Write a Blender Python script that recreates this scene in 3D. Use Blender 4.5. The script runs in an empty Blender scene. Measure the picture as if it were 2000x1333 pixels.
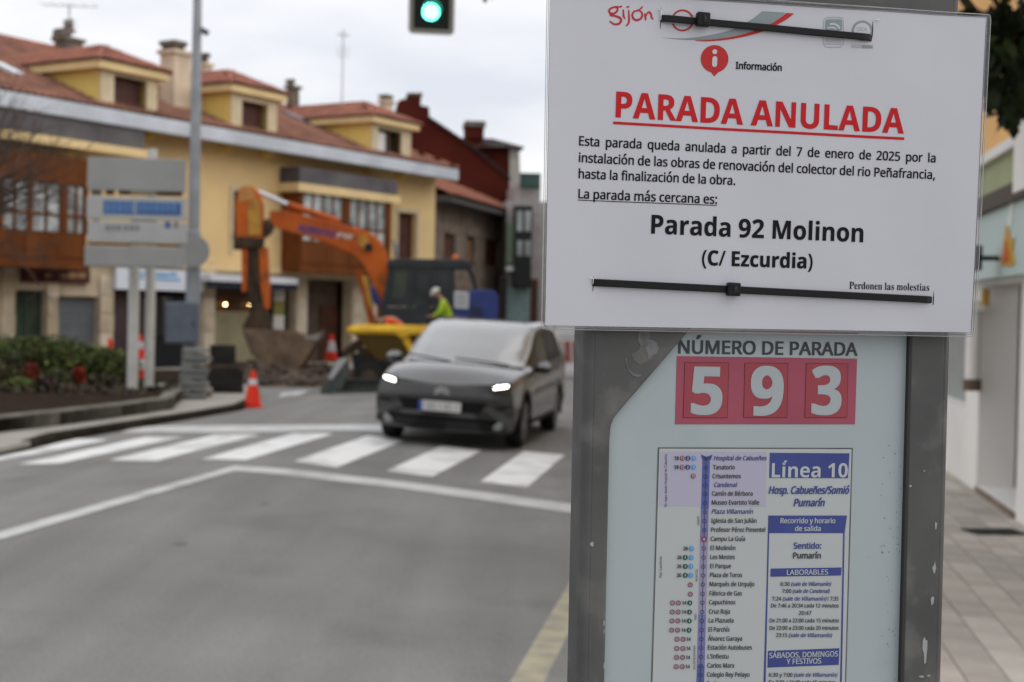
import bpy, bmesh, math, random, os
from mathutils import Vector, Matrix
from mathutils.geometry import tessellate_polygon
random.seed(7)
PI = math.pi
sc = bpy.context.scene
col = sc.collection

# ------------------------------------------------------------------ camera
FPX = 2778.0            # focal length in photograph pixels (50 mm on 36 mm / 2000 px)
EYE = Vector((0.0, 0.0, 1.80))
PITCH, ROLL = math.atan(58 / FPX), 0.020
_F = Vector((0, math.cos(PITCH), -math.sin(PITCH)))
_R0 = Vector((1, 0, 0)); _U0 = _R0.cross(_F)
CR = _R0 * math.cos(ROLL) + _U0 * math.sin(ROLL)
CU = _U0 * math.cos(ROLL) - _R0 * math.sin(ROLL)
cam = bpy.data.cameras.new('camera')
cam.lens = 50.0; cam.sensor_width = 36.0
cam.clip_start = 0.05; cam.clip_end = 3000
camo = bpy.data.objects.new('camera', cam); col.objects.link(camo)
m = Matrix.Identity(4)
for i in range(3):
    m[i][0] = CR[i]; m[i][1] = CU[i]; m[i][2] = -_F[i]; m[i][3] = EYE[i]
camo.matrix_world = m
sc.camera = camo
cam.dof.use_dof = True
cam.dof.focus_distance = 0.965
cam.dof.aperture_fstop = 12.5
cam.dof.aperture_blades = 0

# ------------------------------------------------------------------ world: overcast sky
world = bpy.data.worlds.new('World'); sc.world = world; world.use_nodes = True
nt = world.node_tree; N = nt.nodes; L = nt.links
N.clear()
out = N.new('ShaderNodeOutputWorld'); bg = N.new('ShaderNodeBackground'); bg.inputs[1].default_value = 0.1
sky = N.new('ShaderNodeTexSky'); sky.sky_type = 'NISHITA'; sky.sun_disc = False
sky.sun_elevation = math.radians(38); sky.sun_rotation = math.radians(89)
hs = N.new('ShaderNodeHueSaturation'); hs.inputs['Saturation'].default_value = 0.35
L.new(sky.outputs[0], hs.inputs['Color'])
tc = N.new('ShaderNodeTexCoord'); sep = N.new('ShaderNodeSeparateXYZ'); L.new(tc.outputs['Generated'], sep.inputs[0])
mp = N.new('ShaderNodeMapping'); mp.inputs['Scale'].default_value = (1.0, 1.0, 3.2); L.new(tc.outputs['Generated'], mp.inputs[0])
mp.inputs['Location'].default_value = (0.35, 0.1, 0.4)
nz = N.new('ShaderNodeTexNoise'); nz.inputs['Scale'].default_value = 3.0; nz.inputs['Detail'].default_value = 5; nz.inputs['Roughness'].default_value = 0.5
L.new(mp.outputs[0], nz.inputs['Vector'])
cr = N.new('ShaderNodeValToRGB')
cr.color_ramp.elements[0].position = 0.33; cr.color_ramp.elements[0].color = (0.71, 0.745, 0.82, 1)
cr.color_ramp.elements[1].position = 0.60; cr.color_ramp.elements[1].color = (0.99, 0.99, 1.0, 1)
L.new(nz.outputs['Fac'], cr.inputs[0])
# CIE-like overcast brightness: darker at the horizon, brighter towards the zenith
mr = N.new('ShaderNodeMapRange'); mr.inputs['From Min'].default_value = 0.0; mr.inputs['From Max'].default_value = 1.0
mr.inputs['To Min'].default_value = 10.5; mr.inputs['To Max'].default_value = 15.0
L.new(sep.outputs[2], mr.inputs['Value'])
vm = N.new('ShaderNodeVectorMath'); vm.operation = 'SCALE'
L.new(cr.outputs[0], vm.inputs[0]); L.new(mr.outputs[0], vm.inputs['Scale'])
mx = N.new('ShaderNodeMixRGB'); mx.inputs[0].default_value = 0.93
L.new(hs.outputs[0], mx.inputs[1]); L.new(vm.outputs[0], mx.inputs[2])
L.new(mx.outputs[0], bg.inputs[0]); L.new(bg.outputs[0], out.inputs[0])

sun = bpy.data.lights.new('sun', 'SUN'); sun.energy = 1.5; sun.angle = math.radians(80); sun.color = (1, 0.97, 0.93)
suno = bpy.data.objects.new('sun', sun); col.objects.link(suno)
suno.rotation_euler = Vector((0.78, 0.02, 0.62)).to_track_quat('Z', 'Y').to_euler()

vs = sc.view_settings
vs.view_transform = 'Standard'; vs.look = 'None'; vs.exposure = 0.0; vs.gamma = 1.0; vs.use_curve_mapping = False
sc.cycles.use_denoising = True
sc.cycles.max_bounces = 8; sc.cycles.transparent_max_bounces = 16
sc.cycles.sample_clamp_indirect = 6.0

# ------------------------------------------------------------------ geometry of sight
def ray(px, py):
    return ((px - 1000) / FPX) * CR + ((666.5 - py) / FPX) * CU + _F
def D(px, py, y):                       # the point on that line of sight at distance y
    r = ray(px, py); return EYE + r * (y / r.y)
RV = Vector((ray(1423, 617).x, ray(1423, 617).y, 0)).normalized()     # direction of the road
RT = Vector((RV.y, -RV.x, 0))                                         # to the right across it
def onz(px, py, z):
    r = ray(px, py); return EYE + r * ((z - EYE.z) / r.z)
CROWN = onz(500, 905, 0.20)
def tt(p): return (Vector((p[0], p[1], 0)) - Vector((CROWN.x, CROWN.y, 0))).dot(RT)
def ll(p): return (Vector((p[0], p[1], 0)) - Vector((CROWN.x, CROWN.y, 0))).dot(RV)
def zg(p):
    return max(0.0, 0.20 - 0.05 * abs(tt(p)))
def G(px, py, dz=0.0):                  # point of the cambered road under a pixel
    z = 0.1
    for _ in range(30):
        p = onz(px, py, z + dz); z = zg(p)
    return Vector((p.x, p.y, z + dz))
def TL(t, l, z=0.0):
    p = CROWN + RT * t + RV * l; return Vector((p.x, p.y, z))

class Fr:                               # a local frame: u along, n outwards, z up
    def __init__(s, O, u, n=None, w=None):
        s.O = Vector(O); s.u = Vector(u).normalized()
        s.w = Vector(w).normalized() if w is not None else Vector((0, 0, 1))
        s.n = Vector(n).normalized() if n is not None else s.u.cross(s.w).normalized()
    def p(s, a, o, z): return s.O + s.u * a + s.n * o + s.w * z
    def px(s, x, y, o=0.0):             # pixel -> (along, up) on the plane at offset o
        r = ray(x, y); Q = s.O + s.n * o
        t = (Q - EYE).dot(s.n) / r.dot(s.n); P = EYE + r * t - s.O
        return P.dot(s.u), P.dot(s.w)
W0 = Fr((0, 0, 0), (1, 0, 0), (0, 1, 0))   # world axes: a=x, o=y

# ------------------------------------------------------------------ materials
MATS = {}
def M(name, c, rough=0.7, metal=0.0, var=0.0, scale=4.0, bump=0.0, bscale=None, coat=0.0, crough=0.05, spec=0.22,
      c2=None, emit=None, estr=0.0, lo=0.35, hi=0.65, detail=6, stretch=None, grime=None):
    if name in MATS: return MATS[name]
    mt = bpy.data.materials.new(name); mt.use_nodes = True; MATS[name] = mt
    n = mt.node_tree.nodes; l = mt.node_tree.links; b = n['Principled BSDF']
    b.inputs['Base Color'].default_value = (*c, 1); b.inputs['Roughness'].default_value = rough
    b.inputs['Metallic'].default_value = metal; b.inputs['Specular IOR Level'].default_value = spec
    b.inputs['Coat Weight'].default_value = coat; b.inputs['Coat Roughness'].default_value = crough
    if emit: b.inputs['Emission Color'].default_value = (*emit, 1); b.inputs['Emission Strength'].default_value = estr
    co = n.new('ShaderNodeTexCoord'); vec = co.outputs['Object']
    if stretch:
        mpn = n.new('ShaderNodeMapping'); mpn.inputs['Scale'].default_value = stretch; l.new(vec, mpn.inputs[0]); vec = mpn.outputs[0]
    if var or c2:
        z = n.new('ShaderNodeTexNoise'); z.inputs['Scale'].default_value = scale; z.inputs['Detail'].default_value = detail
        l.new(vec, z.inputs['Vector'])
        r = n.new('ShaderNodeValToRGB'); r.color_ramp.elements[0].position = lo; r.color_ramp.elements[1].position = hi
        ca = c2 if c2 else tuple(x * (1 - var) for x in c); cb = c if c2 else tuple(min(1, x * (1 + var)) for x in c)
        r.color_ramp.elements[0].color = (*ca, 1); r.color_ramp.elements[1].color = (*cb, 1)
        l.new(z.outputs['Fac'], r.inputs[0]); src = r.outputs[0]
        if grime:
            g = n.new('ShaderNodeTexNoise'); g.inputs['Scale'].default_value = grime[1]; g.inputs['Detail'].default_value = 8
            l.new(co.outputs['Object'], g.inputs['Vector'])
            gr = n.new('ShaderNodeValToRGB'); gr.color_ramp.elements[0].position = grime[2]; gr.color_ramp.elements[1].position = grime[3]
            l.new(g.outputs['Fac'], gr.inputs[0])
            mi = n.new('ShaderNodeMixRGB'); l.new(gr.outputs[0], mi.inputs[0]); l.new(src, mi.inputs[1]); mi.inputs[2].default_value = (*grime[0], 1)
            src = mi.outputs[0]
        l.new(src, b.inputs['Base Color'])
    if bump:
        z2 = n.new('ShaderNodeTexNoise'); z2.inputs['Scale'].default_value = bscale or scale * 6; z2.inputs['Detail'].default_value = 4
        l.new(vec, z2.inputs['Vector'])
        bp = n.new('ShaderNodeBump'); bp.inputs['Strength'].default_value = min(1, bump); bp.inputs['Distance'].default_value = 0.01
        l.new(z2.outputs['Fac'], bp.inputs['Height']); l.new(bp.outputs[0], b.inputs['Normal'])
    return mt

# ------------------------------------------------------------------ mesh builder
class MB:
    def __init__(s): s.v = []; s.f = []; s.m = []; s.mi = 0
    def add(s, vs, fs):
        k = len(s.v); s.v += [Vector(x) for x in vs]
        for f in fs: s.f.append([i + k for i in f]); s.m.append(s.mi)
        return s
    def box(s, F, a0, a1, o0, o1, z0, z1):
        if a1 < a0: a0, a1 = a1, a0
        if o1 < o0: o0, o1 = o1, o0
        if z1 < z0: z0, z1 = z1, z0
        P = [F.p(a, o, z) for z in (z0, z1) for o in (o0, o1) for a in (a0, a1)]
        return s.add(P, [(0, 2, 3, 1), (4, 5, 7, 6), (0, 1, 5, 4), (2, 6, 7, 3), (0, 4, 6, 2), (1, 3, 7, 5)])
    def prism(s, F, loops, o0, o1):     # loops in (a,z), extruded from o0 to o1 along n; later loops are holes
        if not isinstance(loops[0][0], (tuple, list)): loops = [loops]
        tri = tessellate_polygon([[Vector((x, y, 0)) for x, y in lp] for lp in loops])
        flat = [q for lp in loops for q in lp]; n = len(flat)
        V = [F.p(x, o0, y) for x, y in flat] + [F.p(x, o1, y) for x, y in flat]
        fs = [t for t in tri] + [tuple(i + n for i in reversed(t)) for t in tri]
        k = 0
        for lp in loops:
            c = len(lp)
            for i in range(c):
                j = (i + 1) % c; fs.append((k + i, k + j, k + j + n, k + i + n))
            k += c
        return s.add(V, fs)
    def flat(s, F, loops, o):
        if not isinstance(loops[0][0], (tuple, list)): loops = [loops]
        tri = tessellate_polygon([[Vector((x, y, 0)) for x, y in lp] for lp in loops])
        flat = [q for lp in loops for q in lp]
        return s.add([F.p(x, o, y) for x, y in flat], [tuple(t) for t in tri])
    def tube(s, pts, r, seg=8, cap=True):
        pts = [Vector(p) for p in pts]; rr = r if isinstance(r, (list, tuple)) else [r] * len(pts)
        rings = []; ref = None
        for i, p in enumerate(pts):
            d = (pts[min(i + 1, len(pts) - 1)] - pts[max(i - 1, 0)]).normalized()
            if ref is None: ref = Vector((0, 0, 1)) if abs(d.z) < 0.9 else Vector((1, 0, 0))
            x = d.cross(ref).normalized(); y = x.cross(d).normalized(); ref = y
            rings.append([p + (x * math.cos(2 * PI * k / seg) + y * math.sin(2 * PI * k / seg)) * rr[i] for k in range(seg)])
        V = [q for R in rings for q in R]; fs = []
        for i in range(len(rings) - 1):
            for k in range(seg):
                a = i * seg + k; b = i * seg + (k + 1) % seg
                fs.append((a, b, b + seg, a + seg))
        if cap:
            fs.append(tuple(range(seg - 1, -1, -1))); fs.append(tuple((len(rings) - 1) * seg + k for k in range(seg)))
        return s.add(V, fs)
    def lathe(s, c, axis, prof, seg=24):   # prof: list of (distance along axis, radius)
        return s.tube([Vector(c) + Vector(axis).normalized() * d for d, _ in prof], [max(r, 1e-4) for _, r in prof], seg)
    def blob(s, c, rad, seg=10, rough=0.25, rng=random):
        c = Vector(c); V = []; fs = []; n = seg
        for i in range(n + 1):
            th = PI * i / n
            for j in range(n):
                ph = 2 * PI * j / n; k = 1 + rng.uniform(-rough, rough)
                V.append(c + Vector((rad[0] * math.sin(th) * math.cos(ph) * k, rad[1] * math.sin(th) * math.sin(ph) * k, rad[2] * math.cos(th) * k)))
        for i in range(n):
            for j in range(n):
                fs.append((i * n + j, (i + 1) * n + j, (i + 1) * n + (j + 1) % n, i * n + (j + 1) % n))
        return s.add(V, fs)
    def build(s, name, mats, parent=None, smooth=False, bevel=0.0, bseg=2, loc=None, merge=False):
        me = bpy.data.meshes.new(name)
        base = Vector(loc) if loc is not None else (Vector(parent['_b']) if parent is not None and '_b' in parent else Vector((0, 0, 0)))
        me.from_pydata([tuple(v - base) for v in s.v], [], s.f); me.update()
        if not isinstance(mats, (list, tuple)): mats = [mats]
        for x in mats: me.materials.append(x)
        if len(mats) > 1: me.polygons.foreach_set('material_index', s.m)
        bm = bmesh.new(); bm.from_mesh(me)
        if smooth or merge: bmesh.ops.remove_doubles(bm, verts=bm.verts, dist=1e-5)
        bmesh.ops.recalc_face_normals(bm, faces=bm.faces); bm.to_mesh(me); bm.free()
        if smooth:
            me.polygons.foreach_set('use_smooth', [True] * len(me.polygons))
            me.set_sharp_from_angle(angle=math.radians(40))
        o = bpy.data.objects.new(name, me); col.objects.link(o)
        if parent is not None: o.parent = parent
        if parent is None or loc is not None: o.location = base if parent is None else base - Vector(parent['_b'])
        o['_b'] = tuple(base)
        if bevel:
            md = o.modifiers.new('bevel', 'BEVEL'); md.width = bevel; md.segments = bseg; md.limit_method = 'ANGLE'; md.angle_limit = math.radians(40)
        return o
def box_in(F, a0, a1, o0, o1, z0, z1, name, mat, parent, **k):
    return MB().box(F, a0, a1, o0, o1, z0, z1).build(name, mat, parent, **k)
def thing(name, label, cat, base, group=None):
    o = bpy.data.objects.new(name, None); col.objects.link(o); o.empty_display_size = 0.2
    o.location = base; o['_b'] = tuple(base); o['label'] = label; o['category'] = cat
    if group: o['group'] = group
    return o
def tag(o, label, cat=None, group=None):
    o['label'] = label
    if cat: o['category'] = cat
    if group: o['group'] = group
    return o
def kind(o, k='structure', label=None):
    o['kind'] = k
    if label: o['label'] = label
    return o

# ------------------------------------------------------------------ lettering
FONTD = bpy.utils.system_resource('DATAFILES', path='fonts') or ''
FONTC = {}
def font(fn):
    if fn in FONTC: return FONTC[fn]
    f = None
    try: f = bpy.data.fonts.load(os.path.join(FONTD, fn))
    except Exception: f = None
    FONTC[fn] = f; return f
def mathmap(s, A, a, d0=None):
    r = ''
    for ch in s:
        if 'A' <= ch <= 'Z': r += chr(A + ord(ch) - 65)
        elif 'a' <= ch <= 'z': r += chr(a + ord(ch) - 97)
        elif '0' <= ch <= '9' and d0: r += chr(d0 + ord(ch) - 48)
        else: r += ch
    return r
STRIP = dict(zip('áéíóúÁÉÍÓÚñ', 'aeiouAEIOUn')); STRIPH = dict(STRIP, **{'í': 'i'})
def raw_text(body, style, bold, spw=1.0):
    c = bpy.data.curves.new('txt', 'FONT'); c.size = 1; c.resolution_u = 4; c.space_word = spw
    mf = font('NotoSansMath-Regular.woff2') if style != 'human' else None
    if mf:
        c.font = mf
        if style == 'serif': body = mathmap(body, 0x1D400, 0x1D41A, 0x1D7CE)
        if style == 'heavy': body = mathmap(body, 0x1D5D4, 0x1D5EE, 0x1D7EC)
    c.body = body
    o = bpy.data.objects.new('txt', c); col.objects.link(o)
    me = bpy.data.meshes.new_from_object(o.evaluated_get(bpy.context.evaluated_depsgraph_get()))
    V = [tuple(v.co) for v in me.vertices]; F = [tuple(p.vertices) for p in me.polygons]
    bpy.data.objects.remove(o); bpy.data.curves.remove(c); bpy.data.meshes.remove(me)
    return V, F
CAPH = {}
def text_mesh(body, style='plain', bold=0.0, spw=1.0):
    # some faces lack accented letters: set the plain letter and draw its accent above it
    comp = style != 'human' and font('NotoSansMath-Regular.woff2') is not None
    ST = STRIPH if style == 'heavy' else STRIP
    plain = ''.join(ST.get(ch, ch) for ch in body) if comp else body
    V, F = raw_text(plain, style, bold, spw)
    if comp:
        for i, ch in enumerate(body):
            if ch in STRIP:
                x1 = max(v[0] for v in raw_text(plain[:i + 1], style, bold, spw)[0])
                g = raw_text(plain[i], style, bold)[0]; wd = max(v[0] for v in g) - min(v[0] for v in g); top = max(v[1] for v in g)
                cx = x1 - wd / 2; k = len(V); top = top - (.13 if ch == 'í' else 0)
                if ch == 'ñ':
                    P = [(-.14, .06), (-.13, .12), (-.05, .13), (.04, .09), (.12, .14), (.12, .09), (.05, .03), (-.06, .07)]
                    V += [(cx + x, top + y, 0) for x, y in P]; F += [tuple(range(k, k + 8))]
                else:
                    P = [(-.05, .06), (.01, .06), (.12, .19), (.02, .19)]
                    V += [(cx + x, top + y, 0) for x, y in P]; F += [tuple(range(k, k + 4))]
    return V, F
def bend_none(a, z): return 0.0
def letter(F, body, pl, pr, cap, mat, parent, name='lettering', style='plain', bold=0.0, mode='fit', off=0.0003, shear=0.0, ratio=1.0, bend=bend_none, vert=False):
    a0, z0 = F.px(*pl, off); a1, z1 = F.px(*pr, off)
    d = Vector((a1 - a0, z1 - z0)); Wd = d.length; d.normalize(); up = Vector((-d.y, d.x))
    q = F.px(pl[0] + (0 if not vert else -cap), pl[1] - (cap if not vert else 0), off); ch = (Vector(q) - Vector((a0, z0))).length
    key = (style, bold)
    if key not in CAPH: CAPH[key] = max(v[1] for v in raw_text('H', style, bold)[0])
    sy = ch / CAPH[key]
    V, Fc = text_mesh(body, style, bold)
    x0 = min(v[0] for v in V); x1 = max(v[0] for v in V); w = x1 - x0
    if mode == 'fit': sx = Wd / w
    else:
        sx = sy * ratio
        V2, _ = raw_text(''.join(STRIP.get(c, c) for c in body), style, bold, 2.0)
        w2 = max(v[0] for v in V2) - min(v[0] for v in V2)
        spw = 1 + (Wd / sx - w) / max(1e-6, w2 - w)
        V, Fc = text_mesh(body, style, bold, spw); x0 = min(v[0] for v in V)
    VV = []
    for v in V:
        x = (v[0] - x0) * sx + v[1] * sy * shear; y = v[1] * sy
        a = a0 + d.x * x + up.x * y; z = z0 + d.y * x + up.y * y
        VV.append((a, z))
    b = MB(); wb = max(0.0, bold) * sy          # heavier weight: the glyph printed four times, a hair apart
    for k, (sx_, sy_) in enumerate(((-1, -.6), (1, -.6), (1, .6), (-1, .6)) if wb else ((0, 0),)):
        b.add([F.p(a + sx_ * wb, off + k * .00003 + bend(a, z), z + sy_ * wb) for a, z in VV], Fc)
    return b.build(name, mat, parent)
def poly(F, pts, mat, parent, name, off=0.0003, bend=bend_none, holes=()):
    loops = [[F.px(x, y, off) for x, y in pts]] + [[F.px(x, y, off) for x, y in h] for h in holes]
    b = MB(); b.flat(F, loops, off)
    if bend is not bend_none:
        b.v = [v + F.n * bend((v - F.O).dot(F.u), (v - F.O).dot(F.w)) for v in b.v]
    return b.build(name, mat, parent)
def circ(cx, cy, r, n=28, ry=None): return [(cx + r * math.cos(2 * PI * i / n), cy + (ry or r) * math.sin(2 * PI * i / n)) for i in range(n)]
def stroke(F, pts, w, mat, parent, name, off=0.0003, bend=bend_none, mb=None, closed=False):
    # a flat pen stroke of width w pixels along pts, each point subdivided smoothly
    b = mb or MB()
    if closed: pts = pts + [pts[0]]
    ws = w if isinstance(w, (list, tuple)) else [w] * len(pts)
    L0 = []; 
    for i, p in enumerate(pts):
        q0 = pts[max(i - 1, 0)]; q1 = pts[min(i + 1, len(pts) - 1)]
        if closed and i in (0, len(pts) - 1): q0 = pts[-2]; q1 = pts[1]
        dx, dy = q1[0] - q0[0], q1[1] - q0[1]; ln = math.hypot(dx, dy) or 1
        nx, ny = -dy / ln * ws[i] / 2, dx / ln * ws[i] / 2
        L0.append(((p[0] + nx, p[1] + ny), (p[0] - nx, p[1] - ny)))
    V = []
    for A, B in L0:
        for P in (A, B):
            a, z = F.px(P[0], P[1], off); V.append(F.p(a, off + bend(a, z), z))
    b.add(V, [(2 * i, 2 * i + 1, 2 * i + 3, 2 * i + 2) for i in range(len(pts) - 1)])
    return b if mb is not None else b.build(name, mat, parent)
def smoothpts(pts, n=5):
    R = []
    P = [pts[0]] + list(pts) + [pts[-1]]
    for i in range(1, len(P) - 2):
        for k in range(n):
            t = k / n; r = []
            for c in (0, 1):
                p0, p1, p2, p3 = P[i - 1][c], P[i][c], P[i + 1][c], P[i + 2][c]
                r.append(0.5 * (2 * p1 + (p2 - p0) * t + (2 * p0 - 5 * p1 + 4 * p2 - p3) * t * t + (3 * p1 - p0 - 3 * p2 + p3) * t ** 3))
            R.append(tuple(r))
    R.append(tuple(pts[-1])); return R
# ================================================================== SETTING: road, pavements
m_asph = M('asphalt', (0.225, 0.22, 0.21), 0.9, var=0.10, scale=0.55, bump=0.5, bscale=160, detail=9, grime=((0.185, 0.18, 0.172), 0.9, 0.55, 0.72))
m_paint = M('road_paint', (0.52, 0.52, 0.51), 0.7, c2=(0.36, 0.357, 0.35), scale=3.0, detail=9, lo=0.3, hi=0.55)
m_stripe = M('crossing_paint', (0.72, 0.72, 0.71), 0.65, c2=(0.44, 0.435, 0.425), scale=2.6, detail=10, lo=0.30, hi=0.52)
m_yel = M('yellow_road_paint', (0.40, 0.355, 0.25), 0.8, c2=(0.28, 0.26, 0.20), scale=6, detail=9, lo=0.35, hi=0.6)
m_pave = M('pavement_slabs', (0.32, 0.295, 0.265), 0.85, var=0.12, scale=1.2, bump=0.3)
m_kerb = M('kerb_stone', (0.16, 0.15, 0.135), 0.85, c2=(0.06, 0.055, 0.048), scale=2.5, lo=0.3, hi=0.7)
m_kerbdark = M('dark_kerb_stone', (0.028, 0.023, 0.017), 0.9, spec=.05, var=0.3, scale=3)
m_soil = M('soil', (0.035, 0.022, 0.015), 1.0, spec=0.05, c2=(0.016, 0.011, 0.008), scale=5, bump=1.0, bscale=20)

# long tyre-worn streaks and a fine aggregate in the asphalt
_n = m_asph.node_tree.nodes; _l = m_asph.node_tree.links; _b = _n['Principled BSDF']
_src = _b.inputs['Base Color'].links[0].from_socket
_tc = _n.new('ShaderNodeTexCoord'); _mp = _n.new('ShaderNodeMapping'); _mp.inputs['Rotation'].default_value = (0, 0, math.atan2(RV.x, RV.y)); _mp.inputs['Scale'].default_value = (1.1, .05, 1)
_l.new(_tc.outputs['Object'], _mp.inputs[0]); _z = _n.new('ShaderNodeTexNoise'); _z.inputs['Scale'].default_value = 1.6; _z.inputs['Detail'].default_value = 5; _l.new(_mp.outputs[0], _z.inputs['Vector'])
_g = _n.new('ShaderNodeTexVoronoi'); _g.inputs['Scale'].default_value = 90; _l.new(_tc.outputs['Object'], _g.inputs['Vector'])
_r = _n.new('ShaderNodeMapRange'); _r.inputs['From Min'].default_value = .3; _r.inputs['From Max'].default_value = .7; _r.inputs['To Min'].default_value = .84; _r.inputs['To Max'].default_value = 1.12; _l.new(_z.outputs['Fac'], _r.inputs['Value'])
_r2 = _n.new('ShaderNodeMapRange'); _r2.inputs['From Max'].default_value = .8; _r2.inputs['To Min'].default_value = 1.18; _r2.inputs['To Max'].default_value = .78; _l.new(_g.outputs['Distance'], _r2.inputs['Value'])
_m = _n.new('ShaderNodeMath'); _m.operation = 'MULTIPLY'; _l.new(_r.outputs[0], _m.inputs[0]); _l.new(_r2.outputs[0], _m.inputs[1])
_v = _n.new('ShaderNodeVectorMath'); _v.operation = 'SCALE'; _l.new(_src, _v.inputs[0]); _l.new(_m.outputs[0], _v.inputs['Scale']); _l.new(_v.outputs[0], _b.inputs['Base Color'])
# road: one sheet with a camber, right gutter at t=4.0..4.3
ts = [-500, -60, -20, -4.3, -3.7, -2, -0.5, -0.2, 0, 0.2, 0.5, 2, 3.7, 4.3, 40, 500]
ls = [-60, -14] + [i * 2.0 for i in range(-6, 30)] + [80, 150, 400, 1200]
def camber(t):
    a = abs(t)
    if a < 0.5: return 0.20 - 0.05 * (0.25 + a * a)     # rounded crown
    if a > 4.0: return 0.0
    return 0.20 - 0.05 * a
def zg(p): return max(0.0, camber(tt(p)))
b = MB(); V = []
for l in ls:
    for t in ts: V.append(TL(t, l, camber(t) if abs(t) < 4.2 else 0.0))
n = len(ts)
b.add(V, [(i * n + j, i * n + j + 1, (i + 1) * n + j + 1, (i + 1) * n + j) for i in range(len(ls) - 1) for j in range(n - 1)])
o = kind(b.build('road', m_asph, merge=True), 'structure', 'grey cambered asphalt street')

def decal(name, pts, mat, sub=1, label=None, h=0.005):
    # a painted marking: quad strip between two pixel lines (near edge, far edge), following the camber
    b = MB(); V = []; k = sub
    (A, B, C_, D_) = [G(*p) for p in pts]           # near-left, near-right, far-right, far-left
    na = 8; nb = 8
    for j in range(nb + 1):
        v = j / nb
        for i in range(na + 1):
            u = i / na
            P = (A * (1 - u) + B * u) * (1 - v) + (D_ * (1 - u) + C_ * u) * v
            P.z = zg(P) + h; V.append(P)
    b.add(V, [(j * (na + 1) + i, j * (na + 1) + i + 1, (j + 1) * (na + 1) + i + 1, (j + 1) * (na + 1) + i) for j in range(nb) for i in range(na)])
    o = b.build(name, mat); kind(o); 
    if label: o['label'] = label
    return o
for pts in [[(-95, 914), (0, 901), (213, 860), (150, 858)],
            [(36, 908), (114, 907), (357, 854), (285, 854)], [(214, 900), (303, 902), (507, 850), (420, 850)],
            [(393, 898), (480, 900), (651, 848), (574, 847)], [(574, 902), (658, 914), (790, 861), (717, 852)],
            [(755, 921), (845, 932), (941, 881), (862, 872)], [(938, 942), (1029, 953), (1103, 890), (1023, 882)],
            [(1127, 964), (1222, 978), (1268, 908), (1188, 899)]]:
    decal('crosswalk_stripe', pts, m_stripe)
def strip(name, P, Q, mat, w0=None):
    # long thin line between pixel lists P (near edge) and Q (far edge)
    b = MB(); V = []; seg = 14
    for s in range(len(P) - 1):
        A, B = G(*P[s]), G(*P[s + 1]); C_, D_ = G(*Q[s]), G(*Q[s + 1])
        for i in range(seg + 1):
            u = i / seg
            for a, c in ((A, B), (C_, D_)):
                X = a.lerp(c, u); X.z = zg(X) + 0.006; V.append(X)
    fs = []
    for s in range(len(P) - 1):
        k = s * (seg + 1) * 2
        for i in range(seg): fs.append((k + 2 * i, k + 2 * i + 2, k + 2 * i + 3, k + 2 * i + 1))
    b.add(V, fs); return kind(b.build(name, mat))
strip('lane_line', [(-300, 1146), (0, 1056), (458, 921)], [(-300, 1128), (0, 1040), (458, 911)], m_paint)
strip('stop_line', [(458, 921), (780, 955), (1300, 1027)], [(458, 911), (780, 941), (1300, 1008)], m_paint)
strip('crosswalk_edge_line', [(235, 846), (480, 846), (760, 845)], [(265, 834), (480, 832), (760, 832)], m_paint)
strip('faded_road_patch', [(545, 776), (585, 772)], [(550, 768), (605, 763)], m_paint)
m_oil = M('oil_stain', (.165, .16, .15), .8, var=.1)
for x, y, a, c_ in ((517, 983, 7, 4), (352, 1062, 14, 4)):
    pts = [(x + a * math.cos(k * .63) * (1 + .3 * math.sin(k * 2.3)), y + c_ * math.sin(k * .63)) for k in range(10)]
    V = [G(*p, ) + Vector((0, 0, .004)) for p in pts]; kind(MB().add(V, [tuple(range(10))]).build('oil_stain', m_oil))
# yellow line beside the kerb, laid along the road
b = MB(); V = []
tA = tt(G(1030, 1333)) 
for l in [-22 + i * 1.5 for i in range(60)]:
    for t in (tA - 0.078, tA + 0.078): V.append(TL(t, l, camber(t) + 0.005))
b.add(V, [(2 * i, 2 * i + 1, 2 * i + 3, 2 * i + 2) for i in range(59)])
kind(b.build('yellow_kerb_line', m_yel), 'structure', 'worn yellow line painted along the gutter')

# right pavement with kerb
FR_ = Fr((CROWN.x, CROWN.y, 0), RT, RV)     # a = t, o = l
PZ = 0.13
o = MB().box(FR_, 4.45, 60, -40, 300, -0.3, PZ - 0.012).build('pavement', m_pave); kind(o, 'structure', 'grey paved footway beside the bus stop')
kr = MB(); 
o = box_in(FR_, 4.3, 4.447, -30, 300, -0.3, PZ - 0.02, 'kerb_bed', m_kerb, None); kind(o)
for i in range(40):
    l0 = -16 + i * 1.0
    o = MB().box(FR_, 4.298, 4.449, l0 + 0.006, l0 + 0.994, -0.1, PZ + 0.001 * (i % 3)).build('kerb_stone', m_kerb, None, bevel=0.012); kind(o)
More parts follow.
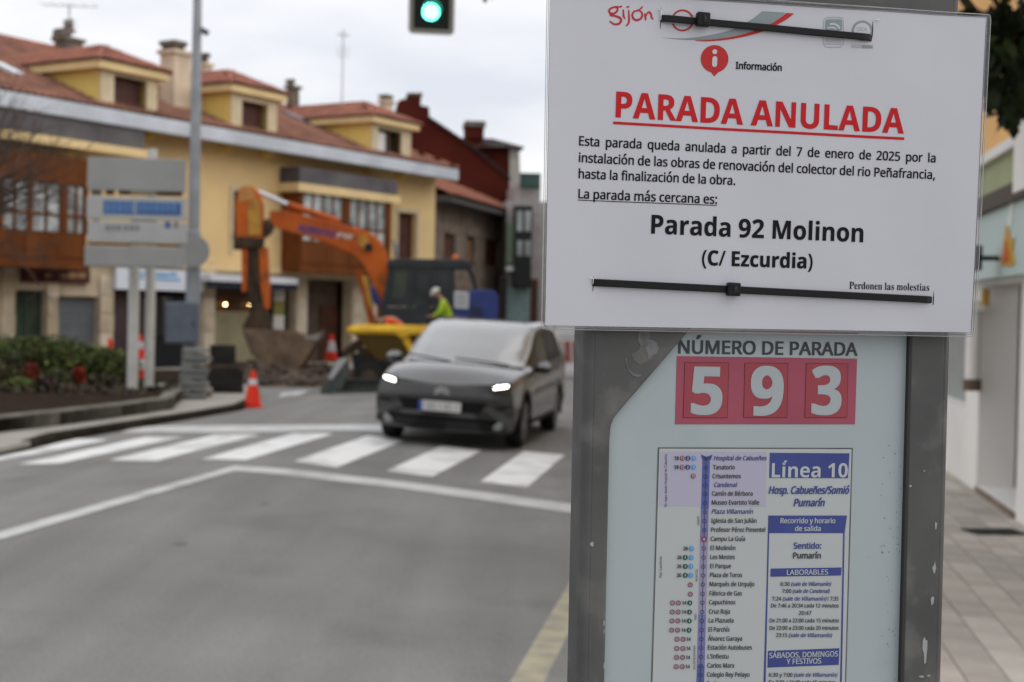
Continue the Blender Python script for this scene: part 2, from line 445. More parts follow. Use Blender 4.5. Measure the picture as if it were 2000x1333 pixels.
# separate small pavers where the footway is seen, beside the shop fronts
tile_m = [M('paver_%s' % k, c, 0.85, var=0.10, scale=5, bump=0.25, bscale=60) for k, c in
          (('warm', (0.43, 0.385, 0.335)), ('grey', (0.37, 0.335, 0.295)), ('pale', (0.46, 0.42, 0.37)))]
tm = {}
bmk = MB().box(Fr((0, 0, 0), RT, RV), 0.004, 0.196, 0.004, 0.396, -0.03, 0)
seedr = random.Random(3)
cnt = 0; rest = [MB(), MB(), MB()]
gtl = [(tt(onz(x, y, PZ)), ll(onz(x, y, PZ))) for x, y in ((1800, 1400), (2050, 1400), (2050, 900), (1800, 930))]
i = 0
for ti in range(0, 60):
    for li in range(-40, 90):
        t0 = 4.46 + ti * 0.2; l0 = li * 0.4 + (0.2 if ti % 2 else 0)
        c = TL(t0 + 0.1, l0 + 0.2, PZ)
        q = c - EYE; dep = q.dot(_F)
        if dep < 1: continue
        sx = 1000 + q.dot(CR) / dep * FPX; sy = 666.5 - q.dot(CU) / dep * FPX
        k = seedr.randrange(3); dz = seedr.uniform(-0.002, 0.002)
        if 1812 < sx < 2040 and 960 < sy < 1400 and cnt < 290 and dep < 14.5:
            if k not in tm:
                ob = MB().box(Fr((0, 0, 0), RT, RV), 0.004, 0.196, 0.004, 0.396, -0.03, 0).build('paver', tile_m[k], None); tm[k] = ob.data
            else:
                ob = bpy.data.objects.new('paver', tm[k]); col.objects.link(ob)
            ob.location = TL(t0, l0, PZ + dz); kind(ob); cnt += 1
        elif t0 < 9.5 and -12 < l0 < 20 and dep < 40:
            rest[k].box(FR_, t0 + 0.004, t0 + 0.196, l0 + 0.004, l0 + 0.396, PZ - 0.03, PZ + dz)
for k in range(3): kind(rest[k].build('paving', tile_m[k], None), 'stuff', 'small concrete pavers of the footway')
print('pavers', cnt)
# dark drain slot across the footway
a = onz(1892, 1040, PZ); c = onz(1995, 1040, PZ)
m_black = M('black_iron', (0.02, 0.02, 0.02), 0.7)
gr = thing('drain_grate', 'dark iron drain grate set in the pavers before the shop door', 'drain grate', ((a + c) / 2))
Fg = Fr((a + c) / 2, (c - a), Vector((-(c - a).y, (c - a).x, 0)))
hw = (c - a).length / 2
MB().box(Fg, -hw, hw, -0.16, 0.16, -0.02, 0.006).build('frame', M('iron_frame', (0.05, 0.045, 0.04), 0.7), gr)
for k in range(7): box_in(Fg, -hw + 0.02, hw - 0.02, -0.13 + k * 0.04, -0.105 + k * 0.04, 0.004, 0.012, 'bar', m_black, gr)

# left island: pavement with dark kerb, from pixels on its top
KZ = 0.13
kp = [(-500, 930), (0, 874), (60, 862), (110, 846), (170, 837), (300, 817), (400, 802), (470, 790), (500, 776), (505, 762)]
kt = [onz(x, y, KZ) for x, y in kp]
for p in kt: p.z = KZ
kt[0].z = KZ
far = [Vector((-6.5, 33, KZ)), Vector((-3.0, 40, KZ)), Vector((-2.0, 50, KZ)), Vector((-12, 60, KZ)), Vector((-60, 40, KZ)), Vector((-40, 8, KZ))]
lp = [(p.x, p.y) for p in kt + far]
o = MB().prism(Fr((0, 0, 0), (1, 0, 0), (0, 0, 1), (0, 1, 0)), lp, -0.2, KZ - 0.004).build('pavement', m_pave); kind(o, 'structure', 'pale footway round the planted island')
o.name = 'island_pavement'
b2 = 0
for i in range(len(kt) - 1):
    A, B = kt[i], kt[i + 1]; Lg = (B - A).length; nseg = max(1, int(Lg / 1.0))
    low = -0.0
    for k in range(nseg):
        P = A.lerp(B, k / nseg); Q = A.lerp(B, (k + 1) / nseg)
        Fk = Fr((P.x, P.y, 0), (Q - P), Vector(((Q - P).y, -(Q - P).x, 0)))
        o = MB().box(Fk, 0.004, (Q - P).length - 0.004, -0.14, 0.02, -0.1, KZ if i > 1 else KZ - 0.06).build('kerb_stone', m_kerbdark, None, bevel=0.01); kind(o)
# planted bed with stone edging
SZ = 0.33
bp_ = [(-420, 880), (-60, 822), (0, 814), (120, 802), (240, 788), (338, 775), (348, 764)]
bt = [onz(x, y, SZ) for x, y in bp_]
back = [Vector((-6.9, 33.0, SZ)), Vector((-12.5, 31, SZ)), Vector((-24, 26, SZ)), Vector((-24, 18, SZ))]
o = MB().prism(Fr((0, 0, 0), (1, 0, 0), (0, 0, 1), (0, 1, 0)), [(p.x, p.y) for p in bt + back], 0.0, SZ - 0.03).build('soil_bed', m_soil); kind(o, 'structure', 'dark earth of the planted island')
m_edge = M('edging_stone', (0.19, 0.18, 0.155), 0.85, c2=(0.075, 0.068, 0.055), scale=3, lo=0.3, hi=0.62)
pl = bt + back[:1]
edg = thing('planter_edging', 'low grey stone edging round the planted bed on the left', 'planter edging', bt[2])
for i in range(len(pl) - 1):
    A, B = pl[i], pl[i + 1]; nseg = max(1, int((B - A).length / 1.1))
    for k in range(nseg):
        P = A.lerp(B, k / nseg); Q = A.lerp(B, (k + 1) / nseg)
        Fk = Fr((P.x, P.y, 0), (Q - P), Vector(((Q - P).y, -(Q - P).x, 0)))
        MB().box(Fk, 0.005, (Q - P).length - 0.005, -0.22, 0.0, 0.1, SZ + random.uniform(-.008, .008)).build('stone', m_edge, edg, bevel=0.015)

# ------------------------------------------------------------------ foliage
def leafmat(nm, c): 
    return M(nm, c, 0.55, var=0.35, scale=6)
lm = [leafmat('leaf_bright', (0.13, 0.16, 0.035)), leafmat('leaf_mid', (0.075, 0.095, 0.025)), leafmat('leaf_dark', (0.025, 0.032, 0.014))]
def leaves(b, c, rad, n, size, rng, mats=3, shell=0.5, flat=0.5):
    c = Vector(c)
    for _ in range(n):
        while True:
            d = Vector((rng.uniform(-1, 1), rng.uniform(-1, 1), rng.uniform(-1, 1)))
            if shell < d.length < 1: break
        p = c + Vector((d.x * rad[0], d.y * rad[1], d.z * rad[2]))
        s = size * rng.uniform(0.6, 1.3)
        ax = Vector((rng.gauss(0, 1), rng.gauss(0, 1), rng.gauss(0, flat))).normalized()
        up = Vector((rng.gauss(0, 1), rng.gauss(0, 1), rng.gauss(0, 1))).normalized(); sd = ax.cross(up).normalized() * s * 0.35
        b.mi = rng.randrange(mats)
        b.add([p - ax * s * .5, p + sd, p + ax * s * .5, p - sd], [(0, 1, 2, 3)])
rg = random.Random(11)
hedge = thing('hedge', 'clipped green hedge behind the planted bed before the yellow house', 'hedge', Vector((-9, 28, SZ - 0.05)))
b = MB(); core = MB()
for i in range(34):
    px = -170 + i * 12.2; top = 664 + (max(0, (px - 110)) / 130) * 30 + rg.uniform(-4, 4)
    if px > 235: top += 14
    P = D(px, top, 27.5 + rg.uniform(-.2, .2) + (0 if px > 60 else (60 - px) * 0.004))
    h = P.z - 0.25
    leaves(b, (P.x, P.y, 0.3 + h * 0.5), (0.42, 0.75, h * 0.52), 650, 0.075, rg, shell=0.6)
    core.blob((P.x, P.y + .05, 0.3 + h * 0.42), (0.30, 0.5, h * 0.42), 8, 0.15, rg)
o = b.build('foliage', lm, hedge); o['kind'] = 'stuff'
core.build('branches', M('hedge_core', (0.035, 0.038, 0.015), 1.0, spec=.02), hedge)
# low plants in the bed
def shrub(px, py, y, r, mats, label, name='shrub', cat='shrub', nl=160, sz=0.09, grp=None):
    P = D(px, py, y)
    t = thing(name, label, cat, Vector((P.x, P.y, SZ - 0.03)), grp)
    b = MB(); leaves(b, (P.x, P.y, SZ + r[2] * 0.8), r, nl, sz, rg, mats=len(mats), shell=0.25)
    b.build('foliage', mats, t)
    s = MB()
    for k in range(6):
        a = k * 1.05; s.tube([(P.x, P.y, SZ - .05), (P.x + r[0] * .5 * math.cos(a), P.y + r[1] * .5 * math.sin(a), SZ + r[2])], [0.012, 0.006], 5)
    s.build('stem', M('twig', (0.05, 0.035, 0.02), 0.9), t)
    return t
m_redf = M('red_foliage', (0.26, 0.035, 0.015), 0.6, var=0.4, scale=8)
m_redf2 = M('red_brown_foliage', (0.09, 0.025, 0.012), 0.6, var=0.4, scale=8)
m_brn = M('brown_foliage', (0.06, 0.04, 0.022), 0.8, var=0.3, scale=8)
m_pale = M('grey_green_foliage', (0.10, 0.10, 0.06), 0.8, var=0.3, scale=8)
shrub(60, 740, 25.5, (0.17, 0.17, 0.22), [m_redf, m_redf2], 'orange red leafy shrub near the left end of the bed', nl=260)
shrub(153, 729, 26.0, (0.12, 0.12, 0.17), [m_redf, m_redf], 'small bright red plant before the middle of the hedge', nl=220)
shrub(108, 745, 25.8, (0.34, 0.25, 0.16), [m_pale, lm[1]], 'grey green low shrub between the two red plants', nl=240)
shrub(40, 770, 24.6, (0.26, 0.2, 0.08), [lm[1], lm[0]], 'flat green cushion plant near the front stone edging', nl=160)
shrub(-5, 745, 25.2, (0.5, 0.3, 0.2), [m_brn, m_brn, lm[1]], 'brown dry shrub at the left edge of the picture', nl=330)
shrub(85, 775, 24.8, (0.2, 0.2, 0.08), [M('purple_foliage', (0.06, 0.03, 0.035), 0.8, var=.3), m_brn], 'dark purple ground plant below the red shrub', nl=120)
shrub(205, 745, 26.3, (0.35, 0.25, 0.1), [m_pale, m_brn], 'greenish dry tuft to the right of the red plant', nl=160)
shrub(255, 762, 26.5, (0.2, 0.2, 0.07), [lm[0], m_brn], 'small green tuft at the foot of the left sign post', nl=90)
shrub(205, 725, 27.0, (0.3, 0.2, 0.22), [lm[2], lm[2], lm[1]], 'dark green shrub in front of the right part of the hedge', nl=300)
shrub(25, 705, 26.6, (0.25, 0.2, 0.3), [m_pale, lm[2]], 'pale flowering bush before the left part of the hedge', nl=200)
lit = MB()
for _ in range(900):
    u = rg.random(); P = D(rg.uniform(-60, 340), 0, 1); 
    x = rg.uniform(-9.5, -5.8); y = rg.uniform(23.2, 27)
    if Vector((x, y)).length == 0: continue
    q = Vector((x, y, SZ)) - EYE; sx = 1000 + q.dot(CR) / q.dot(_F) * FPX; sy = 666.5 - q.dot(CU) / q.dot(_F) * FPX
    if sy > 800 - (sx / 340) * 30 - 6: continue
    s = rg.uniform(.03, .08); a = rg.uniform(0, 6.3)
    lit.mi = rg.randrange(3)
    lit.add([(x + s * math.cos(a), y + s * math.sin(a), SZ - .02 + rg.uniform(0, .05)), (x + s * math.cos(a + 2), y + s * math.sin(a + 2), SZ + rg.uniform(0, .05)), (x + s * math.cos(a + 4), y + s * math.sin(a + 4), SZ - .02)], [(0, 1, 2)])
kind(lit.build('leaf_litter', [m_brn, lm[2], m_brn]), 'stuff', 'dead leaves and low weeds over the soil')
# ================================================================== YELLOW HOUSE
m_yw = M('yellow_render', (0.76, 0.55, 0.27), 0.85, var=0.07, scale=0.7, grime=((0.62, 0.47, 0.27), 0.5, 0.55, 0.75), bump=0.1)
m_yw2 = M('bright_yellow_render', (0.74, 0.54, 0.16), 0.85, var=0.08, scale=1.0)
m_band = M('cream_band', (0.72, 0.54, 0.28), 0.8, var=0.08, scale=1.2)
m_stone = M('beige_stone', (0.46, 0.38, 0.27), 0.85, var=0.15, scale=2.2, bump=0.2)
m_stone2 = M('pale_stone', (0.56, 0.48, 0.37), 0.85, var=0.15, scale=2.0)
m_tile = M('roof_tile', (0.32, 0.155, 0.105), 0.85, spec=.1, c2=(0.14, 0.075, 0.058), scale=1.9, detail=8, lo=0.3, hi=0.7)
m_tile2 = M('dormer_tile', (0.37, 0.155, 0.11), 0.85, spec=.1, c2=(0.22, 0.10, 0.075), scale=2.0, detail=8)
m_gut = M('grey_gutter', (0.50, 0.53, 0.58), 0.5, var=0.12, scale=1.0)
m_lead = M('grey_sheet_metal', (0.105, 0.095, 0.10), 0.6, var=0.25, scale=1.2)
m_wood = M('brown_wood', (0.14, 0.046, 0.014), 0.6, spec=.06, var=0.22, scale=1.5, stretch=(1, 1, 0.2))
m_woodd = M('dark_brown_wood', (0.075, 0.03, 0.018), 0.6, var=0.2, scale=2)
m_shut = M('brown_shutter', (0.085, 0.035, 0.028), 0.6, var=0.1)
m_curt = M('curtained_glass', (0.55, 0.60, 0.60), 0.15, c2=(0.17, 0.19, 0.19), scale=1.7, lo=.35, hi=.6, spec=0.8)
m_dglass = M('dark_glass', (0.02, 0.025, 0.026), 0.06, spec=1.0)
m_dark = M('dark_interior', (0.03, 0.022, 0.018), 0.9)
m_trim = M('beige_trim', (0.58, 0.48, 0.32), 0.8, var=0.08)
m_chim = M('chimney_render', (0.58, 0.47, 0.35), 0.85, var=0.15, scale=1.4)
m_chim2 = M('chimney_pot_concrete', (0.15, 0.125, 0.10), 0.9, var=0.25, scale=3)

hu = Vector((1667 / FPX, 1.0, 0)).normalized()          # along the facade, away from the camera
hC = Vector((-2.68, 48.0, 0))
H = Fr(hC, -hu, Vector((hu.y, -hu.x, 0)))               # a = metres to the left of the right-hand corner
def hx(x, o=0.0, y=600): return H.px(x, y, o)[0]
def hz(x, y, o=0.0): return H.px(x, y, o)[1]
HL = hx(-260)
Z_E = hz(600, 296, 0.8)                                  # underside of the gutter
print('eave z', Z_E, hz(0, 222, .8), 'len', HL, 'zfloor', hz(450, 528, 0), hz(0, 512, .7))
house = thing('yellow_house', 'long yellow two storey house with tiled roof, dormers and wooden galleries', 'house', hC)

def wall_holes(F, a0, a1, z0, z1, holes, o0, o1, name, mat, parent):
    A = sorted(set([a0, a1] + [h[0] for h in holes] + [h[1] for h in holes])); Z = sorted(set([z0, z1] + [h[2] for h in holes] + [h[3] for h in holes]))
    A = [a for a in A if a0 <= a <= a1]; Z = [z for z in Z if z0 <= z <= z1]
    loops = []
    b = MB()
    for i in range(len(A) - 1):
        for j in range(len(Z) - 1):
            ca, cz = (A[i] + A[i + 1]) / 2, (Z[j] + Z[j + 1]) / 2
            if any(h[0] < ca < h[1] and h[2] < cz < h[3] for h in holes): continue
            b.box(F, A[i], A[i + 1], o0, o1, Z[j], Z[j + 1])
    bm = bmesh.new(); me = bpy.data.meshes.new('t'); me.from_pydata([tuple(v) for v in b.v], [], b.f); bm.from_mesh(me)
    bmesh.ops.remove_doubles(bm, verts=bm.verts, dist=1e-4)
    # drop doubled inner faces
    seen = {}; kill = []
    for f in bm.faces:
        k = tuple(sorted(v.index for v in f.verts))
        if k in seen: kill += [f, seen[k]]
        else: seen[k] = f
    bmesh.ops.delete(bm, geom=list(set(kill)), context='FACES')
    bm.to_mesh(me); bm.free()
    b.v = [v.co.copy() for v in me.vertices]; b.f = [list(p.vertices) for p in me.polygons]; b.m = [0] * len(b.f)
    return b.build(name, mat, parent)
def rect(F, x0, x1, yt, yb, o, yref=None):
    # pixel rectangle (yt,yb measured at its left edge x0) -> (a0,a1,z0,z1) with a0<a1
    a1, zt = F.px(x0, yt, o); a0 = F.px(x1, (yt + yb) / 2, o)[0]; zb = F.px(x0, yb, o)[1]
    if a0 > a1: a0, a1 = a1, a0
    return (a0, a1, zb, zt)
def window(F, r, o, parent, nx=2, nz=1, fm=None, pm=None, fw=0.06, deep=0.16, name='window'):
    # frame as one part standing in a reveal, panes as its sub-parts
    a0, a1, z0, z1 = r; fm = fm or m_wood; pm = pm or m_curt
    b = MB(); o1 = o - deep; o0 = o1 - 0.06
    b.box(F, a0, a0 + fw, o0, o1, z0, z1); b.box(F, a1 - fw, a1, o0, o1, z0, z1)
    b.box(F, a0 + fw, a1 - fw, o0, o1, z0, z0 + fw); b.box(F, a0 + fw, a1 - fw, o0, o1, z1 - fw, z1)
    ia0, ia1, iz0, iz1 = a0 + fw, a1 - fw, z0 + fw, z1 - fw
    for i in range(1, nx): c = ia0 + (ia1 - ia0) * i / nx; b.box(F, c - fw / 2, c + fw / 2, o0 + .003, o1 + .003, iz0, iz1)
    for j in range(1, nz): c = iz0 + (iz1 - iz0) * j / nz; b.box(F, ia0, ia1, o0 + .006, o1 - .006, c - fw / 2, c + fw / 2)
    w = b.build(name, fm, parent)
    for i in range(nx):
        for j in range(nz):
            box_in(F, ia0 + (ia1 - ia0) * i / nx + .01, ia0 + (ia1 - ia0) * (i + 1) / nx - .01, o0 + .02, o0 + .03,
                   iz0 + (iz1 - iz0) * j / nz + .01, iz0 + (iz1 - iz0) * (j + 1) / nz - .01, 'pane', pm, w)
    return w

# ---- openings of the upper floor (on the facade plane o=0)
Z_F = hz(430, 522)
win_l = rect(H, 455, 487, 372, 488, 0)
door_r = rect(H, 777, 812, 414, 507, 0)
gal1 = rect(H, -250, 168, 262, 500, 0); gal2 = rect(H, 585, 762, 358, 520, 0)
# shop openings on the ground floor
GZ = KZ
zt_gr = hz(600, 545, 0)
g_pass = (hx(686), hx(598), GZ, hz(598, 545))
g_shop3 = (hx(577), hx(420), GZ, hz(420, 548))
g_shop2 = (hx(392), hx(222), GZ, hz(222, 560))
g_shut = (hx(193), hx(112), hz(112, 735), hz(112, 578))
g_green = (hx(90), hx(28), GZ, hz(28, 566))
holes_low = [g_pass, g_shop3, g_shop2, g_shut, g_green]
ztop_low = Z_F
wall_holes(H, 0.0, HL, -0.2, ztop_low, holes_low, -0.35, 0.0, 'ground_floor_wall', m_stone, house)
wall_holes(H, 0.0, HL, ztop_low, Z_E + 0.05, [win_l, door_r, (gal1[0] + .3, gal1[1] - .3, gal1[2] + .3, gal1[3] - .6), (gal2[0] + .3, gal2[1] - .3, gal2[2] + .3, gal2[3] - .3)], -0.352, 0.004, 'upper_wall', m_yw, house)
# side and rear walls
MB().box(H, -0.004, 0.30, -9.0, -0.353, -0.2, Z_E).build('side_wall', m_yw, house)
box_in(H, 0.31, HL, -9.0, -8.7, -0.2, Z_E, 'rear_wall', m_yw, house)
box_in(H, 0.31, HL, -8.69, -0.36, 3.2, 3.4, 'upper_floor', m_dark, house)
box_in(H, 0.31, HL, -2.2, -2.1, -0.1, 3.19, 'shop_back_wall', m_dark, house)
# string course and corner stones
box_in(H, -0.02, HL, 0.0, 0.07, ztop_low - 0.10, ztop_low + 0.10, 'string_course', m_band, house)
for i in range(9):
    w = 0.42 if i % 2 else 0.6
    box_in(H, -0.012, w, 0.006, 0.03, 0.1 + i * 0.38, 0.46 + i * 0.38, 'corner_stone', m_stone2, house)
def pier(x0, x1, z0, z1, w=None):
    a1 = hx(x0); a0 = hx(x1); n_ = max(1, int((z1 - z0) / 0.42)); hgt = (z1 - z0) / n_
    for i in range(n_):
        j = 0.02 if i % 2 else 0.0
        box_in(H, a0 + j, a1 - j, 0.003, 0.045 + random.uniform(0, .012), z0 + i * hgt + .008, z0 + (i + 1) * hgt - .008, 'pier_stone', random.choice([m_stone, m_stone2]), house)
pier(0, 28, GZ, 2.9); pier(90, 112, GZ, 2.35); pier(193, 220, GZ, 2.5); pier(396, 418, GZ, 3.0)
pier(578, 598, GZ, 3.0); pier(687, 705, GZ, 3.0); pier(722, 742, GZ, 3.0); pier(-60, -12, GZ, 3.0)
for i in range(12):                                       # rough stone wall at the right end
    for j in range(3):
        a1 = hx(744) - j * 1.0 - (0.5 if i % 2 else 0)
        if a1 - .98 > 0.65: box_in(H, a1 - 0.97, a1, 0.003, 0.02 + random.uniform(0, .03), 0.15 + i * 0.27, 0.405 + i * 0.27, 'wall_stone', random.choice([m_stone, m_stone2]), house)
# windows and doors
window(H, win_l, 0, house, nx=2, nz=3, pm=m_dglass, fm=m_woodd)
f0 = 0.13
for r in (win_l, door_r):
    b = MB(); b.box(H, r[0] - f0, r[0], 0.005, 0.04, r[2] - f0, r[3] + f0); b.box(H, r[1], r[1] + f0, 0.005, 0.04, r[2] - f0, r[3] + f0)
    b.box(H, r[0], r[1], 0.005, 0.04, r[3], r[3] + f0); b.build('window_surround', m_trim, house)
window(H, door_r, 0, house, nx=1, nz=2, pm=m_shut, fm=m_woodd, fw=.1, name='balcony_door')
# galleries
def gallery(x0, x1, yt, yb, ybel, ytop_win, dep, panes, label, posts):
    zt = hz(x0, yt, dep); zb = hz(x0, yb, dep); a1 = H.px(x0, yb, dep)[0]; a0 = H.px(x1, yb, dep)[0]
    zs = hz(x0, ybel, dep); zw = hz(x0, ytop_win, dep)
    b = MB(); b.box(H, a0, a1, 0.006, dep, zb, zs)            # solid panelled base
    b.box(H, a0, a1, 0.006, dep, zw, zt)                      # head
    b.box(H, a0 - .06, a1 + .06, 0.007, dep + .07, zb - .12, zb)
    for i, (p0, p1) in enumerate(posts): b.box(H, H.px(p1, yb, dep)[0], H.px(p0, yb, dep)[0], dep - .12, dep + .02, zs, zw)
    b.box(H, a1 - .1, a1, .006, dep - .12, zs, zw); b.box(H, a0, a0 + .1, .006, dep - .12, zs, zw)
    g = b.build('gallery', m_wood, house); tag(g, label)
    for (p0, p1, n2) in panes:
        A1 = H.px(p0, yb, dep)[0]; A0 = H.px(p1, yb, dep)[0]; zm = zs + (zw - zs) * 0.36
        st = 0.055
        bb = MB()
        for k in range(n2 + 1):
            c = A0 + (A1 - A0) * k / n2; bb.box(H, c - st / 2, c + st / 2, dep - .07, dep, zs, zw)
        bb.box(H, A0, A1, dep - .065, dep - .005, zm - st / 2, zm + st / 2)
        bb.build('sash', m_wood, g)
        for k in range(n2):
            for (u0, u1) in ((zs, zm), (zm, zw)):
                box_in(H, A0 + (A1 - A0) * k / n2 + st / 2, A0 + (A1 - A0) * (k + 1) / n2 - st / 2, dep - .05, dep - .04, u0 + .02, u1 - .03, 'pane', m_curt, g)
    # panels in relief on the base
    n_ = max(3, int((a1 - a0) / 0.9))
    for k in range(n_):
        c0 = a0 + (a1 - a0) * k / n_; c1 = a0 + (a1 - a0) * (k + 1) / n_
        box_in(H, c0 + .08, c1 - .08, dep, dep + .022, zb + .15, zs - .12, 'panel', m_wood, g)
    return a0, a1, zb, zs, zw, zt
ga = gallery(-250, 168, 258, 497, 428, 318, 0.75,
             [(-120, -65, 2), (-60, 5, 2), (20, 60, 2) if 0 else (0, 56, 2), (62, 118, 2), (130, 168, 2)], 'wide brown wooden gallery above the left shops', [(-64, -58), (-4, 2), (54, 62), (118, 131), (162, 170)])
gb = gallery(585, 762, 362, 523, 470, 368 + 6, 0.7, [(590, 668, 4), (682, 752, 4)], 'brown wooden gallery behind the excavator boom', [(583, 590), (668, 682), (752, 762)])
# cream bands and grey metal fronts over the galleries
def over(x0, x1, y0, y1, y2, dep):
    a1 = H.px(x0, y1, dep)[0]; a0 = H.px(x1, y1, dep)[0]
    zb = hz(x0, y2, dep); zm = hz(x0, y1, dep); zt = hz(x0, y0, dep)
    box_in(H, a0 - .1, a1 + .1, 0.008, dep + .06, zb, zm - .002, 'cream_band', m_band, house)
    box_in(H, a0, a1, 0.009, dep + .0, zm, min(zt, Z_E + .03), 'metal_front', m_lead, house)
over(-255, 280, 152, 194, 212, 0.78) if 0 else None
x0 = 0
a1_, a0_ = HL - .02, H.px(282, 300, .78)[0]
zb = hz(100, 268, .84)
box_in(H, a0_ - .05, a1_, 0.008, .84, zb - .18, zb + .02, 'cream_band', m_band, house)
box_in(H, a0_, a1_, 0.009, .78, zb + .022, Z_E + .02, 'metal_front', m_lead, house)
over(585, 776, 325, 357, 374, 0.74)
# awnings, shop signs, shutters
m_white = M('white_metal', (0.66, 0.68, 0.73), 0.5, var=0.05)
m_navy = M('navy_cloth', (0.02, 0.022, 0.035), 0.9)
m_blk = M('black_frame', (0.012, 0.013, 0.016), 0.5)
r = rect(H, 412, 582, 537, 549, 0.55)
MB().box(H, r[0], r[1], 0.05, 0.55, hz(412, 549, .55), hz(412, 536, .55)).build('awning_box', m_white, house)
MB().box(H, r[0], r[1], 0.40, 0.52, hz(412, 562, .55), hz(412, 549, .55) - .002).build('awning_valance', m_navy, house)
# shop 3 interior: brown upper band, olive lower panel, dark door with a tricolour banner
a1, a0 = g_shop3[1], g_shop3[0]
am = hx(520); zmid = hz(430, 608)
b = MB(); b.box(H, am, a1, -.30, -.25, GZ, zmid); b.build('olive_panel', M('olive_panel', (0.26, 0.24, 0.15), 0.8, var=.12, scale=1.5), house)
box_in(H, am, a1, -.302, -.26, zmid + .003, g_shop3[3], 'brown_panel', M('brown_panel', (0.06, 0.028, 0.018), .6, var=.2), house)
box_in(H, a0, am - .003, -.31, -.27, GZ, g_shop3[3], 'shop_door', m_blk, house)
m_lit = M('warm_lamp', (1, .85, .5), .5, emit=(1, .68, .28), estr=16.0)
for x, y in ((440, 595), (488, 596)):
    a, z = H.px(x, y, -.14)
    o = MB().blob(H.p(a, -.14, z), (.035, .035, .035), 10, 0).build('shop_lamp', m_lit, house, smooth=True)
m_ban = [M('banner_white', (.50, .48, .43), .7), M('banner_olive', (.20, .17, .05), .7)]
ba1 = hx(536, .1); ba0 = hx(556, .1)
for (y0, y1, k) in ((560, 588, 0), (588, 616, 1), (616, 650, 0)):
    box_in(H, ba0, ba1, .06, .09, hz(540, y1, .1), hz(540, y0, .1) - .002, 'banner', m_ban[k], house)
# shop 2: dark brown shop with white and blue sign board
r = rect(H, 228, 398, 523, 565, 0.18)
s2 = box_in(H, r[0], r[1], .05, .18, r[2], r[3], 'shop_sign', M('white_sign', (.70, .74, .82), .4), house)
m_sky = M('sign_light_blue', (.16, .38, .62), .5)
for (xa, xb, yt, yb) in ((268, 300, 532, 537), (268, 282, 540, 545), (304, 330, 533, 540), (332, 345, 533, 540), (300, 352, 543, 548)):
    rr = rect(H, xa, xb, yt, yb, .185); box_in(H, rr[0], rr[1], .18, .186, rr[2], rr[3], 'sign_lettering', m_sky, s2)
for k in range(9): # front of shop 2
    pass
box_in(H, g_shop2[0] + 2.0 * 0 + (g_shop2[1] - g_shop2[0]) * 0.62, g_shop2[1], -.2, -.12, GZ, g_shop2[3], 'dark_panel', M('plum_panel', (.055, .035, .035), .6, var=.2, scale=1), house)
window(H, (g_shop2[0] + .1, g_shop2[0] + (g_shop2[1] - g_shop2[0]) * 0.60, .9, g_shop2[3] - .15), -.05, house, nx=3, nz=1, fm=m_blk, pm=m_dglass, name='shop_window')
box_in(H, g_shop2[0], g_shop2[0] + (g_shop2[1] - g_shop2[0]) * .618, -.25, -.1, GZ, .88, 'stall_riser', m_blk, house)
# shop 1: shuttered windows, red sign boards
m_gsh = M('grey_shutter', (.135, .145, .16), .5, var=.12, scale=1.2)
n_ = 14; zz0, zz1 = g_shut[2], g_shut[3]
for k in range(n_):
    box_in(H, g_shut[0], g_shut[1], -.2, -.17 + (.012 if k % 2 else 0), zz0 + (zz1 - zz0) * k / n_ + .004, zz0 + (zz1 - zz0) * (k + 1) / n_ - .004, 'shutter_slat', m_gsh, house)
window(H, g_green, 0, house, nx=2, nz=1, fm=M('green_frame', (.045, .06, .045), .6), pm=M('green_glass', (.05, .075, .05), .2, c2=(.03, .04, .03), scale=1.5), name='shop_window')
m_dred = M('dark_red_sign', (.075, .018, .014), .5)
r = rect(H, 46, 80, 512, 551, .12); q = box_in(H, r[0], r[1], .02, .12, r[2], r[3], 'shop_sign', m_dred, house)
rr = rect(H, 56, 70, 518, 546, .13); box_in(H, rr[0], rr[1], .12, .125, rr[2], rr[3], 'sign_emblem', M('sign_orange', (.16, .05, .015), .5), q)
r = rect(H, 82, 176, 524, 551, .12); q = box_in(H, r[0], r[1], .02, .12, r[2], r[3], 'shop_sign', m_dred, house)
for (xa, xb) in ((88, 100), (118, 130), (133, 150), (153, 168)):
    rr = rect(H, xa, xb, 533, 543, .13); box_in(H, rr[0], rr[1], .12, .125, rr[2], rr[3], 'sign_lettering', M('sign_ochre', (.28, .18, .09), .5), q)
# passage with brown door
a0, a1 = g_pass[0], g_pass[1]
box_in(H, a0, a1, -.62, -.56, GZ, g_pass[3], 'passage_wall', M('passage_brown', (.10, .072, .055), .9, var=.2), house)
box_in(H, a0, hx(652), -.55, -.50, GZ, hz(598, 597), 'passage_door', m_woodd, house)

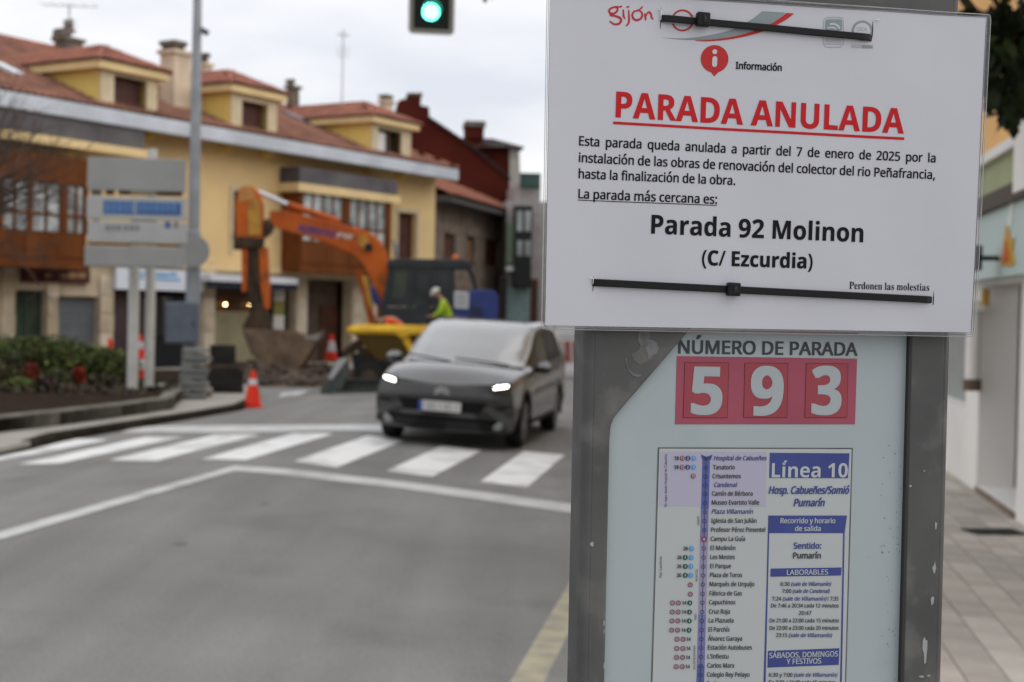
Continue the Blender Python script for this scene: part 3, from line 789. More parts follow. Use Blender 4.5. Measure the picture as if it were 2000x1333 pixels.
# ---- eaves, gutter, roof
OV = 0.8
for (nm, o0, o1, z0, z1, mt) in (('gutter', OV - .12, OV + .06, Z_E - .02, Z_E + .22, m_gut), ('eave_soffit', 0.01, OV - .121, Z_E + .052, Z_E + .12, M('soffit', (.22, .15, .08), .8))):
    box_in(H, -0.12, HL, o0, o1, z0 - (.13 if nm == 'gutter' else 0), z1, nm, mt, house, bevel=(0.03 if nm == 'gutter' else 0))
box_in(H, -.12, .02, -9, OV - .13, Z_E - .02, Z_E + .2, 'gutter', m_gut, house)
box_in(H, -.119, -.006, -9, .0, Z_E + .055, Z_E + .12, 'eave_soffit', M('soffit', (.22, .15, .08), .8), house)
def roof_sheet(P0, U, Vv, ul, vl, inside, tw=.22, th=.36, amp=.05, b=None):
    U = Vector(U).normalized(); Vv = Vector(Vv).normalized(); Nn = U.cross(Vv).normalized()
    if Nn.z < 0: Nn = -Nn
    b = b or MB(); nc = int(ul / tw); nr = int(vl / th); prof = [(0, 0), (.2, .75), (.4, 1), (.6, .75), (.8, 0)]
    V = []; row = []
    for r_ in range(nr):
        for e in (0, 1):
            line = []
            v = (r_ + e) * th; h0 = .035 if e == 0 else 0.0
            for c in range(nc):
                for (f, h) in prof:
                    u = (c + f) * tw
                    line.append((u, v, Vector(P0) + U * u + Vv * v + Nn * (amp * h + h0)))
            row.append(line)
    idx = {}
    for k, line in enumerate(row):
        for j, (u, v, p) in enumerate(line): idx[(k, j)] = len(V); V.append(p)
    fs = []
    for k in range(len(row) - 1):
        for j in range(len(row[0]) - 1):
            u, v, _ = row[k][j]
            if inside(u + .05, v): fs.append((idx[(k, j)], idx[(k, j + 1)], idx[(k + 1, j + 1)], idx[(k + 1, j)]))
    return b.add(V, fs)
RB, RH = 5.6, 2.55                     # ridge setback from the facade and rise over the eave
P0 = H.p(-0.15, OV + .02, Z_E + .22)
slope = (H.n * -(RB + OV) + Vector((0, 0, RH - .0)))
vl = slope.length; hipr = 4.6
b = roof_sheet(P0, H.u, slope, HL + .3, vl, lambda u, v: u > v / vl * hipr)
# the hipped end towards the neighbour
hs_ = Vector(H.p(-0.15 + hipr, -RB, Z_E + .22 + RH)) - Vector(H.p(-0.15, -RB, Z_E + .22))
roof_sheet(H.p(-0.15, OV + .02, Z_E + .22), -H.n, hs_, 2 * (RB + OV), hs_.length, lambda u, v: min(u, 2 * (RB + OV) - u) > v / hs_.length * (RB + OV), b=b)
o = b.build('roof_tiles', m_tile, house); o['kind'] = 'stuff'
# plain deck under the tiles and back slope
R0, R1 = H.p(-0.15, OV, Z_E + .19), H.p(HL, OV, Z_E + .19); T0, T1 = H.p(-.15 + hipr, -RB, Z_E + .19 + RH), H.p(HL, -RB, Z_E + .19 + RH)
B0, B1 = H.p(-.15, -2 * RB - OV, Z_E + .19), H.p(HL, -2 * RB - OV, Z_E + .19)
MB().add([R0, R1, T1, T0, B0, B1], [(0, 1, 2, 3), (4, 3, 2, 5), (0, 3, 4), (0, 4, 5, 1)]).build('roof_deck', m_tile, house)
MB().tube([T0 + Vector((0, 0, .06)), T1 + Vector((0, 0, .06))], .12, 8).build('ridge_tile', m_tile2, house)
MB().tube([R0 + Vector((0, 0, .06)), T0 + Vector((0, 0, .06))], .11, 8).build('hip_tile', m_tile2, house)

def roofz(o): return Z_E + .22 + RH * (OV - o) / (RB + OV)
# ---- dormers: face parallel to the facade, hipped roof with deep eaves
def dormer(x0, x1, ys, yhead, wx0, wx1, wyt, wyb, glazed, label):
    o = 0.35
    a1, zt = H.px(x0, yhead, o); a0 = H.px(x1, ys, o)[0]
    zb = roofz(o) - .05
    depth = (zt - zb) / (RH / (RB + OV)) + .3
    d = MB(); wa1 = H.px(wx0, wyt, o)[0]; wa0 = H.px(wx1, wyt, o)[0]; wzt = hz(wx0, wyt, o); wzb = max(hz(wx0, wyb, o), zb + .02)
    # walls: two cheeks and a face around the window
    t = .22
    d.box(H, a1 - t, a1, o - depth, o - .002, zb - .6, zt); d.box(H, a0, a0 + t, o - depth, o - .002, zb - .6, zt)
    dm = d.build('dormer', m_yw2, house); tag(dm, label)
    f = MB(); f.box(H, wa1, a1 + .012, o, o + .06, zb - .1, zt); f.box(H, a0 - .012, wa0, o, o + .06, zb - .1, zt)
    f.box(H, wa0, wa1, o, o + .06, wzt, zt); f.box(H, wa0, wa1, o, o + .06, zb - .1, wzb)
    f.build('dormer_face', m_trim, dm)
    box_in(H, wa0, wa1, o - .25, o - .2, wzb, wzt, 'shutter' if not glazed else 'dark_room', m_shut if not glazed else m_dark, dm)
    if glazed:
        wm = (wa0 + wa1) / 2
        box_in(H, wa0 + (wa1 - wa0) * .55, wa1 - .08, o - .12, o - .08, wzb, wzt - .1, 'curtain', M('white_curtain', (.72, .72, .72), .8), dm)
        b_ = MB(); b_.box(H, wa0, wa0 + .07, o - .07, o, wzb, wzt); b_.box(H, wa1 - .07, wa1, o - .07, o, wzb, wzt); b_.box(H, wm - .04, wm + .04, o - .06, o - .005, wzb, wzt)
        b_.build('window_frame', m_woodd, dm)
    else:
        k = int((wzt - wzb) / .12)
        s_ = MB()
        for i in range(k): s_.box(H, wa0 + .02, wa1 - .02, o - .2, o - .185, wzb + i * .12 + .01, wzb + i * .12 + .11)
        s_.build('shutter_slats', m_shut, dm)
    e = .24; z1 = zt
    box_in(H, a0 - e, a1 + e, o - depth - .8, o + e, z1, z1 + .2, 'cornice', m_band, dm)
    # hipped tile roof
    A0, A1 = a0 - e - .06, a1 + e + .06; O1 = o + e + .06; w2 = (A1 - A0) / 2; zr = z1 + .2; rise = w2 * .46
    back = o - depth - 1.9
    P = [H.p(A0, O1, zr), H.p(A1, O1, zr), H.p(A1, back, zr), H.p(A0, back, zr), H.p((A0 + A1) / 2, O1 - w2, zr + rise), H.p((A0 + A1) / 2, back, zr + rise)]
    rb = MB().add(P, [(0, 1, 4), (1, 2, 5, 4), (3, 0, 4, 5), (2, 3, 5)])
    sf = (P[4] - (P[0] + P[1]) / 2); roof_sheet(P[0], H.u, sf, 2 * w2, sf.length, lambda u, v: min(u, 2 * w2 - u) > v / sf.length * w2, tw=.2, th=.33, amp=.04, b=rb)
    sd = (P[5] - (P[2] + (P[1] - P[2]) * 0)) ; ss = Vector(H.p((A0 + A1) / 2, back, zr + rise)) - Vector(H.p(A1, back, zr))
    LL = (O1 - back)
    roof_sheet(P[1], -H.n, ss, LL, ss.length, lambda u, v: u > v / ss.length * w2, tw=.2, th=.33, amp=.04, b=rb)
    rb.tube([P[1], P[4]], .07, 6); rb.tube([P[0], P[4]], .07, 6); rb.tube([P[4], P[5]], .07, 6)
    rb.build('dormer_roof', m_tile2, dm)
    return dm
dormer(195, 303, 215, 135, 220, 284, 147, 212, False, 'dormer with closed brown shutter and plant pots on its sill')
dormer(450, 537, 250, 180, 470, 520, 196, 255, False, 'shuttered dormer beside the lamp column')
dormer(725, 799, 290, 240, 736, 782, 250, 300, True, 'dormer with a white curtain at its window')
# skylights
m_skyl = M('skylight', (.10, .12, .15), .15, spec=.9)
for (x0, y0, x1, y1, mt) in ((552, 218, 606, 240, m_skyl), (2, 124, 26, 142, M('bright_skylight', (.6, .65, .7), .2))):
    # lie on the roof slope
    vv = slope.normalized(); nn = H.u.cross(vv); nn = nn if nn.z > 0 else -nn
    FS = Fr(P0, H.u, nn, vv)
    aA, zA = FS.px(x0, y0, .09); aB, zB = FS.px(x1, y1, .09)
    box_in(FS, aA, aB, .05, .12, zA, zB, 'skylight', mt, house)
# chimneys
def chimney(F, o, x0, x1, ytop, ybot, cap0, cap1, ycap, parent, mat=None, pm=None, d=None, zb=None):
    xm = x0 + .5 * (x1 - x0); a1, zt = F.px(xm, ytop, o); a0 = F.px(x1, ytop, o)[0]; zb = zb if zb is not None else F.px(x0, ybot, o)[1]
    d = d or .5 * (x1 - x0) / FPX * F.p(a1, o, 0).y / .8575
    b = MB(); b.box(F, a0, a1, o - d, o, zb, zt); b.box(F, a0 - .07, a1 + .07, o - d - .07, o + .07, zt, zt + .1)
    c = b.build('chimney', mat or m_chim, parent)
    c1, zc = F.px(cap0 + .5 * (cap1 - cap0), ycap, o); c0 = max(F.px(cap1, ycap, o)[0], a0 + .03); c1 = min(c1, a1 - .03); pm = pm or m_chim2; w = .07
    p = MB(); z2 = zt + .1
    for a in (c0, c1 - w):
        for q in (o - d + .02, o - .02 - w): p.box(F, a, a + w, q, q + w, z2, zc - .12)
    p.box(F, c0 + .05, c1 - .05, o - d + .06, o - .06, z2, z2 + (zc - z2) * .75)
    p.box(F, c0 - .06, c1 + .06, o - d - .03, o + .03, zc - .12, zc)
    p.build('chimney_pot', pm, c)
    return c
chimney(H, -.6, 308, 374, 103, 245, 324, 362, 78, house)
chimney(H, -5.8, 388, 414, 128, 190, 393, 408, 103, house)
chimney(H, -5.2, 558, 585, 172, 230, 556, 574, 153, house, m_chim2)
chimney(H, -4.6, 740, 768, 200, 240, 741, 766, 184, house)
chimney(H, -5.6, 112, 140, 62, 120, 130, 152, 38, house, m_chim2)
chimney(H, -5.2, 100, 162, 78, 140, 110, 130, 52, house, m_chim2)

# TV aerials on the roof
def aerial(px, yb, yt, dep, nb, label, wpx):
    B = D(px, yb, dep); T = D(px, yt, dep)
    t = thing('roof_aerial', label, 'aerial', B)
    m_al = M('aerial_metal', (.40, .40, .42), .4, metal=.5)
    MB().tube([B, Vector((B.x, B.y, T.z))], .025, 6).build('mast', m_al, t)
    h = T.z - B.z; w = wpx / FPX * dep
    b = MB(); zc = B.z + h * .93
    b.tube([(B.x - w * .5, B.y, zc), (B.x + w * .5, B.y + .2, zc)], .012, 5)
    for k in range(nb):
        x = B.x - w * .5 + w * k / (nb - 1); b.tube([(x, B.y - .25, zc), (x, B.y + .25, zc + .02)], .008, 4)
    b.build('boom', m_al, t)
    b = MB(); 
    for k in range(4): b.tube([(B.x - .2, B.y, zc - .4 - k * .1), (B.x + .2, B.y + .1, zc - .4 - k * .1)], .008, 4)
    b.build('dipole', m_al, t)
aerial(668, 205, 58, 46, 7, 'tall thin television aerial rising between the two right dormers', 22)
aerial(135, 45, 8, 37, 6, 'television aerial over the double chimney at the left', 100)
# ================================================================== NEIGHBOURING BUILDINGS
# stone house with red roof, right of the yellow house
su = Vector((755 / FPX, 1, 0)).normalized()
S = Fr(Vector((D(850, 600, 52).x, 52, 0)), su, Vector((su.y, -su.x, 0)))      # a grows to the right / away
sh = thing('stone_house', 'old stone house with red tiled roof and brown shutters behind the excavator cab', 'house', S.O)
def sp(x, y, o=0): return S.px(x, y, o)
m_rub = M('rubble_stone', (.24, .19, .15), .9, c2=(.15, .115, .09), scale=1.6, detail=8, bump=.3)
SL = sp(1003, 600)[0]; ZS = sp(1003, 432)[1]
hs2 = []
for x0, x1, yt, yb in ((868, 889, 455, 515), (912, 928, 462, 520), (948, 978, 466, 518)):
    a0, zt = sp(x0, yt); a1, _ = sp(x1, yt); zb = sp(x0, yb)[1]; hs2.append((a0, a1, zb, zt))
hs2 += [(sp(860, 600)[0], sp(885, 600)[0], 0, 2.4), (sp(920, 600)[0], sp(945, 600)[0], 0.9, 2.4)]
wall_holes(S, -.6, SL, -.2, ZS, hs2, -.4, 0, 'wall', m_rub, sh)
m_rshut = M('red_brown_shutter', (.12, .04, .025), .7, var=.15); m_oshut = M('ochre_shutter', (.26, .13, .05), .7, var=.15)
for i, h in enumerate(hs2):
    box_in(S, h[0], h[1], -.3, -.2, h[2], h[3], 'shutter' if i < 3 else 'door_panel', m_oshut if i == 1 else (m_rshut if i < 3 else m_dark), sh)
    if i < 3:
        for k in range(2): box_in(S, h[0] + (h[1] - h[0]) * (.05 + .5 * k), h[0] + (h[1] - h[0]) * (.45 + .5 * k), -.199, -.16, h[2] + .06, h[3] - .06, 'shutter_leaf', m_oshut if i == 1 else m_rshut, sh)
rngs = random.Random(5)
for i in range(13):
    a = -.6
    while a < SL - .5:
        w = rngs.uniform(.5, 1.1); z0 = .1 + i * .42
        if not any(h[0] - w < a < h[1] and h[2] - .42 < z0 < h[3] for h in hs2) and z0 < ZS - .5:
            box_in(S, a + .01, min(a + w, SL) - .01, .002, rngs.uniform(.01, .04), z0 + .01, z0 + .41, 'stone', m_rub, sh)
        a += w
box_in(S, SL - .35, SL, -8, -.401, -.2, ZS, 'side_wall', m_rub, sh)
ov = .75
box_in(S, -.6, SL + .5, .003, ov, ZS - .05, ZS + .18, 'eaves', M('dark_eaves', (.07, .065, .065), .8), sh)
Pq = S.p(-.6, ov + .05, ZS + .2); sl = S.n * -4.6 + Vector((0, 0, 1.9))
m_tile3 = M('orange_roof_tile', (.33, .13, .075), .85, c2=(.20, .085, .06), scale=1.5, detail=8)
rb = roof_sheet(Pq, S.u, sl, SL + 1.2, sl.length, lambda u, v: True)
rb.add([Pq - Vector((0, 0, .04)), Pq + S.u * (SL + 1.2) - Vector((0, 0, .04)), Pq + S.u * (SL + 1.2) + sl - Vector((0, 0, .04)), Pq + sl - Vector((0, 0, .04))], [(0, 1, 2, 3)])
rb.add([Pq + sl, Pq + sl + S.u * (SL + 1.2), Pq + sl * 2 + S.u * (SL + 1.2) - Vector((0, 0, 3.8)), Pq + 2 * sl - Vector((0, 0, 3.8))], [(0, 1, 2, 3)])
rb.build('roof', m_tile3, sh)

def facing(y, x=900):                   # a plane at distance y squarely facing the street
    return Fr(Vector((0, y, 0)), Vector((1, 0.12, 0)), Vector((0.12, -1, 0)))
# dark red building
K = facing(62)
rd = thing('dark_red_building', 'tall dark red building with a sloping gable rising behind the yellow house', 'building', K.p(0, 0, 0))
m_dred2 = M('dark_red_cladding', (.072, .015, .010), .9, spec=.05, var=.15, scale=.6)
pts = [(776, 640), (776, 200), (784, 194), (797, 194), (797, 187), (822, 187), (822, 206), (838, 209), (839, 232), (865, 250), (931, 295), (993, 349), (993, 640)]
MB().prism(K, [K.px(x, y) for x, y in pts], -9, 0).build('wall', m_dred2, rd)
b = MB()
rl = [K.px(x, y) for x, y in ((839, 229), (865, 246), (931, 291), (996, 347), (996, 353), (931, 297), (865, 252), (839, 235))]
b.prism(K, rl, -9.2, .15); b.build('roof_verge', M('dark_slate', (.035, .026, .026), .9, spec=.08, var=.2), rd)
q = [K.px(x, y) for x, y in ((795, 187), (825, 187), (825, 182), (795, 182))]
MB().prism(K, q, -1.5, .1).build('chimney_cap', m_chim2, rd)
# grey slate building
K2 = facing(70)
sb_ = thing('slate_building', 'building with dark slate hipped roof, brick red wall and beige corner strip', 'building', K2.p(0, 0, 0))
def kp2(l, F=K2, o=0): return [F.px(x, y, o) for x, y in l]
MB().prism(K2, kp2([(862, 640), (862, 262), (995, 291), (995, 640)]), -8, -.1).build('wall', m_dred2, sb_)
MB().prism(K2, kp2([(995, 640), (995, 289), (1014, 289), (1018, 396), (1060, 420), (1060, 640)]), -8, 0).build('corner_wall', M('pale_beige_wall', (.42, .39, .35), .85, var=.1), sb_)
A = [K2.p(*((K2.px(x, y)[0], .5, K2.px(x, y)[1]))) for x, y in ((850, 290), (1023, 290))]
Bk = [K2.p(*((K2.px(x, y)[0], -4, K2.px(x, y)[1]))) for x, y in ((862, 250), (979, 252))]
Ck = [K2.p(*((K2.px(x, y)[0], -8.5, K2.px(x, y)[1]))) for x, y in ((850, 290), (1023, 290))]
MB().add(A + Bk + Ck, [(0, 1, 3, 2), (1, 5, 3), (0, 2, 4), (2, 3, 5, 4), (0, 1, 5, 4)]).build('roof', M('dark_slate', (.05, .04, .042), .8), sb_)
c = MB().box(K2, K2.px(922, 0)[0], K2.px(958, 0)[0], -3.5, -2, K2.px(922, 262)[1], K2.px(922, 237)[1]).build('chimney', m_dred2, sb_)
box_in(K2, K2.px(920, 0)[0], K2.px(961, 0)[0], -3.6, -1.9, K2.px(922, 237)[1] + .002, K2.px(922, 226)[1], 'chimney_cap', m_chim2, c)
# white building with dark glazed gallery at the far right
K3 = facing(58)
wb = thing('white_building', 'narrow pale building with dark glazed gallery and green shop front down the street', 'building', K3.p(0, 0, 0))
def R3(x0, x1, yt, yb, o=0):
    a0, zt = K3.px(x0, yt, o); a1, _ = K3.px(x1, yt, o); return (a0, a1, K3.px(x0, yb, o)[1], zt)
r = R3(990, 1090, 392, 640); MB().box(K3, r[0], r[1], -6, 0, -.3, r[3]).build('wall', M('pale_wall', (.36, .34, .33), .85, var=.1), wb)
r = R3(1012, 1060, 338, 392); box_in(K3, r[0], r[1], -6, -.5, r[2], r[3] - .4, 'attic', M('pale_wall', (.36, .34, .33)), wb)
m_net = M('green_netting', (.055, .09, .08), .9, var=.2)
r = R3(1016, 1056, 338, 369); box_in(K3, r[0], r[1], -.1, .05, r[2], r[3], 'balcony_netting', m_net, wb)
r = R3(1007, 1040, 402, 560, .7); g = box_in(K3, r[0], r[1], .01, .7, r[2], r[3], 'gallery', M('black_wood', (.02, .02, .02), .6), wb)
for i, x in enumerate((1010, 1026)):
    for (yt, yb) in ((412, 452), (470, 500)):
        rr = R3(x, x + 11, yt, yb, .71); box_in(K3, rr[0], rr[1], .70, .72, rr[2], rr[3], 'pane', M('grey_pane', (.30, .33, .33), .3, var=.3, scale=1), g)
r = R3(990, 1006, 436, 516, .3); box_in(K3, r[0], r[1], .01, .3, r[2], r[3], 'green_shutter', M('pale_green', (.20, .27, .18), .7), wb)
r = R3(988, 1012, 520, 530, .3); box_in(K3, r[0], r[1], .01, .5, r[2], r[3], 'white_shelf', m_white, wb)
r = R3(990, 1036, 562, 645, .3); box_in(K3, r[0], r[1], .01, .25, 0, r[3], 'teal_shop_front', M('teal_panel', (.20, .29, .28), .6, var=.15), wb)
r = R3(1038, 1052, 545, 645, .3); box_in(K3, r[0], r[1], .01, .2, 0, r[3], 'door', m_woodd, wb)
r = R3(975, 990, 540, 640, .9); box_in(K3, r[0], r[1], .01, .9, 0, r[3], 'side_pillar', M('dark_slate', (.05, .04, .042)), wb)

# ---- right-hand building along the footway
ru = RV; gp = onz(1960, 998, PZ)
Rb = Fr(Vector((gp.x, gp.y, 0)), ru, Vector((-ru.y, ru.x, 0)))      # a away along the street, o towards the road
def rx(x, o=0): return Rb.px(x, 700, o)[0]
def rz(x, y, o=0): return Rb.px(x, y, o)[1]
rbld = thing('corner_shop_building', 'orange building on the right with white plinth and grey shop doorway', 'building', Rb.O)
aN, aD0, aD1, aF = rx(2300) if rx(2300) > -6 else -5.0, rx(1992), rx(1914), rx(1845)
aE = 16.0
m_or = M('orange_render', (.78, .46, .18), .85, var=.08, scale=.8)
m_wh = M('white_render', (.80, .77, .73), .8, var=.06, scale=.8)
m_lb = M('pale_blue_fascia', (.48, .58, .55), .5, var=.06, scale=.8)
m_gd = M('grey_door_metal', (.24, .235, .225), .5, var=.12, scale=1.0, stretch=(1, 1, .3))
zd = rz(1950, 555); zf = rz(1960, 432, .12); zgr = rz(1935, 390, .0)
print('right bld', aN, aD0, aD1, aF, 'z', zd, zf, zgr)
wz0, wz1 = rz(1870, 793), rz(1870, 620)
holes = [(aD0, aD1, PZ + .06, zd), (rx(1888), rx(1846) + 3, wz0, wz1)]
wall_holes(Rb, -6, aE, -.1, 3.0, holes, -.35, 0, 'ground_floor_wall', m_wh, rbld)
box_in(Rb, -6, aE, -.352, .003, 3.002, 9.5, 'upper_wall', m_or, rbld)
box_in(Rb, -6, aE, -8, -7.8, 0, 9.5, 'rear_wall', m_or, rbld)
box_in(Rb, -6, aE, -8, .3, 9.502, 9.8, 'roof', M('dark_slate', (.05, .04, .042)), rbld)
box_in(Rb, aE - .3, aE, -7.8, -.36, 0, 9.5, 'side_wall', m_or, rbld)
# recessed grey entrance
box_in(Rb, aD0, aD1, -1.2, -1.1, PZ, zd, 'door', m_gd, rbld)
box_in(Rb, aD1 - .04, aD1 + .0, -1.1, -.36, PZ, zd, 'side_panel', m_gd, rbld)
box_in(Rb, aD0 + .0, aD0 + .04, -1.1, -.36, PZ, zd, 'side_panel', m_gd, rbld)
box_in(Rb, rx(1978), rx(1968), -.2, -.12, PZ + .5, zd - .3, 'door_handle', M('dark_handle', (.05, .045, .04), .4), rbld)
box_in(Rb, aD0, aD1, -1.1, .02, PZ - .05, PZ + .055, 'threshold', M('brown_threshold', (.22, .16, .12), .8, var=.2), rbld)
box_in(Rb, holes[1][0], holes[1][1], -.25, -.2, wz0, wz1, 'window_panel', M('grey_window_panel', (.32, .335, .32), .5, var=.08), rbld)
# fascia board with a flame emblem
fz0, fz1 = rz(1915, 548, .15), rz(1915, 422, .15)
fa = box_in(Rb, rx(2060, .15), aF + 4, .005, .15, zd + .04, fz1, 'fascia_board', m_lb, rbld)
box_in(Rb, -5.5, aF + 4, .005, .20, fz1 + .003, fz1 + .15, 'dark_soffit', M('brown_soffit', (.10, .08, .065), .8), rbld)
zt2 = fz1 + .153
box_in(Rb, rx(1982, .3), aF + 4, .005, .12, zt2, zt2 + .30, 'green_panel', M('olive_green_panel', (.34, .37, .20), .6, var=.15, scale=2), rbld)
box_in(Rb, rx(1985, .3), aF + 4, .005, .18, zt2 + .303, zt2 + .39, 'white_ledge', m_wh, rbld)
box_in(Rb, rx(2010, .15), rx(1984, .15), .005, .21, zt2 - .1, zt2 + 3.2, 'white_pilaster', m_wh, rbld)
def flame(pts, mt, off):
    l = [Rb.px(x, y, .15) for x, y in pts]; MB().prism(Rb, l, .15 + off, .15 + off + .012).build('flame_emblem', mt, fa)
flame([(1956, 519), (1960, 492), (1963, 470), (1967, 440), (1970, 452), (1973, 448), (1976, 476), (1983, 465), (1980, 490), (1984, 515), (1975, 521)], M('flame_yellow', (.55, .30, .04), .5), .0)
flame([(1962, 513), (1965, 494), (1969, 470), (1973, 492), (1975, 511)], M('flame_orange', (.50, .12, .03), .5), .013)
flame([(1971, 440), (1976, 396), (1980, 396), (1977, 442)], m_wh, .0)
# wall lamp and drain pipe
P = Rb.p(rx(1912, .3), .4, rz(1912, 506, .3))
wl = thing('wall_floodlight', 'small black floodlight on an arm fixed to the pale blue fascia', 'floodlight', P)
b = MB(); b.box(Fr(P, ru, Rb.n), -.12, .12, -.09, .10, -.11, .11); b.build('housing', m_black, wl, bevel=.02)
MB().tube([P + ru * -.02 - Rb.n * .24, P + ru * -.02], .025, 6).build('bracket', m_black, wl)
px_ = Rb.px(1905, 600, .08)[0]
MB().tube([Rb.p(px_, .09, rz(1905, 742, .08)), Rb.p(px_, .09, rz(1905, 607, .08))], .07, 10).build('white_pipe', m_wh, rbld)
MB().tube([Rb.p(px_, .09, rz(1905, 765, .08)), Rb.p(px_, .09, rz(1905, 742, .08) - .003)], .085, 10).build('pipe_foot', M('rust_brown', (.14, .10, .07), .9), rbld)
box_in(Rb, px_ - .14, px_ + .16, .004, .2, rz(1905, 606, .08), rz(1905, 606, .08) + .09, 'pipe_bracket', m_wh, rbld)
box_in(Rb, px_ - .32, px_ - .18, .004, .06, rz(1905, 597, .08), rz(1905, 566, .08), 'yellow_plate', M('yellow_plate', (.42, .26, .06), .6), rbld)

# ---- street tree on the footway (its leaves hang in at the upper right)
trk = TL(tt((0, 0)) + 0, 0)  # placeholder
tb = Vector((2.35, 9.0, PZ))
tree = thing('street_tree', 'broadleaf street tree whose dark leaves hang in at the upper right', 'tree', tb)
m_bark = M('bark', (.07, .055, .04), .95, c2=(.03, .025, .018), scale=9, bump=1)
b = MB()
b.tube([tb - Vector((0, 0, .1)), tb + Vector((.02, 0, 1.2)), tb + Vector((0, .03, 2.4)), tb + Vector((-.03, 0, 3.4)), tb + Vector((.05, .1, 4.6)), tb + Vector((0, 0, 6))], [.13, .105, .095, .085, .06, .02], 12)
b.build('trunk', m_bark, tree, smooth=True)
rt = random.Random(21)
def projd(p):
    q = Vector(p) - EYE; d = q.dot(_F)
    return 1000 + q.dot(CR) / d * FPX, 666.5 - q.dot(CU) / d * FPX
bl = MB(); tips = []
for k in range(26):
    a = rt.uniform(0, 6.28); z = rt.uniform(3.5, 5.2); Lb = rt.uniform(1.0, 2.3)
    p0 = tb + Vector((0, 0, z)); dv = Vector((math.cos(a), math.sin(a), rt.uniform(-.02, .35)))
    p1 = p0 + dv * Lb * .5 + Vector((0, 0, .2)); p2 = p0 + dv * Lb
    _x, _y = projd(p2)
    if _y > -20 and (_x < 1130 or _x > 1840): continue
    bl.tube([p0, p1, p2], [.035, .022, .008], 6); tips.append((p1, p2))
# boughs that reach into the picture
def proj(p):
    q = Vector(p) - EYE; d = q.dot(_F)
    return 1000 + q.dot(CR) / d * FPX, 666.5 - q.dot(CU) / d * FPX
BP = []
for pts in ([(1800, -120), (1880, -10), (1945, 70), (1975, 120), (1968, 200)], [(1870, -130), (1960, 30), (1990, 150), (2030, 220)], [(1840, -60), (1900, 30), (1925, 100), (1915, 150)], [(1990, -50), (2000, 60), (2040, 120)]):
    pp = [D(x, y, 8.3 + .12 * i) for i, (x, y) in enumerate(pts)]
    pp = [tb + Vector((-.02, 0, 3.3))] + pp if 0 else pp
    j = min(tips, key=lambda t: (t[0] - pp[0]).length)
    bl.tube([tb + Vector((0, 0, 3.5)), tb.lerp(pp[0], .6) + Vector((0, 0, 1.6))] + pp, [.04, .03] + [.02 - .003 * i for i in range(len(pp))], 6)
    BP.append(pp)
bl.build('branches', m_bark, tree)
m_lf = [M('tree_leaf_dark', (.012, .017, .007), .5, spec=.1, var=.35, scale=3), M('tree_leaf_green', (.022, .036, .010), .5, spec=.1, var=.3, scale=3), M('tree_leaf_brown', (.08, .03, .015), .5, var=.3, scale=3)]
def leafgeo(b, p, ax, sd, s):
    n_ = ax.cross(sd).normalized(); ax = ax.normalized() * s; sd = sd.normalized() * s * .27
    b.add([p, p + ax * .3 + sd * .8 + n_ * s * .05, p + ax * .65 + sd + n_ * s * .04, p + ax, p + ax * .65 - sd + n_ * s * .04, p + ax * .3 - sd * .8 + n_ * s * .05, p + ax * .5 - n_ * s * .05],
          [(0, 1, 6), (1, 2, 6), (2, 3, 6), (3, 4, 6), (4, 5, 6), (5, 0, 6)])
lmesh = []
for k in range(3):
    b = MB(); leafgeo(b, Vector((0, 0, 0)), Vector((1, 0, 0)), Vector((0, 1, 0)), 1.0)
    o = b.build('leaf', m_lf[k], None); lmesh.append(o.data); bpy.data.objects.remove(o)
def place_leaf(p, s, k):
    o = bpy.data.objects.new('leaf', lmesh[k]); col.objects.link(o); o.parent = tree
    o.location = p - tb; o.scale = (s, s, s); o.rotation_euler = (rt.uniform(-.9, .9), rt.uniform(.2, 1.6), rt.uniform(0, 6.28))
nleaf = 0
for (cx_, cy_, rx_, ry_, n_) in ((1985, 60, 45, 60, 62), (1935, 95, 42, 30, 40), (1975, 150, 42, 36, 46), (1985, 195, 22, 34, 18), (1925, 165, 22, 34, 22), (1900, 24, 26, 14, 16), (1960, 20, 40, 22, 24), (2020, 130, 40, 90, 50), (1965, 218, 8, 12, 4)):
    for _ in range(n_):
        a = rt.uniform(0, 6.28); q = math.sqrt(rt.random())
        x = cx_ + rx_ * q * math.cos(a); y = cy_ + ry_ * q * math.sin(a)
        P = D(x, y, 8.5 + rt.uniform(-.5, .5)); place_leaf(P, rt.uniform(.12, .20), rt.choice([0, 0, 0, 0, 1, 0, 0, 1])); nleaf += 1
for (x, y) in ((946, -8), (956, -7), (992, -8)):
    P = D(x, y, 8.9); place_leaf(P, .055, 1)
b = MB()
for _ in range(3200):
    while True:
        d = Vector((rt.uniform(-1, 1), rt.uniform(-1, 1), rt.uniform(-1, 1)))
        if .35 < d.length < 1: break
    p = tb + Vector((d.x * 2.3, d.y * 2.2, 4.75 + d.z * 1.5))
    sx, sy = proj(p)
    if p.y - 0 > .5 and -40 < sx < 2060 and sy > -14 and not (1130 < sx < 1860): continue
    b.mi = rt.choice([0, 0, 0, 1, 0])
    leafgeo(b, p, Vector((rt.gauss(0, 1), rt.gauss(0, 1), rt.gauss(-.5, .7))), Vector((rt.gauss(0, 1), rt.gauss(0, 1), rt.gauss(0, .5))), rt.uniform(.09, .15))
o = b.build('foliage', m_lf, tree); o['kind'] = 'stuff'
# twig from the crown to the few leaves near the traffic light
MB().tube([tb + Vector((0, 0, 4.0)), D(1300, -150, 8.9), D(1080, -60, 8.9), D(950, -12, 8.9)], [.022, .012, .007, .004], 6).build('branch', m_bark, tree)

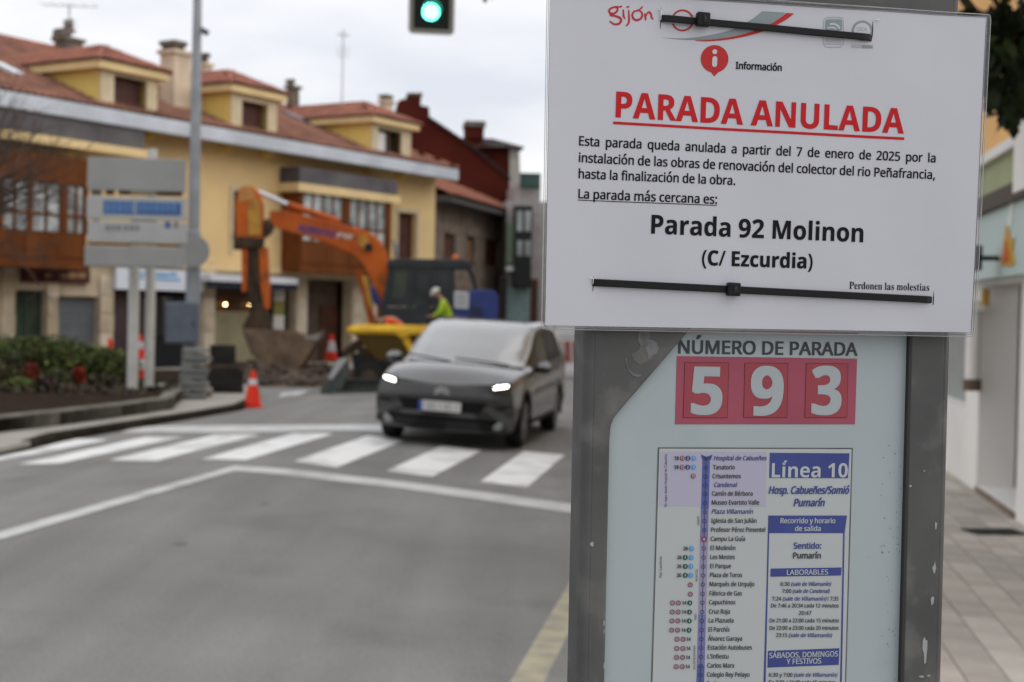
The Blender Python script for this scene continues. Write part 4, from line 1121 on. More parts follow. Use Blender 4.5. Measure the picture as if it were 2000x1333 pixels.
# ---- bare tree at the far left
bt0 = Vector((-10.8, 25.4, SZ - .05))
bt_ = thing('bare_tree', 'leafless winter tree with thin brown twigs at the left edge', 'tree', bt0)
rb2 = random.Random(4)
b = MB(); tw = MB()
def grow(p, d, r, L_, lev):
    q = p + d * L_ * .5 + Vector((rb2.gauss(0, .05), rb2.gauss(0, .05), 0)) * L_; e = q + (d + Vector((rb2.gauss(0, .12), rb2.gauss(0, .12), rb2.gauss(0, .1)))).normalized() * L_ * .5
    (b if lev < 3 else tw).tube([p, q, e], [r, r * .8, r * .6], 6 if lev < 3 else 4)
    if lev < 6:
        for _ in range(3 if lev < 4 else 2):
            nd = (d + Vector((rb2.gauss(0, .5), rb2.gauss(0, .5), rb2.gauss(.08, .35)))).normalized()
            grow(q.lerp(e, rb2.random()), nd, r * .58, L_ * .74, lev + 1)
grow(bt0, Vector((.05, 0, 1)), .11, 2.2, 0)
grow(bt0 + Vector((0, 0, 2.0)), Vector((.6, -.1, .7)).normalized(), .05, 1.7, 2)
grow(bt0 + Vector((0, 0, 1.8)), Vector((.75, .1, .45)).normalized(), .045, 1.6, 2)
for k in range(7): grow(bt0 + Vector((0, 0, 1.6 + .3 * k)), Vector((.7, rb2.uniform(-.3, .3), rb2.uniform(.2, .6))).normalized(), .035, 1.35, 2)
m_tw = M('twig_bark', (.075, .055, .045), .95)
b.build('trunk', m_tw, bt_); tw.build('twigs', m_tw, bt_)
# further buildings of the right-hand side of the street
for k, (a0, a1, h, lab, c_) in enumerate(((16.2, 30, 8.2, 'cream terraced house next beyond the orange building', (.42, .36, .26)), (30.2, 47, 10.5, 'grey brick apartment house further down the right side', (.22, .19, .17)), (47.2, 75, 7.4, 'ochre terraced house farthest down the right side', (.38, .25, .12)))):
    t = thing('street_house', lab, 'house', Rb.p(a0, 0, 0)); mt = M('street_wall_%d' % k, c_, .85, var=.1, scale=.7)
    hl_ = []
    n_ = int((a1 - a0) / 3.2)
    for i in range(n_):
        for f in range(int(h / 3)):
            c = a0 + (i + .5) * (a1 - a0) / n_; hl_.append((c - .6, c + .6, .9 + f * 2.9, 2.3 + f * 2.9))
    wall_holes(Rb, a0, a1, -.1, h, hl_, -.3, 0, 'wall', mt, t)
    for r_ in hl_: window(Rb, r_, 0, t, nx=2, nz=1, pm=m_dglass, fm=m_woodd)
    box_in(Rb, a0, a1, -8, -.31, h - .2, h, 'flat_roof', mt, t); box_in(Rb, a0, a1, -.3, .5, h + .002, h + .25, 'cornice', m_trim, t)
# ================================================================== STREET FURNITURE
m_galv = M('galvanised_steel', (.28, .30, .32), .5, metal=.3, var=.12, scale=3)
m_galvd = M('grey_sign_back', (.29, .295, .29), .6, var=.06, scale=2)
m_pl = M('sign_face_grey', (.38, .39, .385), .5, var=.05)
m_blue = M('sign_blue', (.06, .12, .27), .5)
# lamp column
lb = onz(374, 762, KZ); yl = lb.y
lamp = thing('lamp_column', 'tall grey steel lamp column behind the direction signs', 'lamp post', lb)
tp = lb + Vector((0, 0, 9.2))
b = MB(); b.lathe(lb, (0, 0, 1), [(0, .20), (.02, .20), (.03, .165), (1.0, .16), (1.01, .15), (3.1, .135), (3.12, .115), (9.2, .075)], 10); b.build('column', m_galv, lamp, smooth=False)
b = MB(); b.tube([tp, tp + Vector((.6, -.2, .45)), tp + Vector((1.7, -.6, .55))], [.05, .045, .04], 8); b.build('arm', m_galv, lamp)
b = MB(); b.box(Fr(tp + Vector((1.9, -.68, .55)), (1, -.35, 0)), -.35, .35, -.14, .14, -.06, .07); b.build('lamp_head', m_galv, lamp, bevel=.03)
p1 = D(388, 55, yl); p2 = D(406, 66, yl)
b = MB(); b.tube([D(380, 45, yl), p1], .02, 6); b.tube([p1, p2], [.05, .06], 8); b.build('camera', M('dark_grey_plastic', (.08, .08, .085), .5), lamp)
r0 = D(378, 491, yl - .25)
sg = thing('round_sign', 'round traffic sign seen from its grey back on the lamp column', 'traffic sign', r0)
b = MB(); b.tube([r0 + Vector((0, -.012, 0)), r0 + Vector((0, .012, 0))], 31 / FPX * yl, 28); b.build('sign_plate', m_galvd, sg)
MB().box(W0, r0.x - .1, r0.x + .1, r0.y + .013, yl - .02, r0.z - .03, r0.z + .03).build('bracket', m_galv, sg)
a = D(326, 590, yl - .3); c = D(388, 672, yl - .3)
cb = thing('notice_cabinet', 'blue grey box strapped to the foot of the lamp column', 'cabinet', Vector((a.x, a.y, c.z)))
b = MB(); b.box(W0, a.x, c.x, yl - .42, yl - .18, c.z, a.z); b.build('body', M('blue_grey_paint', (.13, .15, .19), .5, var=.1), cb, bevel=.02)
b = MB(); b.box(W0, a.x + .04, c.x - .04, yl - .432, yl - .421, c.z + .04, a.z - .04); b.build('door', M('blue_grey_paint', (.13, .15, .19), .5), cb, bevel=.01)
MB().box(W0, c.x - .1, c.x - .08, yl - .445, yl - .433, (a.z + c.z) / 2 - .05, (a.z + c.z) / 2 + .05).build('handle', m_black, cb)

# direction sign assembly on two posts
yb_ = onz(258, 757, SZ).y
ds = thing('direction_sign', 'stack of grey and white direction panels on two pale posts', 'direction sign', onz(258, 757, SZ))
m_post = M('pale_post', (.52, .52, .49), .5, var=.08)
for (x0, yt, yb, rr) in ((258.5, 468, 757, .095), (291, 292, 757, .085)):
    A = D(x0, yb, yb_ + (.25 if x0 > 270 else 0)); B = D(x0 + (288.5 - yb * .0) * 0 + 2, yt, A.y)
    MB().tube([Vector((A.x, A.y, SZ - .1)), Vector((A.x, A.y, B.z))], rr, 14).build('post', m_post, ds, smooth=True)
fd = yb_ - .2
DS = Fr(Vector((0, yb_ - .22, 0)), Vector((1, .10, 0)), Vector((.10, -1, 0)))
def dp(x0, x1, y0, y1, mt, nm='panel', o=0, th=.04, parent=ds, arrow=False):
    a0, z1 = DS.px(x0, y0, o); a1, _ = DS.px(x1, y0, o); z0 = DS.px(x0, y1, o)[1]
    if arrow: 
        w = (z1 - z0) / 2; lp = [(a0 + w * .8, z0), (a1, z0), (a1, z1), (a0 + w * .8, z1), (a0, (z0 + z1) / 2)]
        return MB().prism(DS, lp, o, o + th).build(nm, mt, parent, bevel=.012)
    return MB().box(DS, a0, a1, o, o + th, z0, z1).build(nm, mt, parent, bevel=.012)
p = dp(172, 364, 307, 371, m_galvd)
p = dp(170, 366, 383, 428, m_pl)
q = dp(202, 354, 392, 418, m_blue, 'blue_field', .041, .004, p)
m_ltb = M('sign_white_print', (.42, .45, .50), .5)
k = 206
for wv in (9, 8, 10, 7, 9): dp(k, k + wv, 396, 414, m_ltb if 0 else M('sign_pale_blue', (.10, .20, .42), .5), 'lettering', .0455, .002, p); k += wv + 3
dp(262, 266, 392, 418, m_pl, 'divider', .046, .002, p)
k = 270
for wv in (7, 8, 6, 9, 7, 8, 8): dp(k, k + wv, 397, 413, M('sign_pale_blue', (.10, .20, .42), .5), 'lettering', .0455, .002, p); k += wv + 3.5
p = dp(172, 366, 431, 472, m_pl)
m_pgr = M('sign_grey_print', (.20, .20, .20), .6)
k = 206
for wv in (9, 7, 8, 0, 8, 9, 7): 
    if wv: dp(k, k + wv, 440, 451, m_pgr, 'lettering', .041, .002, p)
    k += wv + 3
dp(322, 333, 433, 446, m_blue, 'route_marker', .041, .003, p)
dp(340, 348, 433, 446, m_pgr, 'lettering', .041, .003, p)
p = dp(166, 362, 480, 520, m_galvd)
p = dp(178, 200, 371.5, 382, m_woodd if 0 else m_galvd, 'bracket', -.05, .03)
for (x0, x1, y0, y1) in ((180, 200, 372, 381), (207, 224, 372, 381), (232, 357, 372, 381), (180, 196, 429, 433), (172, 352, 473.5, 479)):
    dp(x0, x1, y0, y1, m_woodd, 'crossbar', -.07, .05)
for y_ in (373, 427, 474): dp(255, 306, y_, y_ + 7, M('cream_clamp', (.34, .29, .18), .6), 'clamp', -.015, .03)

# traffic light hanging on a mast arm
yT = 18.0
tl0 = D(1405, 1000, yT); mast = Vector((D(1405, 0, yT).x, yT, PZ - .0))
tlt = thing('traffic_light', 'traffic light showing green, hanging from a mast arm at the top', 'traffic light', mast)
a = D(797.5, 67, yT); c = D(887, 67, yT); w = (c.x - a.x); x0, x1 = a.x, c.x; zb = (a.z + c.z) / 2; cxm = (x0 + x1) / 2
tilt = Vector((1, .16, 0))
TF = Fr(Vector((cxm, yT, zb)), tilt, Vector((.16, -1, 0)).normalized())
hw = w / 2
def rrect(a0, a1, z0, z1, r, n=5):
    P = []
    for (cx, cz, s) in ((a1 - r, z0 + r, -PI / 2), (a1 - r, z1 - r, 0), (a0 + r, z1 - r, PI / 2), (a0 + r, z0 + r, PI)):
        for k in range(n + 1): P.append((cx + r * math.cos(s + PI / 2 * k / n), cz + r * math.sin(s + PI / 2 * k / n)))
    return P
Hh = 1.32
MB().prism(TF, [rrect(-hw, hw, 0, Hh, .06), rrect(-hw + .058, hw - .058, .058, Hh - .058, .02)], -.02, .012).build('backboard_rim', M('signal_rim', (.24, .225, .20), .6), tlt)
MB().prism(TF, rrect(-hw + .058, hw - .058, .058, Hh - .058, .02), -.02, .0).build('backboard', M('signal_black', (.01, .011, .012), .7), tlt)
MB().box(TF, -.17, .17, -.24, -.021, .14, Hh - .14).build('housing', M('signal_black', (.01, .011, .012)), tlt, bevel=.03)
zg0 = DZ = TF.px(841, 22, .05)[1]
for i, (cl, em, es) in enumerate(((( .05, .9, .6), (.10, 1.0, .62), 9.0), ((.06, .035, .005), None, 0), ((.06, .008, .008), None, 0))):
    zc = zg0 + i * .34; P = TF.p(-.01, 0, zc)
    l_ = MB().lathe(P, TF.n, [(0.001, .105), (.02, .10), (.035, .07), (.045, .001)], 24).build('lens', M('lens_%s' % ('green', 'amber', 'red')[i], cl, .3, emit=em, estr=es), tlt, smooth=True)
    b = MB(); seg = 22; pr = []
    V = []
    for k in range(seg + 1):
        an = -.35 + (PI + .7) * k / seg
        for (o_, rr) in ((0.002, .125), (.20, .125), (.20, .118), (0.002, .118)):
            V.append(P + TF.u * (rr * math.cos(an)) + Vector((0, 0, rr * math.sin(an))) + TF.n * (o_ * (1 if math.sin(an) > -.3 else .5)))
    b.add(V, [(4 * k + j, 4 * k + (j + 1) % 4, 4 * k + 4 + (j + 1) % 4, 4 * k + 4 + j) for k in range(seg) for j in range(4)])
    b.build('visor', M('signal_black', (.01, .011, .012)), tlt)
arm_z = zb + Hh + .35
b = MB(); b.tube([mast, mast + Vector((0, 0, arm_z - 1.2)), Vector((mast.x - .25, yT + .05, arm_z - .3)), Vector((mast.x - 1.0, yT + .08, arm_z + .1)), Vector((cxm - .4, yT + .1, arm_z + .12))], [.11, .09, .08, .07, .05], 12)
b.build('mast_arm', m_galv, tlt, smooth=True)
MB().tube([Vector((cxm, yT + .1, arm_z + .12)), Vector((cxm, yT + .1, zb + Hh - .2))], .03, 8).build('hanger', m_galv, tlt)

# cones
m_or_c = M('cone_orange', (.72, .035, .012), .45); m_wc = M('cone_white', (.55, .55, .55), .5); m_blkr = M('rubber', (.02, .018, .016), .8)
def cone(P, h, label, br=.17, grime=False, bands=((.62, .80),)):
    t = thing('traffic_cone', label, 'traffic cone', P, 'orange traffic cones of the roadworks')
    MB().box(Fr(P, (1, .2, 0)), -br * 1.15, br * 1.15, -br * 1.15, br * 1.15, 0, .04).build('base', m_or_c if not grime else m_blkr, t, bevel=.01)
    r0, r1 = br, .035
    def rr(u): return r0 + (r1 - r0) * u
    cuts = [0.03]
    for s, e in bands: cuts += [s, e]
    cuts.append(1.0)
    for i in range(len(cuts) - 1):
        s, e = cuts[i], cuts[i + 1]
        ex = .003 if i % 2 else 0
        MB().lathe(P, (0, 0, 1), [(.04 + (h - .04) * s, rr(s) + ex), (.04 + (h - .04) * e, rr(e) + ex)], 20).build('sleeve' if i % 2 else 'cone_body', m_wc if i % 2 else m_or_c, t, smooth=True)
    return t
P = G(493, 797); cone(P, (797 - 724) / FPX * P.y, 'orange cone with grey band standing on the road beside the kerb', br=.15, bands=((.60, .76),))
P = onz(647, 709, KZ); P = D(647, 709, 36.5); P.z = .45; cone(P, (709 - 658) / FPX * P.y, 'red and white cone on the rubble between bucket and dumper', br=.16, bands=((.3, .72),))
P = D(272, 755, 29.2); P.z = KZ; h = D(272, 654, 29.2).z - KZ
cone(P, h, 'tall orange and white striped cone seen between the two sign posts', br=.2, bands=((.30, .50), (.72, .86)))
P = D(215, 690, 29.8); P.z = KZ; cone(P, D(215, 661, 29.8).z - KZ, 'orange cone peeping over the right end of the hedge', br=.16, bands=((.3, .6),))

# stacked grey barrier feet, black crates, white bag
P = onz(378, 778, KZ)
st = thing('barrier_feet_stack', 'leaning stack of grey slotted barrier feet at the island corner', 'barrier feet', P)
m_conc = M('grey_block', (.17, .178, .17), .8, var=.15, scale=3)
hz_ = (778 - 680) / FPX * P.y / 4
for i in range(4):
    F_ = Fr(P + Vector((.02 * i, 0, i * hz_)), (1, .25 + .06 * (i % 2), 0))
    MB().prism(F_, [[(-.26, .01), (.22 + .03 * (i % 2), .01), (.22, hz_ * .45), (-.08, hz_ * .5), (-.08, hz_ * .68), (.20, hz_ * .72), (.2, hz_ * .97), (-.26, hz_ * .97)]], -.3, .3).build('block', m_conc, st, bevel=.02)
P = D(440, 776, 27.5); P.z = KZ
cs = thing('crate_stack', 'two dark crates stacked behind the orange cone', 'crates', P)
m_crate = M('dark_crate', (.022, .02, .018), .8, var=.2); m_crb = M('brown_crate', (.075, .055, .042), .8, var=.25)
w = 30 / FPX * 27.5; F_ = Fr(P, (1, .2, 0))
zz = [(0, .42, m_crate), (.42, .54, m_crb), (.54, .90, m_crate)]
for k, (z0, z1, mt) in enumerate(zz):
    sx_ = w * (1.15 if k < 2 else .82); x_ = .0 if k < 2 else -.06
    b = MB(); t_ = .04
    b.box(F_, x_ - sx_, x_ + sx_, -.3, .3, z0 + .004, z0 + .05); b.box(F_, x_ - sx_, x_ - sx_ + t_, -.3, .3, z0 + .05, z1)
    b.box(F_, x_ + sx_ - t_, x_ + sx_, -.3, .3, z0 + .05, z1); b.box(F_, x_ - sx_ + t_, x_ + sx_ - t_, -.3, -.3 + t_, z0 + .05, z1); b.box(F_, x_ - sx_ + t_, x_ + sx_ - t_, .3 - t_, .3, z0 + .05, z1)
    b.build('crate', mt, cs)
    box_in(F_, x_ - sx_ * .7, x_ + sx_ * .7, .301, .32, z0 + (z1 - z0) * .3, z0 + (z1 - z0) * .6, 'handle', m_black, cs)
P = onz(318, 772, KZ)
bg_ = MB().blob(Vector((P.x, P.y, KZ + .1)), (.20, .15, .115), 14, .06).build('white_bag', M('white_sack', (.40, .36, .33), .9, var=.1), None, smooth=True, loc=P)
tag(bg_, 'small pinkish white sack lying at the corner of the planted bed', 'sack')
P = onz(402, 775, KZ)
bg_ = MB().blob(Vector((P.x, P.y, KZ + .09)), (.14, .12, .10), 12, .1).build('stone_lump', M('pale_lump', (.26, .23, .20), .9, var=.15), None, smooth=True, loc=P)
tag(bg_, 'pale lump of stone at the foot of the grey block stack', 'stone')

# dug-up ground: rubble mound
rm = random.Random(9)
m_rb = M('rubble', (.13, .10, .078), 1.0, c2=(.05, .038, .03), scale=3, bump=1, bscale=9)
b = MB()
for i in range(420):
    px = rm.uniform(396, 690); yy = rm.uniform(32.0, 37.5)
    X = D(px, 700, yy).x; env = max(0, 1 - abs((px - 545) / 165) ** 3) * max(0, 1 - abs((yy - 34.6) / 3.0) ** 2)
    z = rm.uniform(0, .36) * env
    s = rm.uniform(.07, .24)
    b.blob((X, yy, z), (s, s * .9, s * .7), 6, .3, rm)
nx_, ny_ = 40, 16; V = []
for j in range(ny_ + 1):
    for i in range(nx_ + 1):
        px = 380 + 320 * i / nx_; yy = 31.6 + 6.4 * j / ny_; X = D(px, 700, yy).x
        env = max(0, 1 - abs((px - 540) / 162) ** 3) * max(0, 1 - abs((yy - 34.8) / 3.2) ** 2)
        V.append((X, yy, env * (.28 + rm.uniform(-.1, .12)) - .02))
b.add(V, [(j * (nx_ + 1) + i, j * (nx_ + 1) + i + 1, (j + 1) * (nx_ + 1) + i + 1, (j + 1) * (nx_ + 1) + i) for j in range(ny_) for i in range(nx_)])
o = kind(b.build('rubble', m_rb), 'stuff', 'heap of dug up brown earth and broken stone under the bucket')

# plastic barriers beyond the car
m_rw = M('barrier_red', (.36, .03, .025), .5); m_ww = M('barrier_white', (.50, .50, .49), .5)
def barrier(px0, px1, yb, yt, lab):
    A = G(px0, yb); h = (yb - yt) / FPX * A.y; B = D(px1, yb + 1, A.y + .35); B.z = A.z
    F_ = Fr(A, B - A, Vector(((B - A).y, -(B - A).x, 0))); L_ = (B - A).length
    t = thing('road_barrier', lab, 'barrier', A, 'red and white barriers closing the works')
    MB().prism(Fr(A, Vector(((B - A).y, -(B - A).x, 0)), B - A), [(-.28, 0), (.28, 0), (.24, .15), (.10, .35), (.07, h), (-.07, h), (-.10, .35), (-.24, .15)], 0, L_).build('barrier_body', m_ww, t, bevel=.01)
    n_ = 3
    for k in range(n_):
        c = L_ * (k + .25) / n_; w = L_ / n_ * .42
        MB().prism(F_, [(c, .38), (c + w, .38), (c + w * .6, h - .04), (c - w * .4, h - .04)], .105, .125).build('red_stripe', m_rw, t)
    return t
barrier(1082, 1128, 736, 663, 'red striped white barrier just right of the car')
barrier(1132, 1210, 738, 664, 'second striped barrier hidden behind the bus stop post')
A = G(1070, 700); F_ = Fr(Vector((D(1070, 640, 44).x, 44, 0)), (1, .05, 0))
fn = thing('site_fence', 'grey wire site fence panel behind the striped barriers', 'fence', F_.O)
b = MB()
for k in range(24): b.box(F_, k * .12, k * .12 + .02, -.01, .01, .15, 1.75)
b.build('wire_mesh', m_galvd, fn)
for z in (.12, 1.0, 1.75): box_in(F_, 0, 2.9, -.02, .02, z, z + .05, 'rail', m_galv, fn)
for a in (0, 2.88): box_in(F_, a, a + .04, -.022, .022, 0, 1.85, 'post', m_galv, fn)
# ================================================================== EXCAVATOR
yX = 35.5
X = Fr(Vector((0, yX, 0)), Vector((1, .05, 0)), Vector((.05, -1, 0)))
m_exo = M('excavator_orange', (.58, .13, .022), .6, spec=.1, c2=(.34, .075, .02), grime=((.13, .065, .03), 2.6, .52, .72), scale=1.3, detail=8, lo=.3, hi=.6)
m_exy = M('worn_ochre_yellow', (.50, .27, .045), .5, c2=(.32, .14, .03), scale=3, lo=.35, hi=.6)
m_mud = M('muddy_steel', (.085, .055, .035), .85, c2=(.035, .026, .02), scale=3.5, detail=9, bump=.4)
m_bkt = M('bucket_steel', (.22, .145, .095), .75, c2=(.10, .07, .05), scale=2.2, detail=8, bump=.3)
m_rod = M('chrome_rod', (.62, .63, .66), .3, metal=.4)
m_cab = M('cab_grey', (.032, .038, .042), .5, var=.15); m_cglass = M('cab_glass', (.028, .036, .034), .12, c2=(.008, .010, .010), scale=1.2, spec=.3, lo=.42, hi=.6)
m_exb = M('engine_blue', (.035, .055, .20), .45, var=.12)
ex = thing('excavator', 'orange excavator with raised boom, grey cab and muddy bucket digging up the street', 'excavator', Vector((D(840, 600, yX).x, yX, 0)))
def xp(l, o=0): return [X.px(x, y, o) for x, y in l]
def xprism(l, o0, o1, nm, mt, parent=ex, bevel=0.02):
    return MB().prism(X, xp(l, (o0 + o1) / 2), o0, o1).build(nm, mt, parent, bevel=bevel)
boom = [(528, 413), (560, 413), (603, 424), (658, 435), (698, 446), (726, 457), (744, 472), (755, 494), (759, 520), (757, 553), (750, 590), (748, 640), (735, 640), (737, 600), (733, 566), (722, 541), (710, 517), (694, 501), (658, 484), (603, 463), (560, 453), (528, 440)]
bo = xprism(boom, -.17, .17, 'boom', m_exo, bevel=.03)
# lettering on the boom, flat print
BF = Fr(X.p(0, .172, 0), X.u, X.n)
def bl_(s, p0, p1, cap, mt): return letter(BF, s, p0, p1, cap, mt, bo, 'lettering', 'heavy', 0.01, off=.004, shear=.25)
bl_('KOMATSU', (581, 451), (652, 465), 13, M('decal_blue', (.05, .045, .20), .5))
bl_('PW', (657, 464), (687, 468), 10, M('decal_white', (.55, .50, .48), .5))
xprism([(700, 459), (716, 462), (722, 478), (712, 488), (700, 478)], .171, .19, 'decal_patch', m_exy, bo, 0)
MB().lathe(X.p(*[(lambda q: q[0])(X.px(720, 483, .17)), .172, X.px(720, 483, .17)[1]]), X.n, [(0, .10), (.06, .10), (.07, .04)], 14).build('pivot_pin', m_black, bo)
xprism([(694, 530), (704, 520), (716, 560), (726, 600), (737, 640), (722, 640), (708, 580)], -.30, -.19, 'boom_cylinder', m_exo)
xprism([(706, 540), (716, 540), (731, 602), (722, 606)], .19, .30, 'boom_cylinder', m_exy)
xprism([(722, 558), (732, 562), (744, 590), (741, 602), (727, 590)], .30, .33, 'hose_guard', m_exb)
# arm cylinder
def xt(p, q, r, o, nm, mt, parent=ex): 
    A = X.px(*p, o); B = X.px(*q, o); return MB().tube([X.p(A[0], o, A[1]), X.p(B[0], o, B[1])], r, 12).build(nm, mt, parent, smooth=True)
cy = xt((562, 400), (664, 434), .088, 0.0, 'arm_cylinder', m_exo)
xt((503, 375), (565, 401), .055, 0.0, 'cylinder_rod', m_rod, cy)
xt((664, 434), (690, 441), .04, 0, 'hose', m_black, cy)
# arm
arm = xprism([(466, 372), (478, 364), (493, 364), (506, 374), (514, 400), (516, 470), (505, 482), (470, 482), (462, 462), (461, 400)], -.15, .15, 'arm', m_exo, bevel=.03)
xprism([(484, 392), (500, 386), (508, 400), (511, 458), (486, 460)], .151, .165, 'wear_patch', m_exy, arm, 0)
xprism([(466, 372), (478, 364), (493, 364), (500, 385), (482, 392), (468, 398)], .151, .167, 'wear_patch', M('sunbleached_orange', (.50, .22, .07), .6, var=.15), arm, 0)
xprism([(455, 462), (516, 466), (514, 486), (462, 484)], -.22, .2, 'arm_guard', m_mud, arm)
xprism([(473, 483), (486, 483), (484, 540), (482, 570), (474, 572)], -.2, .12, 'arm_side', m_exo, arm)
xprism([(506, 483), (523, 484), (527, 560), (526, 604), (518, 604), (510, 560)], -.18, .16, 'arm_side', m_exo, arm)
xprism([(486, 484), (506, 484), (512, 560), (520, 606), (516, 628), (496, 634), (488, 600), (484, 540)], -.12, .10, 'arm_middle', m_mud, arm)
xt((497, 490), (503, 560), .05, .15, 'bucket_cylinder', m_mud, arm)
xprism([(518, 466), (530, 455), (536, 440), (528, 428), (518, 430)], -.2, .19, 'arm_pivot', m_mud, arm)
xprism([(494, 600), (518, 590), (532, 640), (523, 652), (486, 648), (474, 640)], -.16, .14, 'bucket_link', m_mud)
# bucket: curved shell open towards the upper right, side plates and teeth
shell = [(478, 642), (486, 662), (497, 690), (520, 712), (548, 728), (575, 735), (596, 710), (612, 684), (629, 656)]
inner = [(622, 655), (606, 682), (590, 704), (573, 725), (551, 719), (526, 704), (505, 684), (494, 660), (487, 644)]
bw = .62
bk = MB().prism(X, xp(shell + inner, 0), -bw, bw).build('bucket', m_bkt, ex, bevel=.012)
side = [(478, 642), (486, 662), (497, 690), (520, 712), (548, 728), (575, 735), (596, 710), (612, 684), (629, 656), (600, 657), (560, 646), (531, 644)]
for (a, c_) in ((bw + .002, bw + .035), (-bw - .035, -bw - .002)):
    MB().prism(X, xp(side, 0), a, c_).build('side_plate', m_bkt, bk, bevel=.01)
MB().prism(X, xp([(598, 657), (632, 650), (626, 664), (600, 662)], 0), bw + .04, bw + .06).build('cutting_edge', M('worn_edge_steel', (.30, .28, .26), .5, metal=.3), bk)
for k in range(5):
    o_ = -bw + .1 + k * .27
    MB().prism(X, xp([(622, 652), (634, 642), (632, 655), (626, 662)], o_), o_ - .04, o_ + .04).build('tooth', m_bkt, bk)
xprism([(505, 700), (530, 702), (545, 728), (520, 722)], -.3, .3, 'bucket_bracket', m_mud, ex)
# cab
cab = MB()
cl = [(762, 515), (752, 560), (744, 640)]
body = xprism([(745, 600), (890, 600), (905, 640), (742, 640)], -1.0, .9, 'cab_base', m_cab)
b = MB()
b.prism(X, xp([(758, 511), (768, 507), (905, 508), (920, 512), (921, 522), (915, 526), (757, 525)], .4), -.75, .92)
b.build('cab_roof', m_cab, ex, bevel=.03)
for l in ([(760, 526), (767, 526), (752, 600), (744, 600)], [(802, 526), (809, 526), (803, 600), (796, 600)], [(845, 526), (852, 526), (853, 600), (846, 600)], [(880, 526), (888, 526), (890, 600), (882, 600)]):
    for (a, c_) in ((.82, .9), (-.75, -.68)): MB().prism(X, xp(l, .86), a, c_).build('cab_pillar', m_cab, ex)
b = MB(); b.prism(X, xp([(766, 527), (880, 527), (882, 599), (752, 599)], .84), .80, .82); g1 = b.build('side_window', m_cglass, ex)
xprism([(772, 530), (800, 530), (792, 580), (766, 582)], .821, .825, 'window_reflection', M('green_reflection', (.07, .085, .05), .2, c2=(.03, .045, .035), scale=2), ex, 0)  # greenish reflection in the cab glass, laid on as a coloured patch
b = MB(); b.prism(X, xp([(762, 527), (768, 527), (756, 598), (748, 598)], .1), -.68, .8); b.build('front_window', m_cglass, ex)
xprism([(815, 560), (835, 552), (842, 575), (840, 600), (812, 600)], -.1, .3, 'seat', M('seat_grey', (.07, .07, .075), .8), ex)
xprism([(888, 527), (880, 527), (882, 599), (890, 599)], -.68, .8, 'rear_window', m_cglass, ex)
ga_ = [(918, 524), (925, 540), (932, 570), (934, 600)]
A = [X.px(x, y, .8) for x, y in ga_]
MB().tube([X.p(a, .8, z) for a, z in A], .035, 8).build('guard_rail', m_cab, ex)
MB().tube([X.p(a, -.5, z) for a, z in A], .035, 8).build('guard_rail', m_cab, ex)
q = X.px(889, 508, .3)
MB().lathe(X.p(q[0], .3, q[1]), (0, 0, 1), [(0, .085), (.08, .085), (.12, .05), (.125, .001)], 12).build('beacon', M('beacon_orange', (.65, .14, .02), .3), ex, smooth=True)
xt((776, 520), (768, 468), .015, .6, 'mirror_arm', m_black)
xprism([(768, 476), (777, 474), (778, 500), (769, 502)], .55, .6, 'mirror', M('mirror_grey', (.30, .32, .34), .2), ex)
# engine body and counterweight
xprism([(886, 572), (940, 567), (962, 569), (970, 580), (970, 640), (886, 640)], -1.15, .95, 'engine_cover', m_exb, bevel=.05)
xprism([(916, 598), (942, 598), (944, 636), (917, 636)], .951, .965, 'grille', M('grille_grey', (.05, .05, .06), .8), ex, 0)
for k in range(6): xprism([(918, 601 + k * 6), (942, 601 + k * 6), (942, 603 + k * 6), (918, 603 + k * 6)], .966, .985, 'grille_slat', m_exb, ex, 0)
xprism([(887, 569), (916, 571), (915, 604), (887, 602)], .955, .985, 'white_panel', M('white_panel', (.50, .52, .56), .6), ex, .005)
for k in range(4): xprism([(891, 576 + k * 6), (911, 577 + k * 6), (911, 579 + k * 6), (891, 578 + k * 6)], .986, .988, 'printed_line', m_pgr, ex, 0)
# undercarriage: slewing ring, tracks
xprism([(790, 640), (930, 640), (925, 656), (795, 656)], -.6, .6, 'slewing_ring', m_mud)
cx0 = X.px(840, 700, 0)[0]
for s in (-1, 1):
    lp = [(cx0 + x, z) for x, z in rrect(-1.55, 1.55, .0, .78, .36, 6)]
    t_ = MB().prism(X, lp, s * .95 - .25, s * .95 + .25).build('track', m_mud, ex)
    for k in range(20):
        x = cx0 - 1.4 + k * .147; box_in(X, x, x + .09, s * .95 - .27, s * .95 + .27, .78, .82, 'track_shoe', m_mud, t_)
    for k in range(5):
        P = X.p(cx0 - 1.1 + k * .55, s * .95 + .26, .32); MB().lathe(P, X.n, [(0, .17), (.04, .17), (.05, .05)], 12).build('roller', m_mud, t_)

# ================================================================== YELLOW DUMPER with front loader bucket
yD = 30.0
Y = Fr(Vector((0, yD, 0)), Vector((1, -.03, 0)), Vector((-.03, -1, 0)))
du = thing('site_dumper', 'small yellow site dumper with black chassis and front bucket behind the grey car', 'dumper', Vector((D(760, 700, yD).x, yD, 0)))
m_dy = M('dumper_yellow', (.78, .50, .03), .45, c2=(.60, .33, .025), scale=2.2, lo=.35, hi=.6)
def yprism(l, o0, o1, nm, mt, parent=du, bevel=.015):
    om = (o0 + o1) / 2
    return MB().prism(Y, [Y.px(x, y, om) for x, y in l], o0, o1).build(nm, mt, parent, bevel=bevel)
